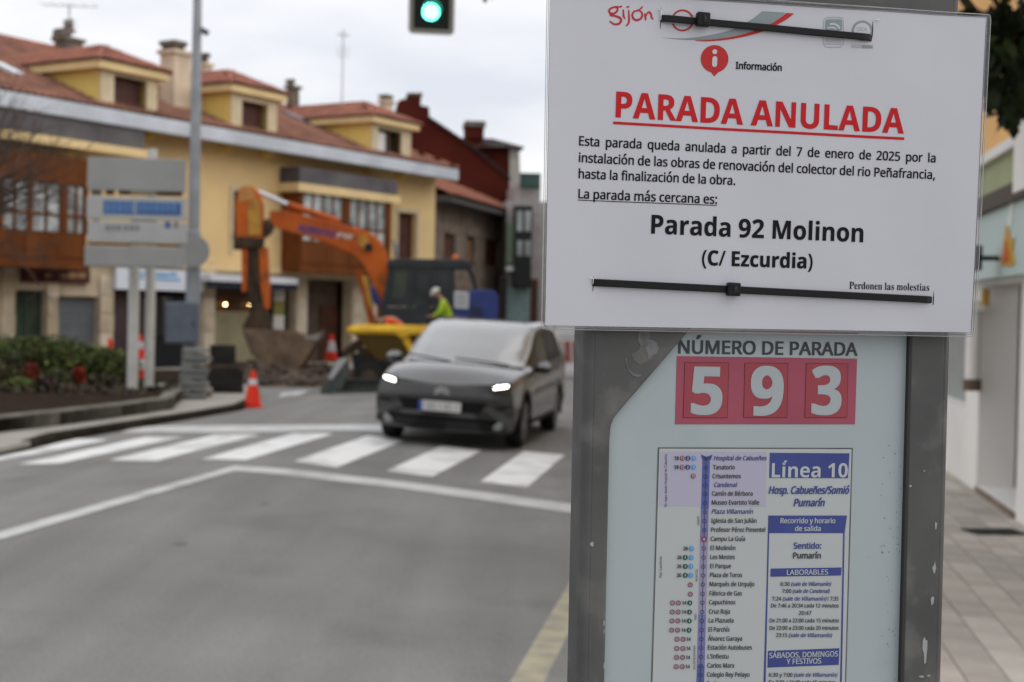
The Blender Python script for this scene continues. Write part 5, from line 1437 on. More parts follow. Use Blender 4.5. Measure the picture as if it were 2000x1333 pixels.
# skip: tapering tub with a rim, built as a hollow
def Yp(x, y, o): q = Y.px(x, y, o); return Y.p(q[0], o, q[1])
rimz = Yp(700, 645, .6).z
xa, xb = Y.px(684, 645, .7)[0], Y.px(850, 645, .7)[0]
T = [Y.p(xa, .75, rimz), Y.p(xb, .75, rimz - .0), Y.p(xb, -.65, rimz + .04), Y.p(xa + .1, -.65, rimz + .04)]
Bt = [Y.p(xa + .55, .5, rimz - .62), Y.p(xb - .35, .5, rimz - .62), Y.p(xb - .35, -.5, rimz - .62), Y.p(xa + .55, -.5, rimz - .62)]
b = MB(); b.add(T + Bt, [(0, 1, 5, 4), (1, 2, 6, 5), (2, 3, 7, 6), (3, 0, 4, 7), (4, 5, 6, 7)])
sk = b.build('skip', M('shaded_skip', (.035, .026, .014), .8, c2=(.12, .075, .02), scale=1.3, lo=.5, hi=.7), du)  # tub below the yellow rim: its shade is put into the colour
md = sk.modifiers.new('thick', 'SOLIDIFY'); md.thickness = .03
b = MB()
for i in range(4):
    P, Q = T[i], T[(i + 1) % 4]; b.tube([P, Q], .085, 6)
b.build('rim', m_dy, sk)
yprism([(765, 648), (833, 634), (834, 645), (782, 660)], .77, .82, 'side_rib', m_dy, sk)
yprism([(782, 656), (796, 652), (812, 688), (800, 690)], .62, .72, 'side_rib', m_dy, sk)
# chassis
yprism([(693, 690), (830, 690), (836, 738), (700, 742)], -.55, .5, 'chassis', m_blk)
yprism([(780, 640), (880, 640), (885, 700), (780, 700)], -.5, .45, 'engine_box', m_blk)
for (px, o_) in ((722, .55), (722, -.55), (850, .55), (850, -.55)):
    q = Y.px(px, 720, o_)[0]; P = Y.p(q, o_ - .12, .36)
    w_ = MB().lathe(P, Y.n, [(0, .27), (.03, .34), (.21, .34), (.24, .27)], 22).build('wheel', m_blkr, du, smooth=True)
    MB().lathe(P + Y.n * .241, Y.n, [(0, .17), (.01, .17), (.02, .05)], 16).build('rim', m_crb, w_, smooth=True)
for px in (734, 741):
    P = Yp(px, 729, .62); MB().lathe(P, Y.n, [(0, .045), (.03, .04), (.035, .01)], 14).build('headlight', M('small_headlight', (1, .95, .8), .3, emit=(1, .88, .62), estr=2.5), du, smooth=True)
yprism([(724, 722), (750, 721), (751, 738), (725, 739)], .50, .60, 'lamp_bracket', m_blk)
# front bucket
q0, q1 = Y.px(640, 770, 1.0)[0], Y.px(800, 770, 1.0)[0]
zb0 = .05
prof = [(.0, 1.15), (-.12, .95), (-.30, .62), (-.30, .30), (-.12, .06), (.55, .0), (.55, .03), (-.10, .10), (-.25, .33), (-.25, .60), (-.07, .93), (.03, 1.13)]
BK = Fr(Y.p(0, .75, zb0), -Y.n, Y.u)       # along = backwards, n = across
kb = MB().prism(Fr(Y.p(q0 + .12, .95, zb0), Y.n, Y.u), [(o_, z * .27) for o_, z in prof], 0.0, q1 - q0 - .12).build('loader_bucket', M('loader_grey', (.13, .14, .135), .6, var=.2, scale=2), du)
def yb_p(l, o0, o1, nm, mt, parent=kb): return yprism(l, o0, o1, nm, mt, parent)
yb_p([(676, 703), (684, 712), (680, 730), (668, 760), (655, 774), (629, 774), (625, 763), (648, 735)], 1.02, 1.06, 'bucket_side', M('loader_dark', (.075, .085, .08), .6, var=.2))
yb_p([(661, 702), (675, 699), (677, 704), (650, 741), (643, 742), (641, 736)], 1.07, 1.09, 'bright_edge', M('bare_steel', (.42, .43, .42), .4, metal=.2))
yprism([(668, 700), (690, 690), (720, 668), (706, 660), (690, 668), (668, 688)], .3, .5, 'loader_arm', m_mud)
yprism([(700, 676), (760, 690), (762, 700), (700, 700)], .3, .5, 'loader_arm', m_mud)

# ================================================================== PEOPLE
def skin(J, E, name, mat, parent, sub=1):
    # J: {name:(point, radius)}, E: edges; one continuous skinned surface
    keys = list(J); me = bpy.data.meshes.new(name)
    me.from_pydata([tuple(Vector(J[k][0])) for k in keys], [(keys.index(a), keys.index(b_)) for a, b_ in E], [])
    o = bpy.data.objects.new(name, me); col.objects.link(o)
    md = o.modifiers.new('skin', 'SKIN'); me.skin_vertices or None
    for i, k in enumerate(keys):
        r = J[k][1]; r = r if isinstance(r, tuple) else (r, r)
        me.skin_vertices[0].data[i].radius = r; me.skin_vertices[0].data[i].use_root = (i == 0)
    s = o.modifiers.new('sub', 'SUBSURF'); s.levels = s.render_levels = sub
    m2 = bpy.data.meshes.new_from_object(o.evaluated_get(bpy.context.evaluated_depsgraph_get()))
    bpy.data.objects.remove(o)
    m2.polygons.foreach_set('use_smooth', [True] * len(m2.polygons)); m2.materials.clear(); m2.materials.append(mat)
    q = bpy.data.objects.new(name, m2); col.objects.link(q); q.parent = parent; q['_b'] = (0, 0, 0)
    return q
m_skin = M('skin_tone', (.36, .20, .14), .6); m_hiv = M('hi_vis_yellow', (.34, .50, .03), .7, var=.12, scale=6); m_hio = M('hi_vis_orange', (.80, .09, .02), .7, var=.1, scale=6)
m_trs = M('dark_trousers', (.03, .035, .05), .9); m_helm = M('white_helmet', (.50, .47, .43), .4)
def person(base, face, label, jacket, helmet, P):
    # P: joint positions in the body's own axes (x forward, y left, z up)
    t = thing('person', label, 'person', base)
    t.rotation_euler = (0, 0, face)
    def q(k): return Vector(P[k])
    J = {'pelvis': (q('pelvis'), (.15, .12)), 'chest': (q('chest'), (.165, .12)), 'neck': (q('neck'), .055), 'head0': (q('neck') + (q('head') - q('neck')) * .45, .06), 'head': (q('head'), (.078, .092)), 'crown': (q('head') + (q('head') - q('neck')).normalized() * .085, (.06, .07))}
    E = [('pelvis', 'chest'), ('chest', 'neck'), ('neck', 'head0'), ('head0', 'head'), ('head', 'crown')]
    for s in ('l', 'r'):
        for k, r in (('sh', .065), ('el', .045), ('wr', .032), ('hand', .038), ('hip', .09), ('kn', .06), ('an', .042), ('toe', .04)): J[k + s] = (q(k + s), r)
        E += [('chest', 'sh' + s), ('sh' + s, 'el' + s), ('el' + s, 'wr' + s), ('wr' + s, 'hand' + s), ('pelvis', 'hip' + s), ('hip' + s, 'kn' + s), ('kn' + s, 'an' + s), ('an' + s, 'toe' + s)]
    skin(J, E, 'body', m_skin, t, 2)
    Jj = {k: (J[k][0], tuple(x * 1.16 for x in (J[k][1] if isinstance(J[k][1], tuple) else (J[k][1],) * 2))) for k in ('pelvis', 'chest', 'shl', 'shr', 'ell', 'elr')}
    for s in 'lr': Jj['wr' + s] = (q('wr' + s), .042)
    Jj['nk'] = (q('chest').lerp(q('neck'), .7), .08)
    skin(Jj, [('pelvis', 'chest'), ('chest', 'nk'), ('chest', 'shl'), ('chest', 'shr'), ('shl', 'ell'), ('shr', 'elr'), ('ell', 'wrl'), ('elr', 'wrr')], 'jacket', jacket, t, 2)
    Jt = {'pelvis': (q('pelvis'), (.155, .13))}
    for s in 'lr':
        for k, r in (('hip', .10), ('kn', .075), ('an', .062)): Jt[k + s] = (q(k + s), r)
    skin(Jt, [('pelvis', 'hipl'), ('pelvis', 'hipr'), ('hipl', 'knl'), ('hipr', 'knr'), ('knl', 'anl'), ('knr', 'anr')], 'trousers', m_trs, t, 2)
    for s in 'lr':
        skin({'a': (q('an' + s), .055), 'b': (q('toe' + s), .05)}, [('a', 'b')], 'boot', m_blkr, t, 2)
        h = q('hand' + s); w = q('wr' + s); d = (h - w).normalized(); sd = d.cross(Vector((0, 0, 1))).normalized() if abs(d.z) < .95 else Vector((0, 1, 0))
        for k in range(4):
            L_ = (.07, .08, .075, .06)[k]; st_ = h + sd * (k - 1.5) * .019
            skin({'a': (st_ - d * .01, .0095), 'b': (st_ + d * L_ * .6, .009), 'c': (st_ + d * L_ + Vector((0, 0, -.02)), .008)}, [('a', 'b'), ('b', 'c')], 'finger', m_skin, t, 1)
        skin({'a': (h - d * .03 + sd * .03, .011), 'b': (h + sd * .055 + d * .02, .010), 'c': (h + sd * .06 + d * .05, .009)}, [('a', 'b'), ('b', 'c')], 'thumb', m_skin, t, 1)
    hd = q('head'); ud = (q('head') - q('neck')).normalized(); fw = Vector((1, 0, 0)); fw = (fw - ud * fw.dot(ud)).normalized(); lf = ud.cross(fw)
    for s in (-1, 1):
        e = MB().blob(hd + fw * .088 + lf * .032 * s + ud * .0, (.012, .012, .010), 8, 0); o = e.build('eye', m_black, None); o.parent = t
    e = MB().add([hd + fw * .088 + ud * .01, hd + fw * .10 - ud * .035 + lf * .016, hd + fw * .10 - ud * .035 - lf * .016, hd + fw * .122 - ud * .03], [(0, 1, 3), (0, 3, 2), (1, 2, 3)]); o = e.build('nose', m_skin, None); o.parent = t
    e = MB().add([hd + fw * .091 - ud * .058 + lf * .025, hd + fw * .097 - ud * .054, hd + fw * .091 - ud * .058 - lf * .025, hd + fw * .097 - ud * .066], [(0, 1, 2, 3)]); o = e.build('mouth', M('lips', (.25, .09, .07), .6), None); o.parent = t
    if helmet:
        b = MB(); V = []; n1, n2 = 8, 20
        for i in range(n1 + 1):
            th = PI / 2 * i / n1
            for k in range(n2):
                ph = 2 * PI * k / n2
                V.append(hd + ud * (.035 + .12 * math.cos(th)) + (fw * math.cos(ph) * .135 + lf * math.sin(ph) * .115) * math.sin(th))
        b.add(V, [(i * n2 + k, (i + 1) * n2 + k, (i + 1) * n2 + (k + 1) % n2, i * n2 + (k + 1) % n2) for i in range(n1) for k in range(n2)])
        o = b.build('helmet', helmet, None, smooth=True); o.parent = t
        b = MB(); V = [hd + ud * .035 + (fw * math.cos(ph) * r * 1.15 + lf * math.sin(ph) * r) + fw * (.03 if r > .12 and math.cos(ph) > 0 else 0) for r in (.112, .135) for ph in [2 * PI * k / 20 for k in range(20)]]
        b.add(V, [(k, (k + 1) % 20, 20 + (k + 1) % 20, 20 + k) for k in range(20)]); o = b.build('helmet_brim', helmet, None); o.parent = t
    else:
        e = MB().blob(hd + ud * .03 - fw * .018, (.088, .082, .095), 12, .05); o = e.build('hair', M('dark_hair', (.03, .02, .015), .9), None, smooth=True); o.parent = t
    for o in t.children:
        o['_b'] = (0, 0, 0)
    # children were built in local axes about the origin
    return t
# driver on the dumper, leaning towards his left
seatP = D(868, 640, 31.2)
m_ds = thing('person', 'x', 'person', seatP); bpy.data.objects.remove(m_ds)
zs_ = D(868, 628, 31.2).z
person(Vector((seatP.x + .12, 31.2, zs_ - .55)), math.radians(188), 'worker in yellow high visibility jacket and white helmet leaning forward on the dumper', m_hiv, m_helm,
       {'pelvis': (0, 0, .58), 'chest': (.14, 0, .98), 'neck': (.24, 0, 1.17), 'head': (.34, .0, 1.28),
        'shl': (.18, .19, 1.08), 'shr': (.18, -.19, 1.08), 'ell': (.26, .27, .82), 'elr': (.26, -.25, .82), 'wrl': (.44, .16, .72), 'wrr': (.43, -.14, .72), 'handl': (.52, .13, .73), 'handr': (.51, -.11, .73),
        'hipl': (.05, .1, .55), 'hipr': (.05, -.1, .55), 'knl': (.42, .16, .55), 'knr': (.42, -.16, .55), 'anl': (.46, .16, .12), 'anr': (.46, -.16, .12), 'toel': (.62, .17, .08), 'toer': (.62, -.17, .08)})
drv = [o for o in bpy.data.objects if o.get('category') == 'person'][0]; drv.scale = (.9, .9, .9)
zfl = zs_ - .55
box_in(Y, Y.px(840, 640, -1.2)[0], Y.px(905, 640, -1.2)[0], -1.55, -.6, zfl - .05, zfl, 'driver_platform', m_blk, du)
b = MB(); q = Y.px(878, 640, -1.2)[0]; b.box(Y, q - .1, q + .45, -1.45, -.9, zfl + .001, zfl + .45); b.build('driver_seat', m_blk, du, bevel=.03)
A = Y.p(Y.px(838, 640, -1.2)[0], -1.2, 0); b = MB(); b.tube([Vector((A.x, A.y, zfl)), Vector((A.x + .05, A.y, zfl + .76))], .03, 8); b.build('steering_column', m_blk, du)
b = MB(); cst = Vector((A.x + .05, A.y, zfl + .77)); b.tube([cst + Vector((.03 * math.cos(k * PI / 8) , .17 * math.sin(k * PI / 8), .17 * math.cos(k * PI / 8) * .6)) for k in range(17)], .014, 6); b.build('steering_wheel', m_black, du)
# worker in orange bending behind the skip
wp = D(762, 640, 32.6)
person(Vector((wp.x + .28, 32.6, 0.2)), math.radians(186), 'worker in orange high visibility jacket bending down behind the yellow skip', m_hio, None,
       {'pelvis': (-.12, 0, 1.0), 'chest': (.22, 0, 1.36), 'neck': (.42, 0, 1.36), 'head': (.55, 0, 1.28),
        'shl': (.30, .2, 1.34), 'shr': (.30, -.2, 1.34), 'ell': (.42, .24, 1.08), 'elr': (.42, -.24, 1.08), 'wrl': (.55, .2, .86), 'wrr': (.55, -.2, .86), 'handl': (.58, .19, .78), 'handr': (.58, -.19, .78),
        'hipl': (-.1, .1, .95), 'hipr': (-.1, -.1, .95), 'knl': (.08, .13, .52), 'knr': (.02, -.13, .52), 'anl': (-.02, .13, .08), 'anr': (-.1, -.13, .08), 'toel': (.14, .14, .04), 'toer': (.06, -.14, .04)})

# ================================================================== CAR
m_car = M('car_paint', (.026, .025, .024), .30, metal=.25, coat=1.0, crough=.05, spec=.3)
m_wind = M('windscreen', (.25, .255, .26), .3, spec=.6, coat=1.0, crough=.16)
m_side = M('side_glass', (.010, .012, .011), .06, spec=.25)
m_blp = M('black_plastic', (.006, .006, .007), .6, spec=.12); m_tyre = M('tyre', (.012, .012, .012), .85); m_alloy = M('alloy', (.20, .20, .20), .4, metal=.6)
C0 = [  # stations: list of 9 (x, y, z) from sill to roof centre
 [(1.98, .78, .20), (2.0, .83, .30), (2.02, .86, .48), (2.03, .84, .64), (2.02, .78, .74), (2.09, .60, .79), (2.14, .42, .81), (2.18, .21, .82), (2.19, 0, .825)],
 [(1.72, .80, .20), (1.72, .88, .30), (1.72, .90, .50), (1.73, .885, .68), (1.74, .83, .83), (1.80, .62, .88), (1.83, .42, .90), (1.86, .21, .91), (1.87, 0, .912)],
 [(1.30, .80, .22), (1.30, .90, .30), (1.30, .915, .50), (1.30, .905, .74), (1.32, .86, .93), (1.42, .68, .98), (1.50, .46, 1.0), (1.55, .23, 1.01), (1.57, 0, 1.012)],
 [(.85, .80, .22), (.85, .90, .30), (.85, .915, .50), (.85, .91, .80), (.88, .875, .98), (1.04, .745, 1.03), (1.22, .50, 1.055), (1.30, .25, 1.065), (1.32, 0, 1.067)],
 [(.40, .80, .22), (.40, .90, .30), (.40, .915, .50), (.40, .912, .80), (.42, .88, 1.00), (.58, .755, 1.26), (.80, .51, 1.31), (.88, .24, 1.315), (.90, 0, 1.32)],
 [(-.05, .80, .22), (-.05, .90, .30), (-.05, .915, .50), (-.05, .915, .80), (-.05, .885, 1.02), (.08, .715, 1.49), (.25, .50, 1.555), (.35, .22, 1.565), (.37, 0, 1.57)],
 [(-.6, .80, .22), (-.6, .90, .30), (-.6, .915, .50), (-.6, .915, .80), (-.6, .885, 1.04), (-.55, .72, 1.55), (-.5, .50, 1.61), (-.48, .22, 1.62), (-.48, 0, 1.625)],
 [(-1.3, .80, .22), (-1.3, .90, .30), (-1.3, .915, .50), (-1.3, .91, .80), (-1.3, .88, 1.06), (-1.3, .72, 1.555), (-1.3, .50, 1.61), (-1.3, .22, 1.61), (-1.3, 0, 1.615)],
 [(-1.85, .80, .24), (-1.85, .89, .32), (-1.85, .90, .50), (-1.85, .89, .80), (-1.84, .865, 1.10), (-1.84, .70, 1.52), (-1.86, .49, 1.57), (-1.88, .23, 1.59), (-1.89, 0, 1.595)],
 [(-2.15, .70, .28), (-2.17, .80, .36), (-2.2, .82, .52), (-2.2, .80, .80), (-2.15, .80, 1.08), (-2.08, .64, 1.36), (-2.10, .46, 1.42), (-2.12, .22, 1.44), (-2.12, 0, 1.44)],
 [(-2.18, .0, .28), (-2.2, .0, .36), (-2.24, .0, .52), (-2.24, .0, .80), (-2.22, .0, 1.0), (-2.16, .0, 1.12), (-2.14, .0, 1.2), (-2.12, .0, 1.25), (-2.11, 0, 1.28)]]
for i_, st_ in enumerate(C0):
    for j_ in range(9):
        x_, y_, z_ = st_[j_]
        if i_ == 0 and j_ >= 3: z_ += (.03, .05, .01, -.02, -.045, -.055)[j_ - 3]
        elif i_ == 1 and j_ >= 4: z_ += (.03, .03, .025, .02, .02)[j_ - 4]
        elif i_ == 2 and j_ >= 4: z_ -= .01
        elif i_ == 3 and j_ >= 4: z_ -= (.03, .055, .07, .075, .075)[j_ - 4]
        elif i_ == 4 and j_ >= 4: z_ -= (.03, .07, .075, .075, .075)[j_ - 4]
        elif i_ >= 5 and j_ >= 4: z_ -= (.03, .07, .075, .075, .075)[j_ - 4]
        st_[j_] = (x_, y_, z_)
def cr1(p0, p1, p2, p3, t): return tuple(.5 * (2 * b_ + (c_ - a_) * t + (2 * a_ - 5 * b_ + 4 * c_ - d_) * t * t + (3 * b_ - a_ - 3 * c_ + d_) * t ** 3) for a_, b_, c_, d_ in zip(p0, p1, p2, p3))
def Spt(u, v):
    i = min(int(u), len(C0) - 2); ti = u - i; j = min(int(v), 7); tj = v - j
    rows = []
    for ii in (i - 1, i, i + 1, i + 2):
        R_ = C0[max(0, min(len(C0) - 1, ii))]
        rows.append(cr1(R_[max(j - 1, 0)], R_[j], R_[j + 1], R_[min(j + 2, 8)], tj))
    p = cr1(*rows, ti); return Vector(p)
def patch(b, u0, u1, v0, v1, nu, nv, off=0.0, inside=None, sides=(1, -1)):
    for s in sides:
        V = []
        for i in range(nu + 1):
            for j in range(nv + 1):
                u = u0 + (u1 - u0) * i / nu; v = v0 + (v1 - v0) * j / nv; p = Spt(u, v)
                if off:
                    du = Spt(min(u + .02, len(C0) - 1), v) - Spt(max(u - .02, 0), v); dv = Spt(u, min(v + .02, 8)) - Spt(u, max(v - .02, 0)); n_ = du.cross(dv)
                    if n_.length > 1e-9:
                        n_.normalize(); c_ = p - Vector((0, 0, .7)); n_ = n_ if n_.dot(c_) > 0 else -n_; p = p + n_ * off
                V.append(Vector((p.x, p.y * s, p.z)))
        fs = []
        for i in range(nu):
            for j in range(nv):
                f = (i * (nv + 1) + j, (i + 1) * (nv + 1) + j, (i + 1) * (nv + 1) + j + 1, i * (nv + 1) + j + 1)
                c_ = sum((V[k] for k in f), Vector()) / 4
                if inside and not inside(c_): continue
                fs.append(f if s == 1 else f[::-1])
        b.add(V, fs)
    return b
WX = (1.36, -1.42); WR = .325
def nowheel(c_): return not any((c_.x - w) ** 2 + (c_.z - WR) ** 2 < .385 ** 2 and abs(c_.y) > .7 for w in WX)
thc = math.radians(10)
A = G(1004, 874)                      # contact of the front wheel on the gutter side
fwd = Vector((-math.sin(thc), -math.cos(thc), 0)); lft = Vector((math.cos(thc), -math.sin(thc), 0))     # forward; the car's own left is to the right of the picture
cz = lambda P: zg(P)
cp = A - fwd * WX[0] - lft * .78
Pz = Vector((cp.x, cp.y, 0)); zl = zg(Pz + lft * .78); zr = zg(Pz - lft * .78)
up_ = (lft * 1.56 + Vector((0, 0, zl - zr))).cross(-fwd).normalized(); up_ = up_ if up_.z > 0 else -up_
Lf = up_.cross(fwd).normalized(); Lf = Lf if Lf.dot(lft) > 0 else -Lf
base = Vector((cp.x, cp.y, (zl + zr) / 2 + .004))
car = thing('grey_car', 'dark grey people carrier with lit headlights driving over the zebra crossing', 'car', base)
mw = Matrix.Identity(4)
for i in range(3): mw[i][0] = fwd[i]; mw[i][1] = Lf[i]; mw[i][2] = up_[i]; mw[i][3] = base[i]
car.matrix_world = mw; car['_b'] = (0, 0, 0)
b = MB(); patch(b, 0, 10, 0, 8, 90, 40, 0, nowheel)
# fascia
V = []; nz_, ny2 = 14, 24
for k in range(nz_ + 1):
    v = 4 * k / nz_; sp_ = Spt(0, v); xc = [2.10, 2.16, 2.21, 2.215, 2.19][min(4, int(v))] + ([.06, .05, .005, -.025, 0][min(4, int(v))]) * (v - int(v)) if v < 4 else 2.19
    for j in range(ny2 + 1):
        y = -1 + 2 * j / ny2
        V.append(Vector((sp_.x + (xc - sp_.x) * (1 - abs(y) ** 2.4), sp_.y * y, sp_.z + (C0[0][8][2] - C0[0][4][2]) * (1 - y * y) * (k / nz_) ** 3)))
b.add(V, [(k * (ny2 + 1) + j, k * (ny2 + 1) + j + 1, (k + 1) * (ny2 + 1) + j + 1, (k + 1) * (ny2 + 1) + j) for k in range(nz_) for j in range(ny2)])
b.add([(1.9, -.8, .21), (1.9, .8, .21), (-2.1, .8, .24), (-2.1, -.8, .24)], [(0, 1, 2, 3)])
b.build('body', m_car, car, smooth=True)
def fx(y, z): # x of the fascia surface
    v = 0
    for k in range(401):
        if Spt(0, k / 100).z >= z - .02: v = k / 100; break
    s_ = Spt(0, v); xc = 2.20 if z > .4 else 2.12 + (z - .2) * .4
    return s_.x + (xc - s_.x) * (1 - min(1, abs(y / s_.y)) ** 2.4)
def fpatch(pts, nm, mt, off=.006, thick=.012, n=12):
    # polygon in (y,z) laid on the fascia as a shallow solid, cut in columns so that it follows the curve
    ys = [p[0] for p in pts]; y0, y1 = min(ys), max(ys); b = MB()
    def rng(y):
        zs = []
        for i in range(len(pts)):
            (a, c_), (d, e_) = pts[i], pts[(i + 1) % len(pts)]
            if (a - y) * (d - y) <= 0 and a != d: zs.append(c_ + (e_ - c_) * (y - a) / (d - a))
        return (min(zs), max(zs)) if zs else (0, 0)
    cols = []
    for i in range(n + 1):
        y = y0 + (y1 - y0) * (i / n * .998 + .001); z0, z1 = rng(y); cols.append((y, z0, z1))
    V = []
    for y, z0, z1 in cols:
        for z in (z0, z1):
            x = fx(y, z); V += [(x + off, y, z), (x - .02, y, z)]
    fs = []
    for i in range(n):
        k = 4 * i; fs += [(k, k + 2, k + 6, k + 4), (k + 1, k + 5, k + 7, k + 3), (k, k + 4, k + 5, k + 1), (k + 2, k + 3, k + 7, k + 6)]
    fs += [(0, 1, 3, 2), (4 * n, 4 * n + 2, 4 * n + 3, 4 * n + 1)]
    return MB().add(V, fs).build(nm, mt, car)
def winpatch(nm, mt, u0, u1, v0, v1, nu, nv, off):
    return patch(MB(), u0, u1, v0, v1, nu, nv, off).build(nm, mt, car, smooth=True)
winpatch('windscreen', m_wind, 3.04, 4.95, 5.12, 8, 20, 18, .006)
for (u0, u1) in ((3.35, 4.02), (4.08, 5.6), (5.72, 7.0), (7.1, 8.0)):
    for s in (1, -1): patch(MB(), u0, u1, 4.06, 4.9, 12, 8, .005, sides=(s,)).build('side_window', m_side, car, smooth=True)
winpatch('rear_window', m_side, 8.1, 8.9, 5.2, 8, 8, 10, .005)
winpatch('windscreen_surround', m_blp, 3.0, 3.05, 5.0, 8, 2, 18, .008)
winpatch('pillar_trim', M('bright_pillar', (.50, .51, .54), .4), 3.05, 5.0, 4.96, 5.12, 20, 2, .014)
winpatch('roof_rail', M('bright_pillar', (.50, .51, .54), .4), 5.0, 7.9, 5.0, 5.12, 24, 2, .02)
# wipers and mirror block behind the glass
b = MB()
for (y0, y1) in ((.62, -.05), (-.12, -.68)):
    P = [Vector((1.36 - abs(y) * .26 + .015, y, 1.010 + (.03 if i else 0) + (.02 if i == 2 else 0))) for i, y in enumerate((y0, (y0 + y1) / 2, y1))]
    b.tube(P, .012, 6)
b.build('wiper', m_blp, car)
# front details (y>0 is the car's left: the right of the picture)
fpatch([(-.50, .44), (.50, .44), (.56, .58), (-.56, .58)], 'upper_intake', m_blp, .014)
fpatch([(-.62, .24), (.62, .24), (.70, .37), (-.70, .37)], 'lower_intake', m_blp, .014)
for z in (.27, .31): fpatch([(-.6, z), (.6, z), (.6, z + .012), (-.6, z + .012)], 'intake_slat', m_car, .016)
for z in (.645, .675, .705): fpatch([(-.52, z), (.52, z), (.55, z + .014), (-.55, z + .014)], 'grille_bar', M('grille_grey_trim', (.10, .10, .105), .35, metal=.6), .012)
for s in (-1, 1):
    fpatch([(s * .58, .725), (s * .80, .765), (s * .815, .80), (s * .78, .835), (s * .60, .81)], 'headlight_housing', m_blp, .004)
    fpatch([(s * .61, .752), (s * .76, .778), (s * .775, .808), (s * .63, .790)], 'headlight', M('headlight_glow', (1, 1, 1), .2, emit=(1, .95, .86), estr=10), .012)
    fpatch([(s * .58, .50), (s * .78, .51), (s * .80, .545), (s * .58, .53)], 'daylight_strip', m_blp, .006)
    P = Vector((fx(s * .68, .31) - .0, s * .68, .31))
    MB().lathe(P, (1, s * .15, 0), [(-.03, .06), (.012, .06), (.02, .045), (.022, .01)], 16).build('fog_lamp', M('fog_lens', (.22, .24, .22), .25), car, smooth=True)
    # chevrons of the badge
# badge: two stacked chevrons
m_chr = M('chrome', (.45, .45, .46), .2, metal=.9)
bdg = None
b = MB()
for z0 in (.655, .695):
    for s in (-1, 1):
        x = 2.232
        b.add([(x, 0, z0 + .05), (x, 0, z0 + .022), (x - .012, s * .09, z0 - .015), (x - .012, s * .09, z0 + .012), (x - .03, 0, z0 + .05), (x - .03, 0, z0 + .022), (x - .04, s * .09, z0 - .015), (x - .04, s * .09, z0 + .012)],
              [(0, 1, 2, 3), (4, 7, 6, 5), (0, 3, 7, 4), (1, 5, 6, 2), (3, 2, 6, 7)])
b.build('badge', m_chr, car)
PF = Fr((2.232, 0, 0), (0, 1, 0), (1, 0, 0))
pt = MB().box(PF, -.27, .25, 0, .012, .445, .565).build('number_plate', M('plate_white', (.50, .50, .48), .5), car, bevel=.004)
MB().box(PF, -.27, -.225, .0125, .014, .447, .563).build('blue_band', M('plate_blue', (.03, .08, .32), .5), pt)
b = MB()
for i in range(7):
    y = -.20 + i * .058 + (.025 if i > 3 else 0)
    for (a, c_, e_, g_) in ((0, .008, 0, .07), (.022, .03, 0, .07), (0, .03, .062, .07), (0, .03, .0, .008)):
        if (i + int(a * 1000)) % 3: b.box(PF, y + a, y + c_, .0125, .0135, .47 + e_, .47 + g_)
b.build('plate_characters', M('plate_black', (.05, .05, .05), .5), pt)
# mirrors, wheels
for s in (-1, 1):
    b = MB(); b.blob(Vector((.72, s * 1.0, .99)), (.09, .11, .08), 12, 0); mm_ = b.build('door_mirror', m_car, car, smooth=True)
    MB().tube([(.70, s * .86, .94), (.71, s * .95, .97)], .03, 8).build('mirror_stalk', m_blp, mm_)
    MB().blob(Vector((.775, s * 1.01, 1.01)), (.03, .09, .035), 10, 0).build('mirror_glint', M('mirror_highlight', (.33, .34, .36)), mm_, smooth=True)  # paler blob coloured as the highlight on the mirror housing
    for w in WX:
        P = Vector((w, s * .68, WR))
        wh = MB().lathe(P, (0, s, 0), [(0, .27), (.02, .315), (.05, .325), (.17, .325), (.20, .315), (.215, .26)], 32).build('wheel', m_tyre, car, smooth=True)
        rimb = MB(); rimb.lathe(P + Vector((0, s * .205, 0)), (0, s, 0), [(0, .24), (.012, .24), (.012, .215), (-.02, .21)], 28)
        for k in range(5):
            an = 2 * PI * k / 5; dv = Vector((math.cos(an), 0, math.sin(an))); pv = Vector((-math.sin(an), 0, math.cos(an)))
            c_ = P + Vector((0, s * .20, 0))
            rimb.add([c_ + pv * .035, c_ - pv * .035, c_ + dv * .22 - pv * .022, c_ + dv * .22 + pv * .022] + [q_ + Vector((0, s * .018, 0)) for q_ in (c_ + pv * .035, c_ - pv * .035, c_ + dv * .22 - pv * .022, c_ + dv * .22 + pv * .022)], [(4, 5, 6, 7), (0, 1, 5, 4), (1, 2, 6, 5), (2, 3, 7, 6), (3, 0, 4, 7)])
        rimb.build('alloy_rim', m_alloy, wh)
        b = MB(); V = []
        for k in range(17):
            an = -.25 + (PI + .5) * k / 16
            for (r_, y_) in ((.38, .905), (.41, .915), (.38, .62)): V.append((w + r_ * math.cos(an), s * y_, WR + r_ * math.sin(an)))
        b.add(V, [(3 * k + a, 3 * k + c_, 3 * k + 3 + c_, 3 * k + 3 + a) for k in range(16) for a, c_ in ((0, 1), (0, 2))])
        b.build('wheel_arch', m_blp, car, smooth=True)
    for x, z in ((-.25, .90), (-1.15, .92)):
        b = MB(); b.box(Fr((x, s * .92, z), (1, 0, 0), (0, s, 0)), -.09, .09, -.01, .02, -.012, .014); b.build('door_handle', m_car, car, bevel=.006)
    MB().tube([(1.0, s * .905, .30), (-1.0, s * .905, .30)], .03, 6).build('sill_trim', m_blp, car)
patch(MB(), 3.4, 3.42, .8, 4.0, 1, 12, .003).build('door_gap', m_blp, car); patch(MB(), 5.6, 5.62, .8, 4.1, 1, 12, .003).build('door_gap', m_blp, car)
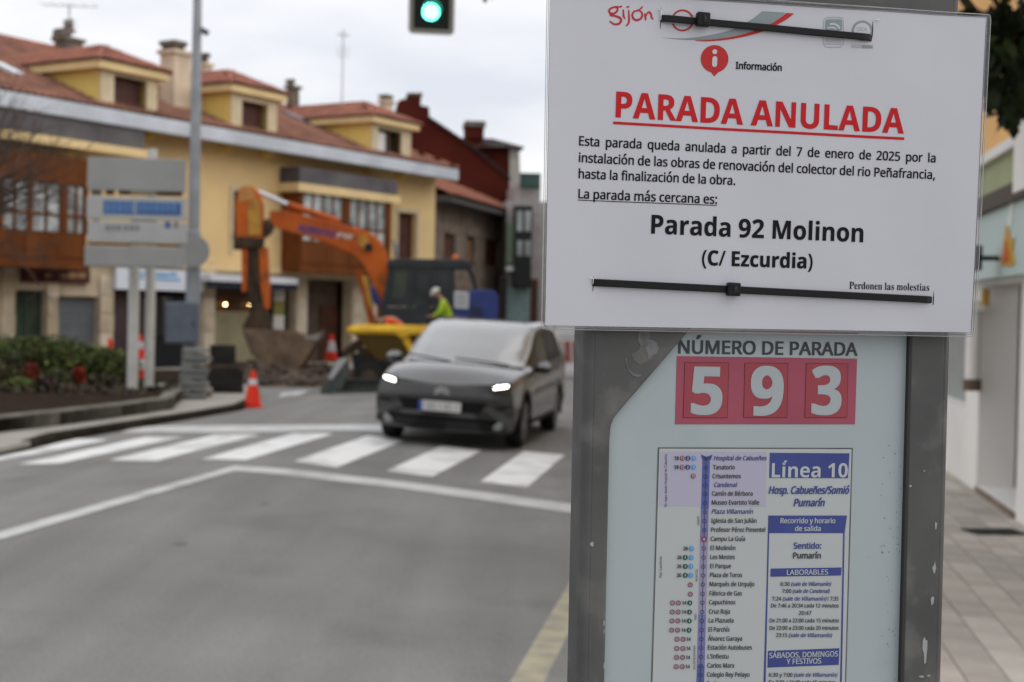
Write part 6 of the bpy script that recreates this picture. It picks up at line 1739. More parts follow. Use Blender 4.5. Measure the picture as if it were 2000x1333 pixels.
# ================================================================== BUS STOP TOTEM
yaw = math.radians(11)
su_ = Vector((math.cos(yaw), math.sin(yaw), 0)); sn_ = Vector((math.sin(yaw), -math.cos(yaw), 0))
T0 = D(1480, 700, .968)
TF_ = Fr(T0, su_, sn_)                    # front face of the totem
def tp(l, o=0): return [TF_.px(x, y, o) for x, y in l]
def lerp_x(y, xa, ya, xb, yb): return xa + (xb - xa) * (y - ya) / (yb - ya)
m_tot = M('totem_grey_metal', (.10, .10, .098), .55, metal=.15, c2=(.068, .068, .067), scale=14, detail=12, lo=.35, hi=.62, bump=.05, bscale=900, grime=((.135, .132, .128), 28, .56, .72))
m_totr = M('totem_light_metal', (.20, .21, .22), .45, metal=.3, var=.08, scale=6)
m_panel = M('panel_white', (.335, .38, .395), .5, coat=.0, var=.03, scale=5, grime=((.27, .325, .345), 9, .5, .75))
zbot = -T0.z + PZ
ZT = TF_.px(1480, -380)[1]
tot = thing('bus_stop_totem', 'grey metal bus stop post with the stop number and timetable panel', 'bus stop', Vector((T0.x, T0.y, PZ)))
aL = TF_.px(1155, 900)[0]; aR = TF_.px(1840, 900)[0]
outer = [(aL, zbot), (aR, zbot), (aR, ZT), (aL, ZT)]
hole_px = [(1350, 642), (1440, 545), (1779, 548), (1771, 1000), (1764, 1333)]
hl = [TF_.px(*p) for p in hole_px]
zlow = TF_.px(1190, 1700)[1]; hl += [(hl[-1][0], zlow), (TF_.px(1186, 1100)[0], zlow)]
lft_ = [(1181, 1333), (1186, 1100), (1191.5, 850), (1193, 834), (1199, 818), (1208, 806)]
xl = TF_.px(1189, 1000)[0]
hl[-1] = (TF_.px(1181, 1333)[0], zlow)
hole = hl + [TF_.px(*p) for p in lft_]
TH = .030
fr = MB().prism(TF_, [outer, hole], -.012, 0).build('front_frame', m_tot, tot, bevel=.0012)
# rounded side profiles
b = MB(); V = []; ns = 10
def prof_strip(sgn, a, r, depth):
    b = MB(); P = []
    for k in range(ns + 1):
        an = PI / 2 * k / ns; P.append((a + sgn * r * math.sin(an), -r * (1 - math.cos(an))))
    P += [(a + sgn * r, -depth), (a - sgn * .001, -depth), (a - sgn * .001, -.0005)]
    # prism along z
    F_ = Fr(TF_.p(0, 0, 0), su_, Vector((0, 0, 1)), sn_)
    return b.prism(F_, P, zbot, ZT).build('side_profile', m_tot, tot, smooth=True)
prof_strip(-1, aL - .0002, .0060, TH)
prof_strip(1, aR + .0002, .0045, TH)
box_in(TF_, aL, aR, -TH, -.020, zbot, ZT, 'back_plate', m_tot, tot)
box_in(TF_, aL - .004, aR + .004, -TH, .001, ZT + .0005, ZT + .01, 'top_cap', m_tot, tot)
box_in(TF_, aL - .03, aR + .03, -.09, .03, zbot - .004, zbot + .006, 'base_plate', m_tot, tot)
PO = -.0042
pn = box_in(TF_, aL + .008, aR - .004, -.008, PO, zlow - .01, TF_.px(1500, 530)[1], 'white_panel', m_panel, tot)
box_in(TF_, TF_.px(1770, 900)[0], TF_.px(1775.5, 900)[0], -.007, .0004, zlow, TF_.px(1500, 550)[1], 'gasket', M('dark_gasket', (.035, .035, .035), .7), tot)
PF_ = Fr(TF_.p(0, PO, 0), su_, sn_)
m_ink = M('print_dark_grey', (.045, .05, .05), .5); m_pink = M('print_raspberry', (.29, .065, .10), .45, var=.06, scale=14); m_pink2 = M('print_red', (.27, .052, .065), .45, var=.06, scale=14)
m_pw = M('print_pale_number', (.33, .36, .38), .5); m_mar = M('print_maroon', (.10, .015, .02), .5)
letter(PF_, 'NÚMERO DE PARADA', (1325.5, 690.5), (1674, 695), 25.5, m_ink, pn, 'heading', 'plain', .02)
poly(PF_, [(1322, 696), (1674, 701), (1670, 829), (1318.5, 829)], m_pink, pn, 'number_field')
poly(PF_, [(1320, 646), (1676, 650), (1676, 653.5), (1320, 649.5)], m_pink2, pn, 'red_line')
for q in ([(1337, 708), (1424, 708.5), (1421, 817), (1334, 816.7)], [(1454.5, 709), (1539.5, 709.5), (1537.5, 816.5), (1452, 816.3)], [(1574.5, 709.5), (1657, 710.5), (1654.5, 816.5), (1571.5, 816.3)]):
    poly(PF_, q, m_mar, pn, 'number_outline', .0005)
    cx = sum(p[0] for p in q) / 4; cy = sum(p[1] for p in q) / 4
    poly(PF_, [(cx + (x - cx) * .978, cy + (y - cy) * .982) for x, y in q], m_pink2, pn, 'number_tile', .0007)
letter(PF_, '5', (1351, 808.5), (1408, 809), 91, m_pw, pn, 'digit', 'heavy', .012, off=.0009)
letter(PF_, '9', (1467.5, 810), (1527.5, 810), 93, m_pw, pn, 'digit', 'heavy', .012, off=.0009)
letter(PF_, '3', (1586.5, 809), (1641, 809), 92, m_pw, pn, 'digit', 'heavy', .012, off=.0009)
# ---- timetable sheet
def q7(x, y): return (1270 + x / 2.817, 860 + y / 2.817)
m_sheet = M('sheet_paper', (.39, .415, .42), .6, var=.02, scale=8); m_line = M('sheet_edge', (.10, .10, .10), .7, var=.3, scale=30)
m_nv = M('print_navy', (.045, .06, .21), .5, var=.08, scale=20); m_lb2 = M('print_light_blue', (.07, .28, .55), .5); m_li = M('print_lilac', (.36, .35, .44), .6); m_lav = M('print_lavender', (.25, .23, .36), .6)
m_gn = M('print_green', (.02, .09, .06), .5); m_pk = M('print_pink', (.22, .06, .10), .5); m_gy = M('print_mid_grey', (.12, .12, .12), .5)
def ext(p0, p1, y): return (p0[0] + (p1[0] - p0[0]) * (y - p0[1]) / (p1[1] - p0[1]), y)
TLc, TRc, BLc, BRc = q7(43, 40), q7(1115, 43), q7(5, 1333), q7(1078, 1333)
YB = 1500
BL2, BR2 = ext(TLc, BLc, YB), ext(TRc, BRc, YB)
a_, z_ = zip(*[PF_.px(*p, .0004) for p in (TLc, TRc, BR2, BL2)])
sh_ = poly(PF_, [TLc, TRc, BR2, BL2], m_line, pn, 'sheet_border', .0003)
SF = PF_
ins = 2.6
tt_ = poly(PF_, [(TLc[0] + ins, TLc[1] + ins), (TRc[0] - ins, TRc[1] + ins), (BR2[0] - ins, YB), (BL2[0] + ins, YB)], m_sheet, tot, 'timetable_sheet', .0005)
def P7(l, mt, nm, off=.0007): return poly(PF_, [q7(*p) for p in l], mt, tt_, nm, off)
def L7(s, x0, x1, y, cap, mt, nm='lettering', sh=0, bold=.012, off=.0009, y1=None, style='plain'): 
    return letter(PF_, s, q7(x0, y), q7(x1, y if y1 is None else y1), cap / 2.817, mt, tt_, nm, style, bold, off=off, shear=sh)
P7([(60, 62), (640, 66), (636, 368), (50, 362)], m_li, 'lilac_zone', .0006)
def bx(y): return 308 - (y - 100) * (308 - 276) / (1333 - 100)
def band(y0, y1, mt): 
    n_ = 4
    P7([(bx(y0) - 21, y0), (bx(y0) + 21, y0), (bx(y1) + 21, y1), (bx(y1) - 21, y1)], mt, 'route_band')
m_nv2 = M('print_faded_navy', (.075, .10, .30), .5); m_vio = M('print_violet', (.15, .15, .34), .5)
band(95, 380, m_nv2); band(380.5, 540, m_vio); band(540.5, 960, m_lav); band(960.5, 1240, m_vio); band(1240.5, 1750, m_nv2)
P7([(278, 78), (310, 92), (343, 80), (334, 108), (286, 106)], m_nv, 'route_arrow', .0008)
stops = [('Hospital de Cabueñes', 350, 638, 111, 1), ('Tanatorio', 345, 465, 161, 0), ('Crisantemos', 343, 498, 210, 0), ('Candenal', 350, 473, 258, 1), ('Camín de Bérbora', 340, 563, 306, 0),
 ('Museo Evaristo Valle', 339, 599, 355, 0), ('Plaza Villamanín', 338, 563, 405, 1), ('Iglesia de San Julián', 336, 585, 455, 0), ('Profesor Pérez Pimentel', 335, 632, 505, 0), ('Campu La Guía', 333, 521, 555, 0),
 ('El Molinón', 332, 468, 605, 0), ('Les Mestes', 331, 465, 655, 0), ('El Parque', 330, 444, 705, 0), ('Plaza de Toros', 329, 505, 754, 0), ('Marqués de Urquijo', 327, 573, 804, 0), ('Fábrica de Gas', 326, 504, 855, 0),
 ('Capuchinos', 324, 468, 904, 0), ('Cruz Roja', 323, 438, 955, 0), ('La Plazuela', 322, 458, 1004, 0), ('El Parchís', 321, 436, 1054, 0), ('Álvarez Garaya', 318, 505, 1104, 0), ('Estación Autobuses', 317, 559, 1153, 0),
 ("L'Infiestu", 316, 430, 1202, 0), ('Carlos Marx', 314, 463, 1252, 0), ('Colegio Rey Pelayo', 312, 546, 1302, 0), ('Soria', 311, 375, 1350, 0)]
for s, x0, x1, y, it in stops:
    L7(s, x0, x1, y, 24, m_nv if it else m_ink, 'stop_name', .2 if it else 0, .014)
def ring(x, y, r, w, mt, nm, off=.0010):
    pts = [(x + r * math.cos(2 * PI * i / 20), y + r * math.sin(2 * PI * i / 20)) for i in range(20)]
    return stroke(PF_, [q7(*p) for p in pts], w / 2.817, mt, tt_, nm, off, closed=True)
def disc(x, y, r, mt, nm='route_disc', off=.0010): return P7([(x + r * math.cos(2 * PI * i / 18), y + r * math.sin(2 * PI * i / 18)) for i in range(18)], mt, nm, off)
P7([(bx(110) - 1.5, 110), (bx(110) + 1.5, 110), (bx(1700) + 1.5, 1700), (bx(1700) - 1.5, 1700)], m_ink, 'route_line', .0009)
disc(bx(102), 102, 11, m_ink, 'stop_dot')
for (s, x0, x1, y, it) in stops[1:]:
    yy = y - 9
    if s.startswith('Campu'): disc(bx(yy), yy, 17, m_pk); disc(bx(yy), yy, 6, m_pw, 'stop_star', .0012)
    else: ring(bx(yy), yy, 10, 3, m_ink, 'stop_ring')
def codes(y, items):
    # items: (text, x centre, colour key, disc?)
    for s, x, c_ in items:
        col_ = {'p': m_pk, 'n': m_nv, 'b': m_lb2, 'g': m_gn, 'o': m_pk, 'k': m_ink, 'G': m_gn}[c_]
        w_ = 11 if len(s) > 1 else 4
        if c_ in 'nbgp' and c_ != 'o':
            disc(x, y - 9, 14, col_); L7(s, x - w_ * .8, x + w_ * .8, y - 1, 17, m_sheet, 'route_number', 0, .02, .0013)
        elif c_ == 'o':
            ring(x, y - 9, 12, 4, col_, 'route_ring'); L7(s, x - w_ * .7, x + w_ * .7, y - 2, 14, col_, 'route_number', 0, .01, .0013)
        else: L7(s, x - w_, x + w_, y, 19, col_, 'route_number', 0, .03, .0013)
codes(109, [('18', 145, 'k'), ('15', 177, 'p'), ('2', 207, 'n'), ('1', 239, 'b')])
codes(158, [('18', 144, 'k'), ('15', 176, 'p'), ('2', 206, 'n'), ('1', 238, 'b')])
codes(207, [('15', 237, 'p')])
codes(606, [('26', 195, 'k'), ('1', 227, 'b')])
for y in (655, 704, 753): codes(y, [('26', 161 - (y - 655) * .02, 'k'), ('4', 193, 'g'), ('1', 225 - (y - 655) * .02, 'b')])
for y in (806, 857): codes(y, [('20', 221, 'o')])
for y in (905, 955, 1004, 1055): codes(y, [('25', 123 - (y - 905) * .03, 'o'), ('20', 155 - (y - 905) * .03, 'o'), ('14', 187 - (y - 905) * .03, 'G'), ('4', 218 - (y - 905) * .03, 'g')])
for y in (1105, 1156, 1205, 1256): codes(y, [('25', 148 - (y - 1105) * .03, 'o'), ('20', 181 - (y - 1105) * .03, 'o'), ('14', 211 - (y - 1105) * .03, 'G')])
def V7(s, x, y0, y1, cap, mt):          # lettering running up the sheet (y0 below) or down it
    a0, z0 = PF_.px(*q7(x, y0), .0009); a1, z1 = PF_.px(*q7(x, y1), .0009); 
    V, F2 = text_mesh(s, 'human', .012); xs = [v[0] for v in V]; x0 = min(xs); w = max(xs) - x0
    d = Vector((a1 - a0, z1 - z0)); Lg = d.length; d.normalize(); up = Vector((-d.y, d.x)); hC_ = cap / 2.817 / FPX * .97 / .7
    VV = [PF_.p(a0 + d.x * (v[0] - x0) * Lg / w + up.x * v[1] * hC_, .0009, z0 + d.y * (v[0] - x0) * Lg / w + up.y * v[1] * hC_) for v in V]
    MB().add(VV, F2).build('lettering', mt, tt_)
V7('En viajes desde Hospital de Cabueñes', 92, 365, 76, 15, m_ink); V7('No Lectivos', 64, 755, 640, 16, m_ink)
V7('SOMIÓ', 259, 420, 468, 12, m_ink); V7('EZCURDIA', 250, 712, 780, 12, m_ink); V7('URÍA', 244, 955, 992, 12, m_ink); V7('MAGNUS BLIKSTAD', 238, 1132, 1264, 12, m_ink)
# right column
P7([(658, 70), (1097, 73), (1088, 210), (655, 208)], m_nv, 'title_field')
L7('Línea 10', 668, 1086, 205, 78, m_sheet, 'line_title', 0, .0, style='heavy')
L7('Hosp. Cabueñes/Somió', 653, 1090, 295, 40, m_nv, 'destination', .2, .022)
L7('Pumarín', 790, 955, 364, 40, m_nv, 'destination', .2, .022)
P7([(650, 415), (1083, 415), (1070, 512), (1052, 1450), (1042, 1450), (1062, 512), (655, 512), (632, 1450), (620, 1450), (640, 800)], m_nv, 'blue_frame')
L7('Recorrido y horario', 717, 1018, 457, 27, m_sheet, 'frame_title', 0, .018); L7('de salida', 797, 937, 500, 27, m_sheet, 'frame_title', 0, .018)
L7('Sentido:', 790, 940, 597, 32, m_nv, 'lettering', 0, .022); L7('Pumarín', 787, 938, 651, 32, m_ink, 'lettering', 0, .022)
P7([(663, 707), (1053, 701), (1050, 745), (661, 752)], m_nv, 'bar'); L7('LABORABLES', 752, 978, 742, 28, m_sheet, 'bar_title', 0, .012, y1=739)
def mix(y, parts, cap=21):
    for s, x0, x1, it in parts: L7(s, x0, x1, y, cap, m_nv if it else m_ink, 'departure', .2 if it else 0, .014)
mix(802, [('6:30', 717, 766, 0), ('(sale de Villamanín)', 775, 993, 1)]); mix(841, [('7:00', 726, 775, 0), ('(sale de Candenal)', 783, 985, 1)])
mix(883, [('7:24', 670, 720, 0), ('(sale de Villamanín)', 728, 967, 1), ('·', 976, 980, 0), ('7:35', 990, 1035, 0)])
mix(921, [('De 7:46 a 20:34 cada 12 minutos', 665, 1037, 0)]); mix(962, [('20:47', 818, 886, 0)])
mix(1003, [('De 21:00 a 22:00 cada 15 minutos', 657, 1038, 0)]); mix(1044, [('De 22:00 a 23:00 cada 20 minutos', 657, 1037, 0)]); mix(1084, [('23:15', 693, 753, 0), ('(sale de Villamanín)', 762, 998, 1)])
P7([(648, 1160), (1041, 1145), (1037, 1237), (645, 1252)], m_nv, 'bar')
L7('SÁBADOS, DOMINGOS', 655, 1032, 1200, 29, m_sheet, 'bar_title', 0, .014, y1=1190); L7('Y FESTIVOS', 750, 940, 1233, 29, m_sheet, 'bar_title', 0, .014, y1=1229)
mix(1302, [('6:30 y 7:00', 653, 782, 0), ('(sale de Villamanín)', 790, 1027, 1)]); mix(1343, [('De 7:30 a 21:00 cada 15 minutos', 653, 1018, 0)])
# scuffs and paint chips of the metal, specks on the panel
m_chip = M('bare_metal_chip', (.30, .30, .30), .6); rs_ = random.Random(31)
def chip(x, y, rx_, ry_, F=None, off=.0003, mt=None, parent=None):
    pts = []
    for i in range(10):
        a = 2 * PI * i / 10; k = rs_.uniform(.6, 1.25); pts.append((x + rx_ * math.cos(a) * k, y + ry_ * math.sin(a) * k))
    poly(F or TF_, pts, mt or m_chip, parent or fr, 'paint_chip', off)
for x, y, a, b_ in ((1828, 1027, 3, 8), (1825, 1110, 3.5, 12), (1821, 1174, 4, 8), (1807, 1268, 5, 25), (1778, 950, 3, 2.5), (1805, 920, 1.5, 1.5), (1800, 1322, 6, 2), (1814, 1320, 4, 2),
                    (1156, 1063, 4, 5), (1180, 1218, 1.5, 6), (1180, 1301, 2, 8), (1180, 1234, 1.2, 4)): chip(x, y, a, b_)
m_smear = M('pale_smear', (.16, .16, .17), .7, c2=(.095, .093, .088), scale=60, detail=8, lo=.42, hi=.6)
chip(1256, 655, 14, 20, mt=m_smear); chip(1272, 680, 14, 20, mt=m_smear, off=.0004)
stroke(TF_, smoothpts([(1222, 700), (1228, 722), (1240, 733), (1252, 734)]), [2 + 3 * math.sin(i / 16 * PI) for i in range(16)], m_smear, fr, 'paint_chip')
chip(1258, 692, 22, 20, mt=M('faint_smear', (.12, .118, .115), .7, c2=(.098, .096, .09), scale=80), off=.0002)
for _ in range(46):
    x = rs_.gauss(1745, 16); y = rs_.uniform(860, 1330)
    if 1690 < x < 1764: chip(x, y, rs_.uniform(.4, 1.5), rs_.uniform(.4, 1.6), PF_, .0004, m_line, pn)

# ================================================================== NOTICE (laminated sheet)
NO = Fr(TF_.p(0, .0065, 0), (su_ + sn_ * 0.02).normalized(), None)
NO.n = NO.u.cross(Vector((0, 0, 1))).normalized(); NO.n = NO.n if NO.n.dot(sn_) > 0 else -NO.n
aN0 = NO.px(1062, 300)[0]; aN1 = NO.px(1905, 300)[0]
def bend(a, z):
    u = (a - aN0) / (aN1 - aN0)
    return .0045 * max(0, .22 - u) ** 2 / .0484 + .0010 * math.sin(u * 19 + z * 23) * .35 + .0014 * math.sin(u * 7.0 + z * 9) * .5 + .0025 * max(0, u - .88) / .12
m_paper = M('laminated_paper', (.475, .475, .52), .5, coat=.50, crough=.08, var=.012, scale=4, bump=.22, bscale=7)
m_ntc = {k: M('print_' + k, c_, .5, spec=.12, coat=.05, crough=.12) for k, c_ in (('black', (.004, .0045, .006)), ('signal_red', (.45, .012, .016)), ('logo_red', (.42, .03, .03)), ('logo_grey', (.22, .26, .27)), ('logo_pale', (.36, .38, .42)))}
note = thing('notice', 'white laminated notice reading PARADA ANULADA tied to the bus stop post', 'notice', NO.p(0, 0, 0))
def curved_sheet(l, nm, mt, o0, o1, na=60, nz=30):
    # l = 4 corner pixels (TL, TR, BR, BL): a bent sheet with thickness
    A, B, C_, D_ = [Vector(NO.px(*p, 0)) for p in l]; b = MB(); V = []
    for side in (o1, o0):
        for j in range(nz + 1):
            for i in range(na + 1):
                u, v = i / na, j / nz; q = (A * (1 - u) + B * u) * (1 - v) + (D_ * (1 - u) + C_ * u) * v
                V.append(NO.p(q.x, side + bend(q.x, q.y), q.y))
    n_ = (na + 1) * (nz + 1); fs = []
    for j in range(nz):
        for i in range(na):
            k = j * (na + 1) + i; fs.append((k, k + 1, k + na + 2, k + na + 1)); fs.append((n_ + k + na + 1, n_ + k + na + 2, n_ + k + 1, n_ + k))
    rim = [i for i in range(na + 1)] + [j * (na + 1) + na for j in range(1, nz + 1)] + [nz * (na + 1) + i for i in range(na - 1, -1, -1)] + [j * (na + 1) for j in range(nz - 1, 0, -1)]
    for i in range(len(rim)): 
        a, c_ = rim[i], rim[(i + 1) % len(rim)]; fs.append((a, a + n_, c_ + n_, c_))
    return b.add(V, fs).build(nm, mt, note, smooth=True)
curved_sheet([(1073, -21), (1924, 35), (1893, 650), (1062, 636)], 'paper', m_paper, -.0001, .0001)
# clear laminate margin with rounded corners: ring strips
mt = bpy.data.materials.new('clear_laminate'); mt.use_nodes = True; MATS['clear_laminate'] = mt
n = mt.node_tree.nodes; l = mt.node_tree.links; n.clear()
o_ = n.new('ShaderNodeOutputMaterial'); tr = n.new('ShaderNodeBsdfTransparent'); tr.inputs[0].default_value = (.93, .93, .93, 1)
gl = n.new('ShaderNodeBsdfGlossy'); gl.inputs['Roughness'].default_value = .12; gl.inputs[0].default_value = (.9, .9, .9, 1)
ms = n.new('ShaderNodeMixShader'); ms.inputs[0].default_value = .10; l.new(tr.outputs[0], ms.inputs[1]); l.new(gl.outputs[0], ms.inputs[2]); l.new(ms.outputs[0], o_.inputs[0])
m_lam = mt
m_ledge = M('laminate_edge', (.30, .30, .31), .2, spec=.8)
m_ledge2 = M('laminate_edge_dark', (.055, .055, .06), .3, spec=.8)
out_px = [(1066, -32), (1924, 30), (1929, 31), (1931, 40), (1900, 652), (1898, 657), (1890, 658), (1064, 643), (1057, 641), (1055, 634)]
in_px = [(1072, -20), (1923, 36), (1892.5, 650.5), (1061.5, 636.5)]
def dense(l, n_=24):
    R_ = []
    for i in range(len(l)):
        a, c_ = l[i], l[(i + 1) % len(l)]; d = math.hypot(c_[0] - a[0], c_[1] - a[1]); k = max(1, int(d / 20))
        R_ += [(a[0] + (c_[0] - a[0]) * t / k, a[1] + (c_[1] - a[1]) * t / k) for t in range(k)]
    return R_
oo = dense(out_px); ii = dense(in_px)
poly(NO, oo, m_lam, note, 'laminate_margin', 0.0, bend, holes=[ii])
stroke(NO, oo, 1.4, m_ledge, note, 'laminate_rim', .0003, bend, closed=True)
stroke(NO, dense([(x + (3.4 if x < 1500 else -3.4), y + (4 if y < 300 else -4)) for x, y in out_px]), .9, m_ledge2, note, 'laminate_seam', .0002, bend, closed=True)
stroke(NO, ii, 1.1, m_ledge2, note, 'paper_edge_line', .00025, bend, closed=True)
def LN(s, p0, p1, cap, mt='black', nm='lettering', st='plain', bold=.014, mode='fit', ratio=1.0, shear=0): return letter(NO, s, p0, p1, cap, m_ntc[mt], note, nm, st, bold, mode, .00035, shear, ratio, bend)
LN('PARADA ANULADA', (1202, 229.5), (1764, 261.5), 50, 'signal_red', 'heading', 'heavy', .004)
def uline(p0, p1, w, mt, nm='underline'):
    n_ = 30; stroke(NO, [(p0[0] + (p1[0] - p0[0]) * i / n_, p0[1] + (p1[1] - p0[1]) * i / n_) for i in range(n_ + 1)], w, m_ntc[mt], note, nm, .00035, bend)
uline((1197, 240.5), (1765.5, 271.5), 5.2, 'signal_red')
LN('Esta parada queda anulada a partir del 7 de enero de 2025 por la', (1130, 285), (1825, 318), 18, mode='just', ratio=.90)
LN('instalación de las obras de renovación del colector del rio Peñafrancia,', (1129.5, 317.5), (1824, 350.5), 18, mode='fit')
LN('hasta la finalización de la obra.', (1129, 349), (1436.5, 361.5), 18)
LN('La parada más cercana es:', (1128.5, 388), (1400.5, 398.5), 18)
uline((1127, 391.5), (1400.5, 401.5), 1.5, 'black')
LN('Parada 92 Molinon', (1271.5, 456.5), (1686, 473.5), 36.5, nm='heading', st='heavy', bold=.004)
LN('(C/ Ezcurdia)', (1371, 518), (1587, 525), 29, nm='heading', st='heavy', bold=.008)
LN('Perdonen las molestias', (1659, 564.5), (1814.5, 568.5), 14, nm='lettering', st='serif', bold=-.004)
LN('Información', (1438, 134.5), (1526.5, 139), 13.5, nm='lettering', st='plain', bold=.022)
def pN(l, mt, nm, off=.00035, dn=True, holes=()):
    return poly(NO, l, m_ntc[mt] if isinstance(mt, str) else mt, note, nm, off, bend, holes)
pN(circ(1396.5, 115, 27, 36)[0:9] + [(1396.5 + 27 * math.cos(t), 115 + 27 * math.sin(t)) for t in ()] + circ(1396.5, 115, 27, 36)[9:] , 'logo_red', 'info_disc')
pN([(1388, 139), (1405, 140), (1396, 149)], 'logo_red', 'info_pointer')
pN(circ(1397, 101, 4.8, 18), m_paper, 'info_dot', .00055)
pN([(1392.3 + 4.8 + 4.8 * math.cos(t), 114.5 + 4.8 * math.sin(t)) for t in [PI + k * PI / 8 for k in range(9)]] + [(1396.6 + 4.8 * math.cos(t), 126 + 4.8 * math.sin(t)) for t in [k * PI / 8 for k in range(9)]], m_paper, 'info_stem', .00055)
# swoosh
def c5(l, x0=1160): return [(x0 + x / 5, y / 5) for x, y in l]
up1 = smoothpts(c5([(650, 367), (850, 374), (1050, 357), (1250, 318), (1400, 275), (1500, 215), (1560, 180), (1645, 110)]))
dv1 = smoothpts(c5([(1875, 125), (1790, 190), (1700, 245), (1560, 300), (1400, 345), (1250, 370), (1100, 385), (950, 388), (800, 380)]))
pN(up1 + dv1, 'logo_grey', 'swoosh')
dv2 = smoothpts(c5([(1885, 127), (1795, 192), (1705, 247), (1562, 303), (1402, 349), (1252, 374), (1102, 389), (990, 393)]))
lo2 = smoothpts(c5([(1000, 397), (1130, 402), (1300, 388), (1480, 357), (1640, 312), (1780, 247), (1880, 192), (1957, 133)]))
pN(dv2 + lo2, 'logo_red', 'swoosh_edge', .0004)
# ring emblem
for (a0, a1) in ((200, 340), (20, 160)):
    stroke(NO, [(1334 + 20.3 * math.cos(math.radians(a0 + (a1 - a0) * k / 20)), 39.6 + 19.8 * math.sin(math.radians(a0 + (a1 - a0) * k / 20))) for k in range(21)], 3.4, m_ntc['logo_red'], note, 'ring_emblem', .00035, bend)
# handwritten town logo
def hand(pts, w): 
    p = smoothpts(c5(pts), 6); n_ = len(p); ws = [w * (.55 + .45 * math.sin(PI * (i + 1) / (n_ + 1))) for i in range(n_)]
    stroke(NO, p, ws, m_ntc['logo_red'], note, 'logo_stroke', .00036, bend)
hand([(262, 72), (215, 70), (165, 85), (145, 110), (160, 135), (200, 132), (228, 105), (225, 82), (205, 75)], 4.2)
hand([(165, 132), (160, 152), (205, 160), (255, 180), (262, 212), (235, 238), (190, 238), (150, 210)], 4.6)
hand([(255, 72), (272, 62)], 3.4)
hand([(285, 95), (288, 140), (290, 165), (305, 186)], 3.8); hand([(318, 74), (345, 66)], 3.2)
hand([(340, 100), (342, 160), (342, 210), (330, 240), (312, 256)], 3.8)
hand([(430, 108), (395, 112), (375, 145), (385, 180), (415, 198), (455, 185), (474, 150), (462, 115), (420, 98)], 4.4); hand([(442, 95), (462, 82), (478, 64)], 3.2)
hand([(498, 132), (504, 165), (508, 200)], 4.0); hand([(508, 160), (525, 128), (545, 120), (560, 140), (568, 175), (584, 186)], 4.0)
# quality badges
def c56(l): return [(1560 + x / 5, y / 5) for x, y in l]
def rr_px(x0, y0, x1, y1, r): return [(x + 0, y + 0) for x, y in [(cx + r * math.cos(s + PI / 2 * k / 4), cy + r * math.sin(s + PI / 2 * k / 4)) for cx, cy, s in ((x1 - r, y0 + r, -PI / 2), (x1 - r, y1 - r, 0), (x0 + r, y1 - r, PI / 2), (x0 + r, y0 + r, PI)) for k in range(5)]]
stroke(NO, c56(rr_px(243, 172, 436, 462, 40)), .8, m_ntc['logo_grey'], note, 'badge_outline', .00035, bend, closed=True)
pN(c56(rr_px(262, 190, 424, 300, 22)), 'logo_grey', 'badge_field')
stroke(NO, smoothpts(c56([(305, 238), (345, 236), (385, 256), (398, 285)])), 3.6, m_paper, note, 'badge_hand', .0005, bend)
stroke(NO, smoothpts(c56([(282, 276), (330, 270), (370, 286)])), 3.0, m_paper, note, 'badge_hand', .0005, bend)
for y in (383, 394, 410, 431): stroke(NO, c56([(255, y - 2), (340, y), (418, y + 4)]), .9, m_ntc['logo_grey'], note, 'badge_small_print', .00035, bend)
pN(c56([(618 + 100 * math.cos(k * PI / 18), 304 + 100 * math.sin(k * PI / 18)) for k in range(36)]), 'logo_grey', 'seal_ring', .00034)
pN(c56([(618 + 78 * math.cos(k * PI / 18), 304 + 78 * math.sin(k * PI / 18)) for k in range(36)]), m_paper, 'seal_field', .00042)
letter(NO, 'OCA', (1560 + 566 / 5, 302 / 5), (1560 + 664 / 5, 308 / 5), 7, m_ntc['logo_grey'], note, 'lettering', 'plain', .0, 'fit', .0005, bend=bend)
pN(c56([(516, 438), (604, 441), (604, 470), (516, 466)]), 'logo_pale', 'seal_tag'); pN(c56([(614, 442), (720, 446), (720, 476), (614, 472)]), 'logo_grey', 'seal_tag')
# slits cut for the ties
for pts in ([(1291.5, 14), (1292.5, 30), (1291, 44), (1290, 57)], [(1704, 42), (1703.8, 55), (1703, 70), (1701, 80)], [(1158.5, 541), (1158.5, 552), (1157.5, 562), (1156.5, 570)], [(1823, 570), (1822.6, 582), (1822, 596)]):
    stroke(NO, pts, [.5, 1.6, 1.6, .5][:len(pts)], m_ntc['black'], note, 'slit', .0005, bend)
# raised laminate lips beside the slits
m_lip = M('laminate_lip', (.62, .63, .66), .25, coat=1, crough=.05)
for pts in ([(1284, 16), (1291, 22), (1290, 40)], [(1706, 40), (1714, 40)], [(1149, 543), (1157, 545), (1156, 556)]):
    for k in range(1):
        a = [NO.px(x, y) for x, y in pts]; MB().tube([NO.p(x, .0012 + bend(x, z), z) for x, z in a], [.0002, .0005, .0002][:len(a)], 6).build('laminate_crease', m_lip, note, smooth=True)
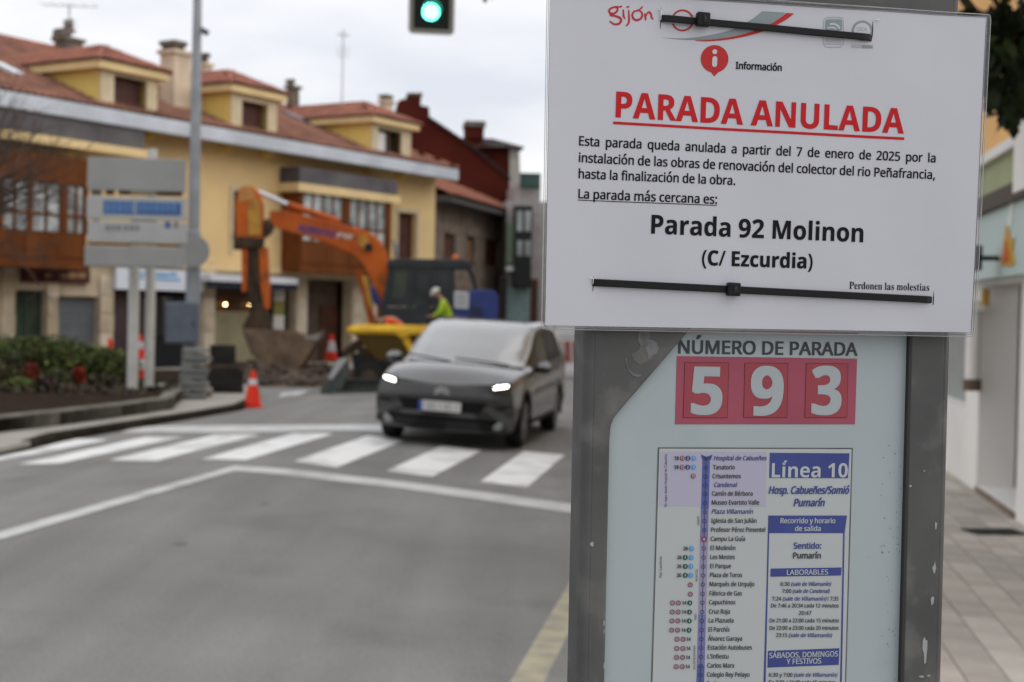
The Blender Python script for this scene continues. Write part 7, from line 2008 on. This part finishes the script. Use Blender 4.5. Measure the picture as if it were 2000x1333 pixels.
# cable ties
m_tie = M('black_nylon', (.006, .006, .0065), .45, spec=.22)
def tie(p0, p1, wpx, hx_, hy_, hw_, hh_, label, serr):
    a0, z0 = NO.px(*p0, .003); a1, z1 = NO.px(*p1, .003)
    c0 = NO.p(a0, 0, z0)
    t = thing('cable_tie', label, 'cable tie', c0, 'black cable ties holding the notice')
    d = (Vector((a1 - a0, z1 - z0))); Lg = d.length; d.normalize(); w = wpx / FPX * .96 / 2
    U = (NO.u * d.x + Vector((0, 0, 1)) * d.y).normalized(); Wv = NO.n.cross(U).normalized(); Wv = Wv if Wv.z > 0 else -Wv
    F_ = Fr(c0, U, NO.n, Wv)
    b = MB(); n_ = 40; th = .0011; V = []
    for i in range(n_ + 1):
        x = Lg * i / n_; e = min(1, min(i, n_ - i) / 2.0); o = .0006 + .0016 * e + bend(a0 + d.x * x, z0)
        o = o if 0 < i < n_ else bend(a0 + d.x * x, z0) - .002
        for (oo_, ww) in ((o + th, w * .8), (o + th * .5, w), (o, w), (o, -w), (o + th * .5, -w), (o + th, -w * .8)): V.append(F_.p(x, oo_, ww))
    b.add(V, [(6 * i + j, 6 * i + (j + 1) % 6, 6 * i + 6 + (j + 1) % 6, 6 * i + 6 + j) for i in range(n_) for j in range(6)])
    b.build('strap', m_tie, t)
    q = NO.px(hx_, hy_, .004); xh = (Vector((q[0] - a0, q[1] - z0))).dot(d); zh = (Vector((q[0] - a0, q[1] - z0))).dot(Vector((-d.y, d.x)))
    hw2 = hw_ / FPX * .96 / 2; hh2 = hh_ / FPX * .96 / 2
    hd = MB().box(F_, xh - hw2, xh + hw2, .001, .0068, zh - hh2, zh + hh2).build('head', m_tie, t, bevel=.0011, bseg=3)
    MB().box(F_, xh - hw2 * .15, xh + hw2 * .5, .0069, .0073, zh - hh2 * .5, zh + hh2 * .55).build('pawl', m_black, hd, bevel=.0001)
    MB().box(F_, xh + hw2 * .05, xh + hw2 * .2, .0074, .0077, zh - hh2 * .1, zh + hh2 * .35).build('pawl_glint', M('tie_glint', (.06, .06, .065), .15), hd)
    if serr:
        b = MB()
        for k in range(20):
            x = .0015 + k * .00115; b.prism(F_, [(x, -w - .0004), (x + .0008, -w - .0004), (x + .0006, -w + .0004), (x + .0002, -w + .0004)], .0029, .0038)
        b.build('ratchet_teeth', m_tie, t)
    return t
tie((1289, 34.1), (1708.5, 74.1), 13.6, 1373, 38.5, 26, 27, 'black cable tie across the logos at the top of the notice', True)
tie((1151.5, 551.7), (1828, 586.3), 14.2, 1432.5, 565.5, 26, 26, 'black cable tie across the bottom of the notice', False)
